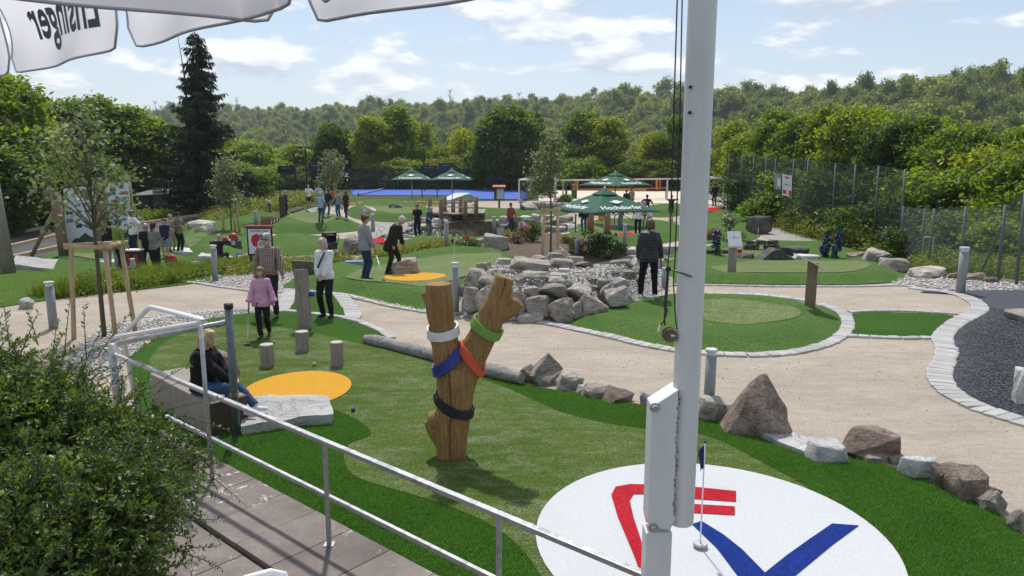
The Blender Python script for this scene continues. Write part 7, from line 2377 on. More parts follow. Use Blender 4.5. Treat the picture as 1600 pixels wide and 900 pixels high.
for i, j in ((0, 1), (1, 5), (5, 6), (2, 3), (3, 4), (4, 6)):
    a3, b3 = tops_[i], tops_[j]
    MB().tube([a3, a3.lerp(b3, 0.5) - Vector((0, 0, 0.15)), b3], 0.03, 6).build('rope', M['rope'], root)
    MB().tube([a3 - Vector((0, 0, .4)), a3.lerp(b3, 0.5) - Vector((0, 0, 0.55)), b3 - Vector((0, 0, .4))], 0.03, 6).build('rope', M['rope'], root)
def palisade(x0, x1, yt, yb, n, lab_, mat='wood_grey', arc=0.5):
    p = at((x0 + x1) / 2, yb)
    root = empty('log_palisade', p, 0, lab_, 'palisade')
    for i in range(n):
        f = (i + 0.5) / n
        x_ = lerp(x0, x1, f)
        q = at_d(x_, yb, p.y) - p
        q.y += arc * (1 - math.sin(f * math.pi)) * 1.2
        r_ = (x1 - x0) / n / 2 / FPX * p.y * 1.02
        hh = hgt(yt, p.y) - p.z + lg.uniform(-.05, .05)
        MB().tube([(q.x, q.y, -0.1), (q.x, q.y, hh)], r_, 10).build('log', M[mat], root, smooth=True)
palisade(831, 902, 317, 333, 13, 'round log palisade behind the staked tree')
palisade(404, 434, 338, 354, 9, 'dark log palisade left of the striped shirt mound', 'wood_brown')
palisade(514, 545, 312, 319, 8, 'low log edging at the far stake frame', 'wood_brown')
p = at(442, 341)
root = empty('carved_post', p, 0, 'dark carved wooden post beside the dark rock', 'post')
hh = hgt(305, p.y) - p.z
b = MB().tube([(0, 0, -0.1), (0, 0, hh * 0.92), (0, 0, hh)], [0.21, 0.19, 0.10], 16)
b.build('shaft', M['wood_dark'], root)
for i in range(5):
    for j in range(3):
        a2 = -math.pi / 2 + (j - 1) * 0.7 + (i % 2) * 0.3
        MB().ell((0.195 * math.cos(a2), 0.195 * math.sin(a2), hh * (0.15 + 0.16 * i)), (0.03, 0.03, 0.05), nu=8, nv=5).build('stud', M['rust'], root)
sg, r_, hh = round_post(422, 334, 5, 18, 'sign_post', 'slanted info board on a post left of the carved post', 'wood_brown', 'sign', 0)
MB().box((-0.05, 0, hh + 0.05), (0.6, 0.5, 0.03), M=Matrix.Rotation(R(38), 3, 'Y')).build('board', M['steel_dark'], sg)
p = at(780, 327)
root = empty('info_box', p, 0, 'info box with red roof on a post beside the blue court', 'sign')
DD = p.y
a3, b3 = at_d(772, 313, DD) - p, at_d(788, 293, DD) - p
bevel(MB().box(((a3.x + b3.x) / 2, 0, (a3.z + b3.z) / 2), (b3.x - a3.x, 0.15, b3.z - a3.z)).build('case', M['wood_dark'], root), 0.02, 1)
MB().box(((a3.x + b3.x) / 2 + 0.08, -0.09, (a3.z + b3.z) / 2), ((b3.x - a3.x) * 0.68, 0.02, (b3.z - a3.z) * 0.8)).build('poster', M['court_pale'], root)
MB().box(((a3.x + b3.x) / 2, -0.05, b3.z + 0.06), ((b3.x - a3.x) * 1.25, 0.5, 0.14), M=Matrix.Rotation(R(14), 3, 'X')).build('roof', plain('red roof', (0.32, 0.035, 0.04), 0.6, 0.1), root)
MB().tube([(0, 0.02, -0.1), (0, 0.02, a3.z)], 0.08, 10).build('post', M['rust'], root)
p = at(516, 404, 0.1)
root = empty('pushchair', p, R(25), 'dark brown pushchair with folded hood behind the elderly woman', 'pushchair')
M['pram'] = plain('dark brown pram cloth', (0.055, 0.042, 0.038), 0.7, 0.15)
b = MB()
rings = []
for i in range(9):
    a2 = R(-20 + i * 17)
    rings.append([Vector((x_, -0.05 + 0.44 * math.cos(a2), 0.72 + 0.40 * math.sin(a2))) for x_ in (-0.26, -0.13, 0, 0.13, 0.26)])
vs = [v for r2_ in rings for v in r2_]
fs = [(i * 5 + k, i * 5 + k + 1, (i + 1) * 5 + k + 1, (i + 1) * 5 + k) for i in range(8) for k in range(4)]
b.add(vs, fs)
for sx in (0, 4):
    fan = [rings[i][sx] for i in range(9)] + [Vector((rings[0][sx].x, -0.05, 0.70))]
    b.add(fan, [tuple(range(10))])
o = b.build('hood', M['pram'], root, smooth=False)
bevel(MB().box((0, 0.05, 0.55), (0.5, 0.8, 0.28)).build('seat_tub', M['pram'], root), 0.06, 3)
MB().ell((0.0, 0.15, 1.0), (0.22, 0.24, 0.10)).build('blanket', plain('pale blanket', (0.5, 0.5, 0.48), 0.9, 0.1), root, smooth=True)
MB().tube([(-0.24, -0.35, 0.6), (-0.24, -0.72, 1.02), (0.24, -0.72, 1.02), (0.24, -0.35, 0.6)], 0.018, 8).build('handle', M['black'], root, smooth=True)
for sx in (-0.27, 0.27):
    MB().tube([(sx, -0.35, 0.14), (sx, 0.35, 0.55)], 0.016, 6).build('frame', M['alu'], root)
    MB().tube([(sx, 0.38, 0.12), (sx, -0.2, 0.5)], 0.016, 6).build('frame', M['alu'], root)
    for sy, rw in ((-0.36, 0.15), (0.4, 0.11)):
        w = MB().tube([(sx - 0.025, sy, rw), (sx + 0.025, sy, rw)], rw, 16).build('wheel', M['black'], root)
bevel_ = None
p = at(560, 419)
o = MB().box((0, 0, 0.11), (0.62, 0.28, 0.26)).build('rubber_kerb', plain('blue grey rubber kerb', (0.20, 0.27, 0.40), 0.7, 0.12), None, loc=at(553, 418, 0.1), rot=(0, 0, R(10)))
bevel(o, 0.05, 3)
tag(o, 'blue grey rounded kerb block behind the woman in grey', 'kerb block')
p = at(935, 369)
root = empty('wooden_arch', p, 0, 'orange brown wooden arch under the near green parasol', 'arch')
DD = p.y
for x_ in (922, 948):
    q = at_d(x_, 366, DD) - p
    MB().tube([(q.x, 0, -0.1), (q.x, 0, hgt(331, DD) - p.z)], 0.19, 12, jitter=0.04, rng=lg).build('post', M['wood_fork'], root, smooth=True)
q0, q1 = at_d(917, 333, DD) - p, at_d(953, 334, DD) - p
MB().tube([q0, q1], 0.14, 12, jitter=0.04, rng=lg).build('cross_beam', M['wood_fork'], root, smooth=True)
MB().ell(at_d(940, 340, DD) - p, (0.18, 0.1, 0.22)).build('yellow_block', plain('yellow paint', (0.55, 0.36, 0.03), 0.5, 0.1), root, smooth=True)
rp_ = [(899, 369, 35), (968, 364, 33), (1005, 362, 20)]
root = empty('rope_fence', at(899, 369), 0, 'thin dark posts with a rope near the wooden arch', 'rope fence')
o0 = at(899, 369)
tt = []
for x_, yb, h in rp_:
    q = at(x_, yb) - o0
    hh = hgt(yb - h, at(x_, yb).y) - at(x_, yb).z
    MB().tube([q, q + Vector((0, 0, hh))], 0.045, 8).build('post', M['steel_dark'], root)
    tt.append(q + Vector((0, 0, hh * 0.92)))
for a3, b3 in zip(tt[:-1], tt[1:]):
    MB().tube([a3, a3.lerp(b3, .5) - Vector((0, 0, .15)), b3], 0.02, 6).build('rope', M['rope'], root)
# ================================================================== COURTS IN THE DISTANCE
M['navy'] = plain('navy banner', (0.010, 0.013, 0.035), 0.55, 0.1)
M['court_steel'] = plain('black court steel', (0.014, 0.016, 0.02), 0.5, 0.1)
CD = 92
root = empty('court_fence', (at_d(440, 320, CD).x, CD, G(-25, CD)), 0, 'black steel fence with dark mesh round the blue padel court', 'fence')
o0 = root.location.copy()
xs_ = list(range(436, 760, 27))
for x_ in xs_:
    q = at_d(x_, 300, CD)
    MB().bar(Vector((q.x, CD, o0.z)) - o0, Vector((q.x, CD, hgt(262, CD))) - o0, 0.12).build('post', M['court_steel'], root)
for a2, b2 in zip(xs_[:-1], xs_[1:]):
    qa, qb = at_d(a2, 300, CD).x, at_d(b2, 300, CD).x
    MB().add([Vector((qa, CD, o0.z)) - o0, Vector((qb, CD, o0.z)) - o0, Vector((qb, CD, hgt(264, CD))) - o0, Vector((qa, CD, hgt(264, CD))) - o0], [(0, 1, 2, 3)]).build('mesh_panel', M['net_black'], root)
for yy in (264, 283):
    MB().bar(Vector((at_d(436, 300, CD).x, CD, hgt(yy, CD))) - o0, Vector((at_d(757, 300, CD).x, CD, hgt(yy, CD))) - o0, 0.08).build('rail', M['court_steel'], root)
for x0, y0, x1, y1, dd, lab_ in [(435, 259, 460, 273, 73, 'navy banner board at the left court corner'), (482, 255, 506, 268, 90, 'navy banner board high behind the lamp post'), (486, 272, 506, 284, 80, 'navy banner board with white bull mark below the lamp post'), (532, 267, 552, 278, 88, 'navy banner board with white mark right of the small tree'), (658, 259, 683, 271, 74, 'navy banner board between the twin parasols'), (685, 255, 708, 267, 88, 'navy banner board behind the right twin parasol'), (759, 271, 786, 286, 90, 'dark navy board before the big dark tree')]:
    a3, b3 = at_d(x0, y1, dd), at_d(x1, y0, dd)
    root = empty('banner_board', (a3.x, dd, G(a3.x, dd)), 0, lab_, 'banner', 'navy banner boards at the courts')
    w, h = b3.x - a3.x, b3.z - a3.z
    z0 = a3.z - root.location.z
    MB().box((w / 2, 0, z0 + h / 2), (w, 0.06, h)).build('board', M['navy'], root)
    for x_ in (0.05, w - 0.05):
        MB().bar((x_, 0.07, -0.1), (x_, 0.07, z0 + h), 0.09).build('post', M['court_steel'], root)
    if 'mark' in lab_:
        s = h * 0.22
        pts_ = [(-1, 1), (-0.7, 0.4), (0, 0.2), (0.7, 0.4), (1, 1), (0.9, 0.1), (0.4, -0.2), (0.15, -1), (-0.15, -1), (-0.4, -0.2), (-0.9, 0.1)]
        MB().add([(w / 2 + u * s, -0.04, z0 + h * 0.58 + v * s) for u, v in pts_], [tuple(range(len(pts_)))]).build('mark', M['print_white'], root)
        MB().box((w / 2, -0.04, z0 + h * 0.2), (w * 0.4, 0.01, h * 0.08)).build('print', M['bollard_cap'], root)
    else:
        MB().box((w / 2, -0.04, z0 + h * 0.75), (w * 0.55, 0.01, h * 0.07)).build('print', M['bollard'], root)
for x_, yt, yb, dd, lab_ in [(481, 230, 318, 74, 'black lamp post among the navy banners'), (664, 228, 318, 90, 'black lamp post behind the twin parasols')]:
    q = at_d(x_, yb, dd)
    root = empty('lamp_post', (q.x, dd, G(q.x, dd)), 0, lab_, 'lamp post')
    hh = hgt(yt, dd) - root.location.z
    MB().tube([(0, 0, -0.1), (0, 0, hh)], [0.11, 0.07], 8).build('mast', M['court_steel'], root)
    MB().box((0, 0, hh), (1.3, 0.12, 0.1)).build('arm', M['court_steel'], root)
    for sx in (-0.5, 0.5):
        MB().box((sx, -0.05, hh - 0.1), (0.45, 0.35, 0.14)).build('lamp_head', M['steel_dark'], root)
a3, b3 = at_d(560, 303, 76), at_d(598, 290, 90)
root = empty('court_net', a3, 0, 'white topped net crossing the blue court', 'net')
zg = G(a3.x, 76)
MB().bar(Vector((0, 0, 0)), Vector((b3.x - a3.x, b3.y - a3.y, 0)), 0.05, 0.12).build('tape', M['white'], root)
MB().add([(0, 0, 0), (b3.x - a3.x, b3.y - a3.y, 0), (b3.x - a3.x, b3.y - a3.y, -0.8), (0, 0, -0.8)], [(0, 1, 2, 3)]).build('net', M['net_black'], root)
for q in ((0, 0), (b3.x - a3.x, b3.y - a3.y)):
    MB().bar((q[0], q[1], -0.9), (q[0], q[1], 0.1), 0.1).build('post', M['court_steel'], root)
root = empty('court_kerb', at(620, 321), 0, 'row of pale concrete kerb blocks before the blue court', 'kerb')
o0 = root.location.copy()
for i in range(7):
    q0 = at_d(602 + i * 18, 322, 62) - o0
    bevel(MB().box(q0 + Vector((0.45, 0.5, 0.16)), (0.93, 0.5, 0.42)).build('block', M['paver'], root), 0.03, 1)
GC = 66
def box_frame(name, lab_, cat, x0, x1, yt, yb, d0, d1, mat, r_, net=None):
    p0 = at_d(x0, yb, d0)
    zg = G(p0.x, d0)
    zt = hgt(yt, d0)
    root = empty(name, (p0.x, d0, zg), 0, lab_, cat)
    q = [Vector((at_d(x0, yb, d0).x, d0, 0)), Vector((at_d(x1, yb, d0).x, d0, 0)), Vector((at_d(x1, yb, d0).x + 0.6, d1, 0)), Vector((at_d(x0, yb, d0).x + 1.2, d1, 0))]
    q = [v - Vector((p0.x, d0, 0)) for v in q]
    H_ = zt - zg
    for v in q:
        MB().tube([v, v + Vector((0, 0, H_))], r_, 8).build('post', mat, root)
    for i in range(4):
        MB().tube([q[i] + Vector((0, 0, H_)), q[(i + 1) % 4] + Vector((0, 0, H_))], r_, 8).build('top_bar', mat, root)
        if net and i != 0:
            a2, b2 = q[i], q[(i + 1) % 4]
            MB().add([a2, b2, b2 + Vector((0, 0, H_)), a2 + Vector((0, 0, H_))], [(0, 1, 2, 3)]).build('net', M[net], root)
    return root
M['cage_white'] = plain('pale cage paint', (0.55, 0.55, 0.54), 0.5, 0.05)
box_frame('ball_cage', 'pale framed ball cage with black netting beside the blue court', 'cage', 811, 866, 281, 318, 64, 72, M['cage_white'], 0.07, 'net_black')
box_frame('goal_frame', 'pale goal frame at the far end of the sand court', 'goal', 1088, 1129, 279, 320, 62, 70, M['cage_white'], 0.06, 'net_black')
p = at_d(897, 296, 70)
root = empty('volleyball_net', (p.x, 70, G(p.x, 70)), 0, 'orange and yellow bordered volleyball net over the sand court', 'net')
o0 = root.location.copy()
M['tape_orange'] = plain('orange red tape', (0.55, 0.10, 0.05), 0.6, 0.08)
M['tape_yellow'] = plain('ochre tape', (0.52, 0.30, 0.04), 0.6, 0.08)
def V3(x_, y_, dd=70):
    return at_d(x_, y_, dd) - o0
MB().bar(V3(897, 296), V3(1042, 294), 0.14).build('lower_tape', M['tape_orange'], root)
MB().bar(V3(897, 281), V3(1035, 279), 0.10).build('upper_tape', M['tape_orange'], root)
MB().bar(V3(945, 297), V3(1010, 296), 0.2).build('middle_tape', M['tape_yellow'], root)
for x_, y_, m_ in ((898, 281, 'tape_orange'), (902, 281, 'tape_yellow'), (1026, 279, 'tape_yellow'), (1031, 279, 'tape_orange')):
    MB().bar(V3(x_, y_), V3(x_, 296), 0.16).build('side_tape', M[m_], root)
MB().add([V3(897, 296), V3(1042, 294), V3(1035, 279), V3(897, 281)], [(0, 1, 2, 3)]).build('net', M['net_black'], root)
for x_ in (885, 1042):
    q = V3(x_, 277)
    MB().tube([(q.x, q.y, 0), q], 0.09, 8).build('post', M['court_steel'], root)
p = at_d(867, 281, 68)
root = empty('long_bar', (p.x, 68, G(p.x, 68)), 0, 'long pale bar on grey posts above the sand court', 'frame')
o0 = root.location.copy()
MB().tube([at_d(867, 282, 68) - o0, at_d(1088, 279, 68) - o0], 0.06, 8).build('bar', M['cage_white'], root)
for x_ in (867, 880, 1043, 1088):
    q = at_d(x_, 281, 68) - o0
    MB().tube([(q.x, 0, 0), q], 0.08, 8).build('post', M['cage_white'], root)
p = at(897, 311)
root = empty('green_bin', p, 0, 'narrow dark green bin at the edge of the sand court', 'bin')
bevel(MB().box((0, 0, 0.6), (0.5, 0.5, 1.3)).build('body', M['stem_green'], root), 0.05, 2)
MB().ell((0, 0, 1.25), (0.28, 0.28, 0.16)).build('lid', M['stem_green'], root, smooth=True)
p = Vector((-1.66, 4.42, 0))
root = empty('garden_chair', p, R(30), 'white plastic chair top at the lower edge beside the shrub', 'chair')
zt = hgt(899, 4.42)
MB().tube([(-0.22, 0, zt - 0.35), (-0.16, 0, zt - 0.04), (-0.08, 0, zt), (0.08, 0, zt), (0.16, 0, zt - 0.04), (0.22, 0, zt - 0.35)], 0.025, 10).build('backrest', M['white'], root, smooth=True)
MB().box((0, -0.25, 0.44), (0.46, 0.46, 0.04)).build('seat', M['white'], root)
for sx in (-0.2, 0.2):
    for sy in (-0.45, -0.03):
        MB().tube([(sx, sy, 0), (sx, sy, 0.44)], 0.02, 8).build('leg', M['white'], root)
    MB().tube([(sx, 0, 0.44), (sx * 1.1, 0, zt - 0.35)], 0.022, 8).build('back_post', M['white'], root)
for px_, lab_ in ((425, 'far pale house with red roof on the plateau, left one'), (468, 'far pale barn with red roof on the plateau, right one')):
    dd = 735
    q = at_d(px_, 180, dd)
    root = empty('far_house', (q.x, dd, hgt(184, dd)), 0.2, lab_, 'house')
    MB().box((0, 0, 0), (11, 8, 8)).build('wall', M['white'], root)
    MB().add([(-6, -4.5, 4), (6, -4.5, 4), (6, 4.5, 4), (-6, 4.5, 4), (-6, 0, 7), (6, 0, 7)], [(0, 1, 5, 4), (2, 3, 4, 5), (0, 4, 3), (1, 2, 5), (0, 3, 2, 1)]).build('roof', plain('red tile roof', (0.34, 0.24, 0.20), 0.8, 0.1, 0.5), root)
    for sx in (-3, 0, 3):
        MB().box((sx, -4.02, 1.5), (1.2, 0.1, 1.5)).build('window', M['steel_dark'], root)
# ================================================================== PEOPLE
M['skin'] = plain('skin', (0.46, 0.27, 0.19), 0.55, 0.08, 12)
M['skin_pale'] = plain('pale skin', (0.54, 0.34, 0.26), 0.55, 0.08, 12)
M['skin_tan'] = plain('tanned skin', (0.34, 0.19, 0.125), 0.55, 0.08, 12)
M['eye'] = plain('dark eyes', (0.03, 0.022, 0.018), 0.3, 0.02)
M['lip'] = plain('lips', (0.36, 0.13, 0.11), 0.5, 0.05)
def cloth(name, col, fold=0.35, rough=0.85, var=0.12):
    key = ('cloth', name)
    if key not in MATS:
        t = NT(name)
        n = t.noise(5, 5, 0.6)
        w = t.noise(9, 3, 0.55, stretch=(1, 1, 0.5), dist=0.8)
        c = t.ramp(n, [(0.3, tuple(x * (1 - var) for x in col)), (0.7, tuple(min(1, x * (1 + var)) for x in col))])
        MATS[key] = t.done(t.bsdf(c, rough, t.bump(w, fold, 0.03), 0, 0.2))
    return MATS[key]
def hair_mat(name, col):
    key = ('hair', name)
    if key not in MATS:
        t = NT(name)
        n = t.noise(30, 4, 0.6, stretch=(3, 3, 0.4))
        c = t.ramp(n, [(0.3, tuple(x * 0.55 for x in col)), (0.7, tuple(min(1, x * 1.2) for x in col))])
        MATS[key] = t.done(t.bsdf(c, 0.55, t.bump(n, 0.5, 0.01), 0, 0.4))
    return MATS[key]
t = NT('brown checked shirt')
def lines(axis, freq, width):
    sx = t.n.new('ShaderNodeSeparateXYZ')
    t.l.new(t.tc.outputs['Object'], sx.inputs[0])
    f = t.math('FRACT', t.math('MULTIPLY', sx.outputs[axis], freq))
    return t.math('LESS_THAN', f, width)
lx, lz = lines('X', 26, 0.4), lines('Z', 26, 0.4)
s_ = t.math('ADD', lx, lz)
c = t.ramp(t.math('MULTIPLY', s_, 0.5), [(0.0, (0.36, 0.29, 0.27)), (0.5, (0.19, 0.125, 0.12)), (1.0, (0.09, 0.05, 0.055))])
M['plaid'] = t.done(t.bsdf(c, 0.85, t.bump(t.noise(9, 3, 0.55), 0.35, 0.03)))
t = NT('blue striped shirt')
sx = t.n.new('ShaderNodeSeparateXYZ')
t.l.new(t.tc.outputs['Object'], sx.inputs[0])
f = t.math('LESS_THAN', t.math('FRACT', t.math('MULTIPLY', sx.outputs['Z'], 11)), 0.6)
c = t.mix(f, (0.55, 0.60, 0.68), (0.10, 0.20, 0.40))
M['stripes'] = t.done(t.bsdf(c, 0.85))
def ik(a, b, l1, l2, pole):
    a, b = Vector(a), Vector(b)
    d = b - a
    L = d.length
    if L > (l1 + l2) * 0.999:
        b = a + d.normalized() * (l1 + l2) * 0.999
        d = b - a
        L = d.length
    x = (l1 * l1 - l2 * l2 + L * L) / (2 * L)
    h = math.sqrt(max(0, l1 * l1 - x * x))
    u = d.normalized()
    p = Vector(pole)
    p = (p - u * p.dot(u))
    p = p.normalized() if p.length > 1e-6 else u.orthogonal().normalized()
    return a + u * x + p * h, b
def _tex(nm, sc):
    x = bpy.data.textures.new(nm, 'CLOUDS')
    x.noise_scale, x.noise_depth = sc, 3
    return x
FOLDS = {'shirt': (_tex('cloth_folds', 0.10), 0.035), 'jacket': (_tex('jacket_folds', 0.12), 0.04), 'trousers': (_tex('trouser_folds', 0.09), 0.032), 'hair': (_tex('hair_tufts', 0.035), 0.028), 'beard': (_tex('beard_tufts', 0.03), 0.015), 'shorts': (_tex('short_folds', 0.1), 0.03)}
def remeshed(b, name, mat, root, vox, smooth=4, fac=0.5):
    o = b.build(name, mat, root)
    m = o.modifiers.new('remesh', 'REMESH')
    m.mode, m.voxel_size, m.use_smooth_shade = 'VOXEL', vox, True
    if smooth:
        s = o.modifiers.new('smooth', 'SMOOTH')
        s.iterations, s.factor = smooth, fac
    if name in FOLDS:
        d = o.modifiers.new('folds', 'DISPLACE')
        d.texture, d.strength, d.texture_coords, d.mid_level = FOLDS[name][0], FOLDS[name][1], 'LOCAL', 0.32
    return o
def oval(c, w, d, n=16, X=Vector((1, 0, 0)), Y=Vector((0, 1, 0)), p=0.85):
    out = []
    for k in range(n):
        a = 2 * math.pi * k / n
        ca, sa = math.cos(a), math.sin(a)
        out.append(c + X * (w * math.copysign(abs(ca) ** p, ca)) + Y * (d * math.copysign(abs(sa) ** p, sa)))
    return out
def person(px_, py_, h, yaw, label, top, legs, shoes=None, hair=('short', (0.10, 0.07, 0.045)), skin='skin', long_sleeve=True, handL=None, handR=None, footL=None, footR=None, lean=0, side=0, head=(0, 0), pelvis=None,
           near=False, jacket=0.0, hem=0.84, shorts=None, loc=None, extras=(), fem=False, base=0.0, belly=0.0, name='person', group=None, flare=0.0, twist=0):
    """faces -Y at yaw 0; left and right are the person's own, +x is the person's left"""
    S = h / 1.75
    p = loc if loc is not None else at(px_, py_, base)
    root = empty(name, (p.x, p.y, p.z if loc is not None else top_at(p.x, p.y)), R(yaw), label, 'person', group)
    vox = 0.0105 if near else 0.020
    V = lambda x, y, z: Vector((x, y, z)) * S
    pel = V(*(pelvis or (0, 0, 0.93)))
    Rm = Matrix.Rotation(R(twist), 3, 'Z') @ Matrix.Rotation(R(lean), 3, 'X') @ Matrix.Rotation(R(side), 3, 'Y')
    def sp_(x, y, z):            # point on the trunk, z measured standing upright
        return pel + Rm @ (V(x, y, z) - V(0, 0, 0.93))
    XX, YY = Rm @ Vector((1, 0, 0)), Rm @ Vector((0, 1, 0))
    sw = 0.165 if fem else 0.185
    def torso(g, z0=0.82, z1=1.50):
        prof = [(0.82, 0.150, 0.105), (0.90, 0.168, 0.122), (1.00, 0.152, 0.112 + belly * 0.8), (1.10, 0.140 + belly * 0.3, 0.105 + belly), (1.20, 0.150, 0.112 + belly * 0.7), (1.30, 0.160, 0.120), (1.38, 0.170, 0.108), (1.44, 0.150, 0.085), (1.48, 0.085, 0.062), (1.50, 0.06, 0.055)]
        rings = []
        zs = [z for z, _, _ in prof if z0 < z < z1]
        for z in [z0] + zs + [z1]:
            w = float(np.interp(z, [q[0] for q in prof], [q[1] for q in prof]))
            d = float(np.interp(z, [q[0] for q in prof], [q[2] for q in prof]))
            if fem:
                w *= 0.94 if z > 1.0 else 1.02
            fl = flare * max(0, (1.25 - z)) if z < 1.25 else 0
            rings.append(oval(sp_(0, -belly * 0.5 * (1 if 0.95 < z < 1.25 else 0), z), (w + g + fl) * S, (d + g + fl) * S, 18, XX, YY))
        return rings
    sh = {s: sp_(s * sw, 0.0, 1.42) for s in (1, -1)}
    hands = {1: handL, -1: handR}
    wr, el = {}, {}
    for s in (1, -1):
        tgt = hands[s]
        tgt = V(*tgt) if tgt else sp_(s * 0.27, -0.06, 0.88)
        el[s], wr[s] = ik(sh[s], tgt, 0.295 * S, 0.255 * S, Vector((s * 0.55, 0.8, -0.25)))
    hp = {s: pel + Matrix.Rotation(R(twist * 0.5), 3, 'Z') @ V(s * 0.092, 0, -0.03) for s in (1, -1)}
    ft = {1: V(*(footL or (0.10, 0.02, 0.085))), -1: V(*(footR or (-0.10, 0.02, 0.085)))}
    kn = {}
    for s in (1, -1):
        kn[s], ft[s] = ik(hp[s], ft[s], 0.42 * S, 0.42 * S, Vector((s * 0.12, -1, 0.1)))
    hc = sp_(0, -0.015, 1.50)
    hy, hpch = head
    Rh = Matrix.Rotation(R(twist + hy), 3, 'Z') @ Matrix.Rotation(R(lean * 0.45 + hpch), 3, 'X')
    hd = hc + Rh @ V(0, -0.012, 0.135)
    HP = lambda x, y, z: hd + Rh @ V(x, y, z)
    b = MB()
    b.loft(torso(-0.012))
    b.capsule(sp_(0, 0.0, 1.44), 0.06 * S, hc + Rh @ V(0, 0.01, 0.05), 0.052 * S)
    b.ell(hd, (0.074 * S, 0.092 * S, 0.112 * S), Rh, 18, 13)
    b.ell(HP(0, -0.03, -0.055), (0.052 * S, 0.058 * S, 0.055 * S), Rh)
    b.capsule(HP(0, -0.088, 0.0), 0.011 * S, HP(0, -0.104, -0.03), 0.015 * S, 8)
    for s in (1, -1):
        b.ell(HP(s * 0.075, 0.012, -0.008), (0.012 * S, 0.022 * S, 0.032 * S), Rh, 8, 6)
        b.capsule(sh[s], 0.052 * S, el[s], 0.042 * S)
        b.capsule(el[s], 0.041 * S, wr[s], 0.028 * S)
        b.capsule(hp[s], 0.088 * S, kn[s], 0.058 * S)
        b.capsule(kn[s], 0.056 * S, ft[s], 0.036 * S)
        fd = (wr[s] - el[s]).normalized()
        inn = Vector((-s, -0.25, 0))
        inn = (inn - fd * inn.dot(fd)).normalized()
        side_v = fd.cross(inn).normalized()
        if side_v.y > 0:
            side_v = -side_v
        pc_ = wr[s] + fd * 0.05 * S
        b.capsule(wr[s], 0.027 * S, pc_, 0.031 * S, 8)
        for q in range(4):
            o_ = side_v * (0.030 - 0.020 * q) * S
            L1 = (0.040, 0.046, 0.042, 0.032)[q] * S
            k0 = pc_ + fd * 0.022 * S + o_
            k1 = k0 + (fd * 0.85 + inn * 0.5).normalized() * L1
            k2 = k1 + (fd * 0.35 + inn * 0.9).normalized() * L1 * 0.8
            b.capsule(k0, 0.0095 * S, k1, 0.009 * S, 6)
            b.capsule(k1, 0.009 * S, k2, 0.0075 * S, 6)
        t0 = wr[s] + fd * 0.02 * S + side_v * 0.025 * S
        t1 = t0 + (side_v * 0.8 + fd * 0.7 + inn * 0.3).normalized() * 0.042 * S
        b.capsule(t0, 0.012 * S, t1, 0.010 * S, 6)
        b.capsule(t1, 0.010 * S, t1 + (fd + inn * 0.6).normalized() * 0.03 * S, 0.008 * S, 6)
    remeshed(b, 'body', M[skin], root, vox, 2)
    if near or h * FPX / p.y > 90:
        b = MB()
        for s in (1, -1):
            b.ell(HP(s * 0.030, -0.084, 0.008), (0.012 * S, 0.007 * S, 0.007 * S), Rh, 8, 6)
        b.build('eyes', M['eye'], root, smooth=True)
        MB().ell(HP(0, -0.090, -0.062), (0.021 * S, 0.007 * S, 0.006 * S), Rh, 10, 6).build('mouth', M['lip'], root, smooth=True)
    g = 0.014 + jacket
    b = MB()
    b.loft(torso(g, hem, 1.475))
    for s in (1, -1):
        b.capsule(sh[s] - Vector((s * 0.5 * jacket, 0, 0.7 * jacket)) * S, (0.056 + jacket * 0.6) * S, el[s] if long_sleeve else sh[s].lerp(el[s], 0.72), (0.052 + jacket * 0.9) * S)
        if long_sleeve:
            e2 = wr[s] - (wr[s] - el[s]).normalized() * 0.01 * S
            b.tube([el[s], e2], [(0.052 + jacket * 0.9) * S, (0.040 + jacket * 0.5 + flare * 0.25) * S], 12)
            b.ell(el[s], (0.052 + jacket * 0.9) * S)
    remeshed(b, 'jacket' if jacket > 0.012 else 'shirt', top, root, vox * 1.15, 3)
    b = MB()
    b.loft(torso(0.0, 0.80, 0.97))
    for s in (1, -1):
        end = 1.0 if shorts is None else shorts
        if shorts is None:
            b.capsule(hp[s], 0.096 * S, kn[s], 0.068 * S)
            b.tube([kn[s], ft[s] + V(0, 0, 0.0)], [0.068 * S, 0.052 * S], 12)
            b.ell(kn[s], 0.067 * S)
        else:
            b.tube([hp[s], hp[s].lerp(kn[s], shorts)], [0.102 * S, 0.090 * S], 14)
            b.ell(hp[s], 0.10 * S)
    remeshed(b, 'trousers' if shorts is None else 'shorts', legs, root, vox * 1.15, 3)
    b = MB()
    b2 = MB()
    for s in (1, -1):
        sh_d = (kn[s] - ft[s]).normalized()
        fwd = Vector((s * 0.18, -1, 0))
        fwd = Matrix.Rotation(R(twist * 0.3), 3, 'Z') @ fwd.normalized()
        heel = ft[s] + Vector((0, 0, -0.045 * S)) - fwd * 0.05 * S
        toe = ft[s] + Vector((0, 0, -0.052 * S)) + fwd * 0.155 * S
        b.capsule(heel, 0.038 * S, toe, 0.032 * S, 10)
        b.capsule(heel + V(0, 0, 0.02), 0.038 * S, ft[s] + V(0, 0, 0.025), 0.043 * S, 10)
    o = remeshed(b, 'shoes', shoes or cloth('black shoes', (0.02, 0.02, 0.022)), root, vox, 1)
    style, hcol = hair
    hm = hair_mat('hair %.2f %.2f %.2f' % hcol, hcol)
    b = MB()
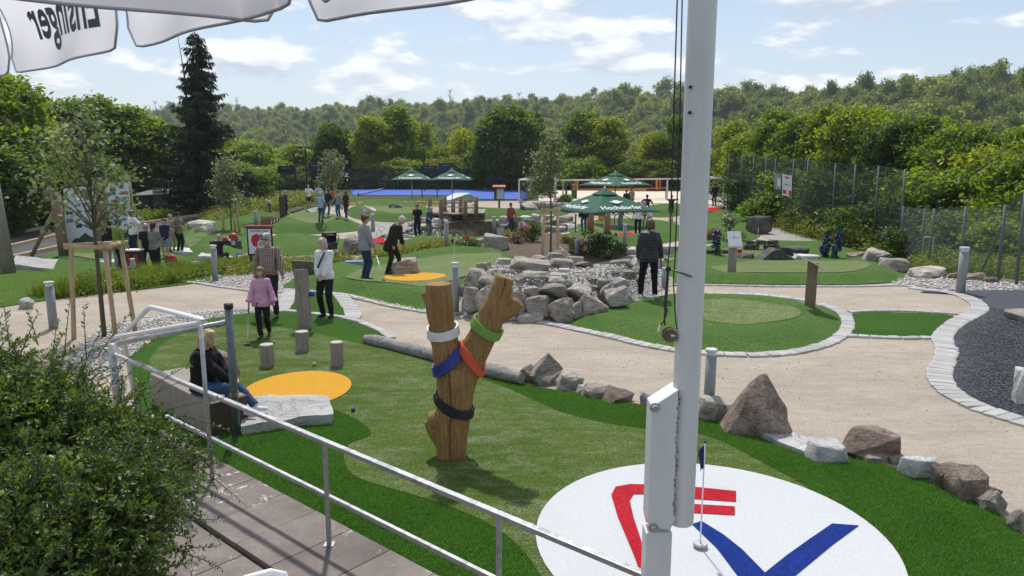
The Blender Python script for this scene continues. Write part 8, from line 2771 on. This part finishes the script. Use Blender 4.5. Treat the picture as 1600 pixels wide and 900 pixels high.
    if style != 'bald':
        b.ell(HP(0, 0.022, 0.022), (0.083 * S, 0.095 * S, 0.108 * S), Rh, 18, 13)
        b.ell(HP(0, -0.035, 0.075), (0.066 * S, 0.055 * S, 0.046 * S), Rh, 14, 9)
        if style == 'bob':
            for s in (1, -1):
                b.capsule(HP(s * 0.068, 0.015, 0.03), 0.030 * S, HP(s * 0.076, 0.015, -0.085), 0.026 * S)
            b.capsule(HP(0, 0.07, 0.03), 0.06 * S, HP(0, 0.07, -0.09), 0.055 * S)
        if style == 'long':
            for s in (1, -1):
                b.capsule(HP(s * 0.066, 0.0, 0.04), 0.028 * S, HP(s * 0.080, -0.005, -0.12), 0.026 * S)
                b.capsule(HP(s * 0.080, -0.005, -0.12), 0.026 * S, HP(s * 0.088, -0.02, -0.24), 0.020 * S)
            b.capsule(HP(0, 0.06, 0.02), 0.070 * S, HP(0, 0.115, -0.22), 0.062 * S)
            b.capsule(HP(-0.05, 0.07, -0.1), 0.04 * S, HP(-0.05, 0.09, -0.25), 0.035 * S)
            b.capsule(HP(0.05, 0.07, -0.1), 0.04 * S, HP(0.05, 0.09, -0.25), 0.035 * S)
        if style == 'bun':
            b.ell(HP(0, 0.085, 0.095), (0.045 * S, 0.042 * S, 0.042 * S), Rh)
        if style == 'pony':
            b.capsule(HP(0, 0.10, 0.05), 0.030 * S, HP(0, 0.12, -0.19), 0.024 * S)
        remeshed(b, 'hair', hm, root, vox, 2, 0.4)
    for e in extras:
        kind = e[0]
        if kind == 'glasses':
            b = MB()
            for s in (1, -1):
                b.ell(HP(s * 0.033, -0.090, 0.008), (0.026 * S, 0.010 * S, 0.019 * S), Rh, 10, 7)
                b.tube([HP(s * 0.058, -0.082, 0.010), HP(s * 0.080, 0.01, 0.008)], 0.004 * S, 5)
            b.tube([HP(-0.03, -0.096, 0.010), HP(0.03, -0.096, 0.010)], 0.005 * S, 5)
            b.build('sunglasses', M['black'], root, smooth=True)
        elif kind == 'beard':
            b = MB()
            b.ell(HP(0, -0.052, -0.082), (0.050 * S, 0.046 * S, 0.040 * S), Rh)
            for s in (1, -1):
                b.capsule(HP(s * 0.058, -0.02, -0.03), 0.018 * S, HP(s * 0.04, -0.05, -0.075), 0.022 * S)
            remeshed(b, 'beard', hm, root, vox, 2)
        elif kind == 'cap':
            b = MB()
            b.ell(HP(0, 0.010, 0.052), (0.090 * S, 0.105 * S, 0.082 * S), Rh)
            b.ell(HP(0, -0.115, 0.055), (0.065 * S, 0.065 * S, 0.010 * S), Rh)
            remeshed(b, 'cap', e[1], root, vox, 1)
        elif kind == 'hood':
            b = MB()
            b.ell(hc + Rh @ V(0, 0.085, 0.0), (0.105 * S, 0.065 * S, 0.075 * S), Rh)
            remeshed(b, 'hood', top, root, vox, 1)
        elif kind == 'strap':
            pts_ = []
            for i in range(9):
                f = i / 8
                z = lerp(1.46, 1.02, f)
                x = lerp(0.10, -0.13, f)
                pts_.append(sp_(x, -(0.155 + 0.012 * math.sin(f * 3.1)) - belly * 0.8, z))
            vs, fs = [], []
            for q in pts_:
                vs += [q + XX * 0.020 * S, q - XX * 0.020 * S, q - XX * 0.020 * S - YY * 0.008, q + XX * 0.020 * S - YY * 0.008]
            MB().loft([vs[i * 4:i * 4 + 4] for i in range(9)]).build('bag_strap', M['black'], root)
        elif kind == 'bag':
            q = V(*e[2])
            o = MB().ell(q, (0.05 * S, 0.13 * S, 0.16 * S)).build('bag', e[1], root, smooth=True)
    root['_h'] = 0
    del root['_h']
    bpy.context.view_layer.update if False else None
    Rz = Matrix.Rotation(R(yaw), 3, 'Z')
    base_ = Vector(root.location)
    W = {('hand', s): base_ + Rz @ (wr[s] + (wr[s] - el[s]).normalized() * 0.06 * S) for s in (1, -1)}
    return root, W
def putter(hand, tip_px, label, dz=0.0, tip_w=None, head_dir=(1, 0, 0)):
    tip = tip_w if tip_w is not None else at(tip_px[0], tip_px[1], 0.08)
    if tip_w is None:
        tip.z = top_at(tip.x, tip.y) + 0.015
    d = (hand - tip).normalized()
    root = empty('golf_putter', tip, 0, label, 'golf club')
    o0 = Vector(tip)
    topp = hand + d * 0.10
    gp = hand - d * 0.18
    MB().tube([Vector((0, 0, 0.012)), gp - o0], 0.006, 8).build('shaft', M['alu'], root, smooth=True)
    MB().tube([gp - o0, topp - o0], [0.011, 0.014], 10).build('grip', M['black'], root, smooth=True)
    o = MB().box((0, 0, 0.012), (0.11, 0.032, 0.028), math.atan2(head_dir[1], head_dir[0])).build('club_head', M['black'], root)
    bevel(o, 0.005, 1)
    return root
black = cloth('black cloth', (0.016, 0.016, 0.019))
navy = cloth('navy cloth', (0.018, 0.026, 0.06))
jeans = cloth('blue jeans', (0.045, 0.085, 0.17), 0.5)
jeans_d = cloth('dark jeans', (0.022, 0.042, 0.085), 0.5)
whitec = cloth('white cloth', (0.66, 0.67, 0.69))
greyc = cloth('grey cloth', (0.24, 0.25, 0.275))
w_shoe = cloth('white shoes', (0.66, 0.67, 0.69), 0.1)
GREY_H, BLOND, BROWN, DARK = (0.42, 0.41, 0.39), (0.40, 0.28, 0.14), (0.09, 0.055, 0.035), (0.022, 0.017, 0.015)
r_, W = person(413, 534, 1.27, 2, 'girl in pink top and black trousers walking with a putter', cloth('pink cloth', (0.52, 0.28, 0.42), 0.5), black, cloth('dark grey shoes', (0.06, 0.065, 0.08)), ('long', (0.22, 0.14, 0.075)), 'skin_pale', True,
               handL=(0.34, -0.14, 0.83), handR=(-0.26, -0.20, 0.86), footL=(0.075, 0.20, 0.12), footR=(-0.03, -0.12, 0.085), head=(4, 8), near=True, hem=0.80, fem=True, flare=0.16)
putter(W[('hand', -1)], (387, 541), 'putter held by the girl in pink')
person(425, 502, 1.70, -4, 'elderly man in brown checked shirt with sunglasses and white beard', M['plaid'], cloth('dark trousers', (0.022, 0.024, 0.032)), cloth('grey shoes', (0.12, 0.12, 0.12)), ('short', GREY_H), 'skin', True,
       handL=(0.33, -0.12, 0.86), handR=(-0.30, -0.02, 0.90), head=(-8, 6), near=True, hem=0.90, belly=0.035, extras=(('glasses',), ('beard',)))
person(511, 498, 1.63, -12, 'elderly woman in white cardigan with black shoulder strap, hands folded', whitec, black, None, ('bob', GREY_H), 'skin_pale', True,
       handL=(0.05, -0.24, 0.93), handR=(-0.05, -0.24, 0.95), head=(-14, 14), near=True, hem=0.86, fem=True, belly=0.02, extras=(('strap',),), jacket=0.008)
r_, W = person(572, 446, 1.70, 125, 'woman in grey jacket and jeans watching with a putter', greyc, jeans_d, cloth('navy trainers', (0.03, 0.04, 0.08)), ('bun', BROWN), 'skin', True,
               handL=(0.24, -0.14, 0.86), handR=(-0.27, -0.17, 0.84), head=(-25, 6), near=True, jacket=0.022, hem=0.82, fem=True)
putter(W[('hand', -1)], (599, 447), 'putter held by the woman in grey')
r_, W = person(613, 436, 1.74, 80, 'old white haired man in black coat leaning over the ball', cloth('black coat', (0.02, 0.019, 0.019), 0.6), black, cloth('dark shoes', (0.03, 0.03, 0.035)), ('short', (0.5, 0.49, 0.47)), 'skin', True,
               handL=(0.16, -0.30, 0.86), handR=(-0.18, -0.12, 0.84), footL=(0.12, -0.24, 0.10), footR=(-0.12, 0.10, 0.085), lean=24, head=(0, 24), near=True, jacket=0.03, hem=0.66)
putter(W[('hand', 1)], (636, 427), 'white putter of the old golfer')
t = NT('quilted black jacket')
wv = t.n.new('ShaderNodeTexWave')
wv.bands_direction = 'Z'
wv.inputs['Scale'].default_value = 4.6
wv.inputs['Distortion'].default_value = 0.6
t.l.new(t.tc.outputs['Object'], wv.inputs['Vector'])
M['quilt'] = t.done(t.bsdf((0.014, 0.015, 0.020), 0.5, t.bump(wv.outputs['Fac'], 0.22, 0.04), 0, 0.4))
r_, W = person(1012, 478, 1.78, 172, 'woman in quilted black jacket and leggings seen from behind', M['quilt'], cloth('black leggings', (0.010, 0.010, 0.012)), w_shoe, ('bob', (0.085, 0.05, 0.028)), 'skin', True,
               handL=(0.23, -0.12, 0.84), handR=(-0.26, -0.16, 0.84), footL=(0.17, 0.03, 0.085), footR=(-0.15, -0.06, 0.085), head=(-6, 22), near=True, jacket=0.026, hem=0.82, lean=7, fem=True)
putter(W[('hand', -1)], (1034, 474), 'putter held by the woman in black')
sgp = Vector((-3.66, 8.47, 0))
r_, W = person(0, 0, 1.48, 82, 'girl in black hoodie and jeans sitting on the timber block', cloth('black hoodie', (0.012, 0.012, 0.014), 0.6), jeans, w_shoe, ('long', (0.56, 0.40, 0.20)), 'skin_pale', True,
               handL=(0.12, -0.36, 0.74), handR=(-0.02, -0.40, 0.72), footL=(0.12, -0.66, 0.34), footR=(-0.06, -0.60, 0.34), pelvis=(0, 0.05, 0.64), lean=8, head=(0, 6), near=True, jacket=0.020, hem=0.88, loc=sgp)
hw = W[('hand', -1)]
putter(hw + Vector((0.0, 0, 0.10)), None, 'black gripped putter held by the seated girl', tip_w=hw + Vector((0.14, 0.10, -0.60)))
gp_ = 'visitor group by the sponsor wall'
person(213, 404, 1.68, -30, 'blond woman in white polo shirt and sunglasses in the visitor group', whitec, navy, None, ('bob', (0.42, 0.31, 0.16)), 'skin', False, handL=(0.42, -0.10, 1.02), handR=(-0.34, -0.05, 1.0), loc=at(212, 402, 0.42), group=gp_, fem=True, extras=(('glasses',),))
person(190, 431, 1.72, 150, 'dark haired man in lime green shirt seen from behind', cloth('lime green cloth', (0.16, 0.235, 0.055)), navy, None, ('short', DARK), 'skin_tan', False, handL=(0.32, -0.1, 0.9), handR=(-0.30, -0.08, 0.92), head=(20, 18), group=gp_)
person(178, 427, 1.60, -160, 'boy in black top beside the man in lime green', black, greyc, w_shoe, ('short', DARK), 'skin_tan', True, group=gp_, head=(0, 14))
person(233, 427, 1.60, 20, 'grey haired woman in black with sunglasses before the flat stone', black, black, None, ('bob', GREY_H), 'skin', False, handL=(0.14, -0.22, 0.95), handR=(-0.14, -0.22, 0.95), footL=(0.20, 0.1, 0.085), group=gp_, fem=True, extras=(('glasses',),), head=(10, 12))
person(245, 429, 1.62, 165, 'dark ponytail woman in grey top seen from behind', cloth('mottled grey cloth', (0.20, 0.20, 0.19), 0.3, 0.85, 0.4), black, w_shoe, ('pony', DARK), 'skin_tan', False, handL=(0.14, -0.24, 0.98), handR=(-0.14, -0.24, 0.98), footR=(-0.24, 0.16, 0.085), group=gp_, fem=True)
person(261, 405, 1.55, -8, 'boy in navy hoodie and denim shorts standing on the flat stone', navy, cloth('pale denim', (0.16, 0.22, 0.30), 0.4), black, ('short', BROWN), 'skin', True, handL=(0.06, -0.22, 0.95), handR=(-0.06, -0.22, 0.95), shorts=0.85, group=gp_, base=0.25)
person(270, 400, 1.58, 60, 'person in pale cap and beige top behind the boy in shorts', cloth('beige cloth', (0.34, 0.27, 0.22)), cloth('beige trousers', (0.30, 0.24, 0.19)), None, ('short', BROWN), 'skin', True, handL=(0.2, -0.34, 1.18), handR=(-0.1, -0.3, 1.05), group=gp_, extras=(('cap', cloth('pale lilac cap', (0.38, 0.34, 0.46))),))
person(282, 399, 1.76, 70, 'man in olive grey shirt, black cap and black trousers', cloth('olive grey cloth', (0.16, 0.15, 0.11)), black, None, ('short', DARK), 'skin_tan', False, handL=(0.16, -0.32, 1.15), handR=(-0.22, -0.26, 1.2), group=gp_, extras=(('cap', black),))
person(345, 417, 1.62, 175, 'grey haired photographer in black sitting on the stone border', black, black, None, ('short', GREY_H), 'skin', False, pelvis=(0, 0.1, 0.50), handL=(0.10, -0.34, 1.06), handR=(-0.26, -0.26, 1.10), footL=(0.14, -0.40, 0.085), footR=(-0.14, -0.40, 0.085), lean=6, base=0.0)
o = MB().box((0, 0, 0), (0.14, 0.09, 0.10)).tube([(0, -0.04, 0), (0, -0.12, 0)], 0.04, 12).build('camera_body', M['black'], None, loc=at_d(331, 379, at(345, 417).y + 0.3))
o.name = 'photo_camera'
tag(o, 'black camera held up by the sitting photographer', 'camera')
person(502, 362, 1.76, 160, 'grey haired man in blue striped shirt and jeans', M['stripes'], jeans, None, ('short', GREY_H), 'skin', False, handL=(0.30, -0.2, 0.95), handR=(-0.30, -0.2, 1.0), head=(0, 12))
person(512, 350, 1.80, 60, 'man in dark navy jacket behind the striped shirt man', navy, jeans, w_shoe, ('short', DARK), 'skin_tan', True, handL=(0.2, -0.3, 0.9), handR=(-0.2, -0.3, 0.9), lean=14, head=(0, 20), footR=(-0.12, 0.24, 0.085), jacket=0.02)
r_, W = person(530, 354, 1.70, -30, 'person in grey top and jeans with a putter on the path', greyc, jeans, w_shoe, ('short', BROWN), 'skin', True, handL=(0.26, -0.1, 0.9), handR=(-0.3, -0.28, 0.95))
putter(W[('hand', -1)], (525, 352), 'putter of the person in grey on the path')
person(542, 356, 1.70, -25, 'dark haired woman in maroon top and jeans with white bag', cloth('maroon cloth', (0.06, 0.012, 0.02)), jeans_d, w_shoe, ('long', DARK), 'skin_tan', False, footL=(0.1, -0.2, 0.085), footR=(-0.1, 0.2, 0.1), fem=True, extras=(('bag', whitec, (-0.30, -0.05, 0.72)),))
person(483, 325, 1.78, 10, 'man in white shirt and dark shorts on the far path', whitec, cloth('dark shorts', (0.03, 0.032, 0.03)), None, ('short', GREY_H), 'skin', False, handL=(0.30, -0.35, 1.18), handR=(-0.10, -0.35, 1.15), shorts=0.9)
person(499, 322, 1.72, 20, 'person in pale blue shirt beside the man in white', cloth('pale blue cloth', (0.36, 0.42, 0.52)), navy, None, ('short', BROWN), 'skin', True, handL=(0.1, -0.35, 1.2), handR=(-0.2, -0.3, 1.2))
person(522, 320, 1.25, 170, 'child in orange top before the far stake frame', cloth('orange cloth', (0.60, 0.17, 0.04)), navy, None, ('short', BROWN), 'skin', True)
person(447, 335, 1.72, 120, 'person in dark teal jacket behind the carved post', cloth('dark teal cloth', (0.018, 0.05, 0.065)), navy, None, ('short', GREY_H), 'skin', True, jacket=0.02)
person(653, 373, 1.78, -15, 'man all in black standing by the pond', black, black, None, ('short', BROWN), 'skin', False, head=(0, 12))
person(670, 375, 1.70, 55, 'grey haired woman in blue top and grey jeans by the pond', cloth('blue top', (0.035, 0.06, 0.15)), cloth('grey jeans', (0.14, 0.165, 0.18)), None, ('short', GREY_H), 'skin', False, handL=(0.15, -0.34, 0.95), handR=(-0.15, -0.36, 0.95), lean=12, head=(0, 18), belly=0.03, fem=True)
person(798, 369, 1.66, 40, 'dark haired visitor in red shirt with a green bag', cloth('faded red cloth', (0.26, 0.07, 0.07)), jeans_d, None, ('short', DARK), 'skin_tan', True, handL=(0.25, -0.2, 0.85), extras=(('bag', cloth('bright green cloth', (0.10, 0.30, 0.03)), (0.30, -0.1, 0.62)),))
person(912, 372, 1.55, 190, 'person in black hooded jacket and hat by the wooden arch', black, jeans, None, ('short', DARK), 'skin', True, jacket=0.03, extras=(('cap', black), ('hood',)))
person(996, 377, 1.68, -15, 'woman in white tee and black trousers with sunglasses', whitec, black, w_shoe, ('short', DARK), 'skin_tan', False, fem=True, extras=(('glasses',),))
person(1014, 370, 1.76, -80, 'man in white tee and khaki trousers bending over a pushchair', whitec, cloth('khaki cloth', (0.26, 0.22, 0.15)), None, ('short', GREY_H), 'skin', False, handL=(0.16, -0.50, 0.98), handR=(-0.16, -0.48, 0.98), lean=28, head=(0, 0))
person(1010, 347, 1.80, 165, 'man in black shirt with spread arms before the far turf', black, black, None, ('short', DARK), 'skin_tan', False, handL=(0.50, -0.15, 1.05), handR=(-0.42, -0.1, 1.0))
person(1048, 346, 1.75, 0, 'person in black vest and green apron over jeans', black, cloth('green apron cloth', (0.025, 0.19, 0.03)), None, ('short', DARK), 'skin', False, handL=(0.14, -0.2, 1.48), handR=(-0.14, -0.2, 1.48), shorts=0.85)
person(970, 362, 1.70, -60, 'bending person in brown top and grey trousers under the near parasol', cloth('brown cloth', (0.15, 0.105, 0.07)), greyc, None, ('short', DARK), 'skin', True, handL=(0.2, -0.5, 0.9), handR=(-0.2, -0.5, 0.9), lean=38)
person(986, 330, 1.75, 200, 'person in tan top under the rear green parasol', cloth('tan cloth', (0.38, 0.27, 0.18)), navy, None, ('short', BROWN), 'skin_tan', False)
person(978, 333, 1.70, 150, 'dark clothed person beside the one in tan', black, black, None, ('short', DARK), 'skin_tan', True)
person(1116, 322, 1.80, 190, 'man in black seen from behind at the fence corner mat', black, navy, None, ('short', DARK), 'skin', True, handR=(-0.24, -0.3, 1.0))
# ================================================================== AIR
hz = MB().box((0, (YMAX - 80) / 2, 35), (2 * XMAX + 40, YMAX + 120, 128)).build('haze', None)
tag(hz, 'thin summer haze in the valley air', None, None, 'stuff')
hm = bpy.data.materials.new('valley haze')
hm.use_nodes = True
hm.node_tree.nodes.clear()
ho = hm.node_tree.nodes.new('ShaderNodeOutputMaterial')
hv_ = hm.node_tree.nodes.new('ShaderNodeVolumePrincipled')
hv_.inputs['Color'].default_value = (0.84, 0.92, 1.0, 1)
hv_.inputs['Density'].default_value = 0.00024
hv_.inputs['Anisotropy'].default_value = 0.2
hm.node_tree.links.new(hv_.outputs[0], ho.inputs['Volume'])
hz.data.materials.append(hm)
# ================================================================== SUB-PARTS: pieces that sit on a part go under it
SUB = {'canopy': ('lettering', 'emblem', 'vent_cap', 'finial', 'rib'), 'hinge_plate': ('washer', 'bolt', 'weld_seam'), 'pole': ('screw',), 'tube': ('lamp_ring', 'clamp'), 'board': ('print', 'print_strip', 'mark', 'bracket'),
       'sheet': ('print',), 'wall': ('board', 'door', 'window'), 'body': ('eyes', 'mouth'), 'shirt': ('bag_strap',), 'jacket': ('bag_strap', 'hood'), 'shaft': ('grip', 'stud'), 'banner_sheet': ('logo_print', 'hill_print'), 'poster': ('lettering', 'emblem'),
       'trunk': ('crack',), 'seat_tub': ('blanket',), 'bag': ('pocket',), 'hood': ('dome', 'grille'), 'mast': ('lamp_head',), 'hair': ('cap',), 'stick': ('finial',), 'chassis': ('wheel', 'grille'), 'case': ('poster', 'roof')}
def stem_(o):
    return o.name.split('.')[0]
for root in [o for o in scene.objects if o.parent is None and o.type == 'EMPTY' and o.get('category')]:
    kids = list(root.children)
    for part in kids:
        want = SUB.get(stem_(part))
        if not want or part.parent is not root:
            continue
        if part.location.length > 1e-6 or abs(part.rotation_euler.x) + abs(part.rotation_euler.y) + abs(part.rotation_euler.z) > 1e-6 or (Vector(part.scale) - Vector((1, 1, 1))).length > 1e-6:
            continue
        for k in kids:
            if k is not part and k.parent is root and stem_(k) in want and not k.children and stem_(k) != stem_(part):
                k.parent = part
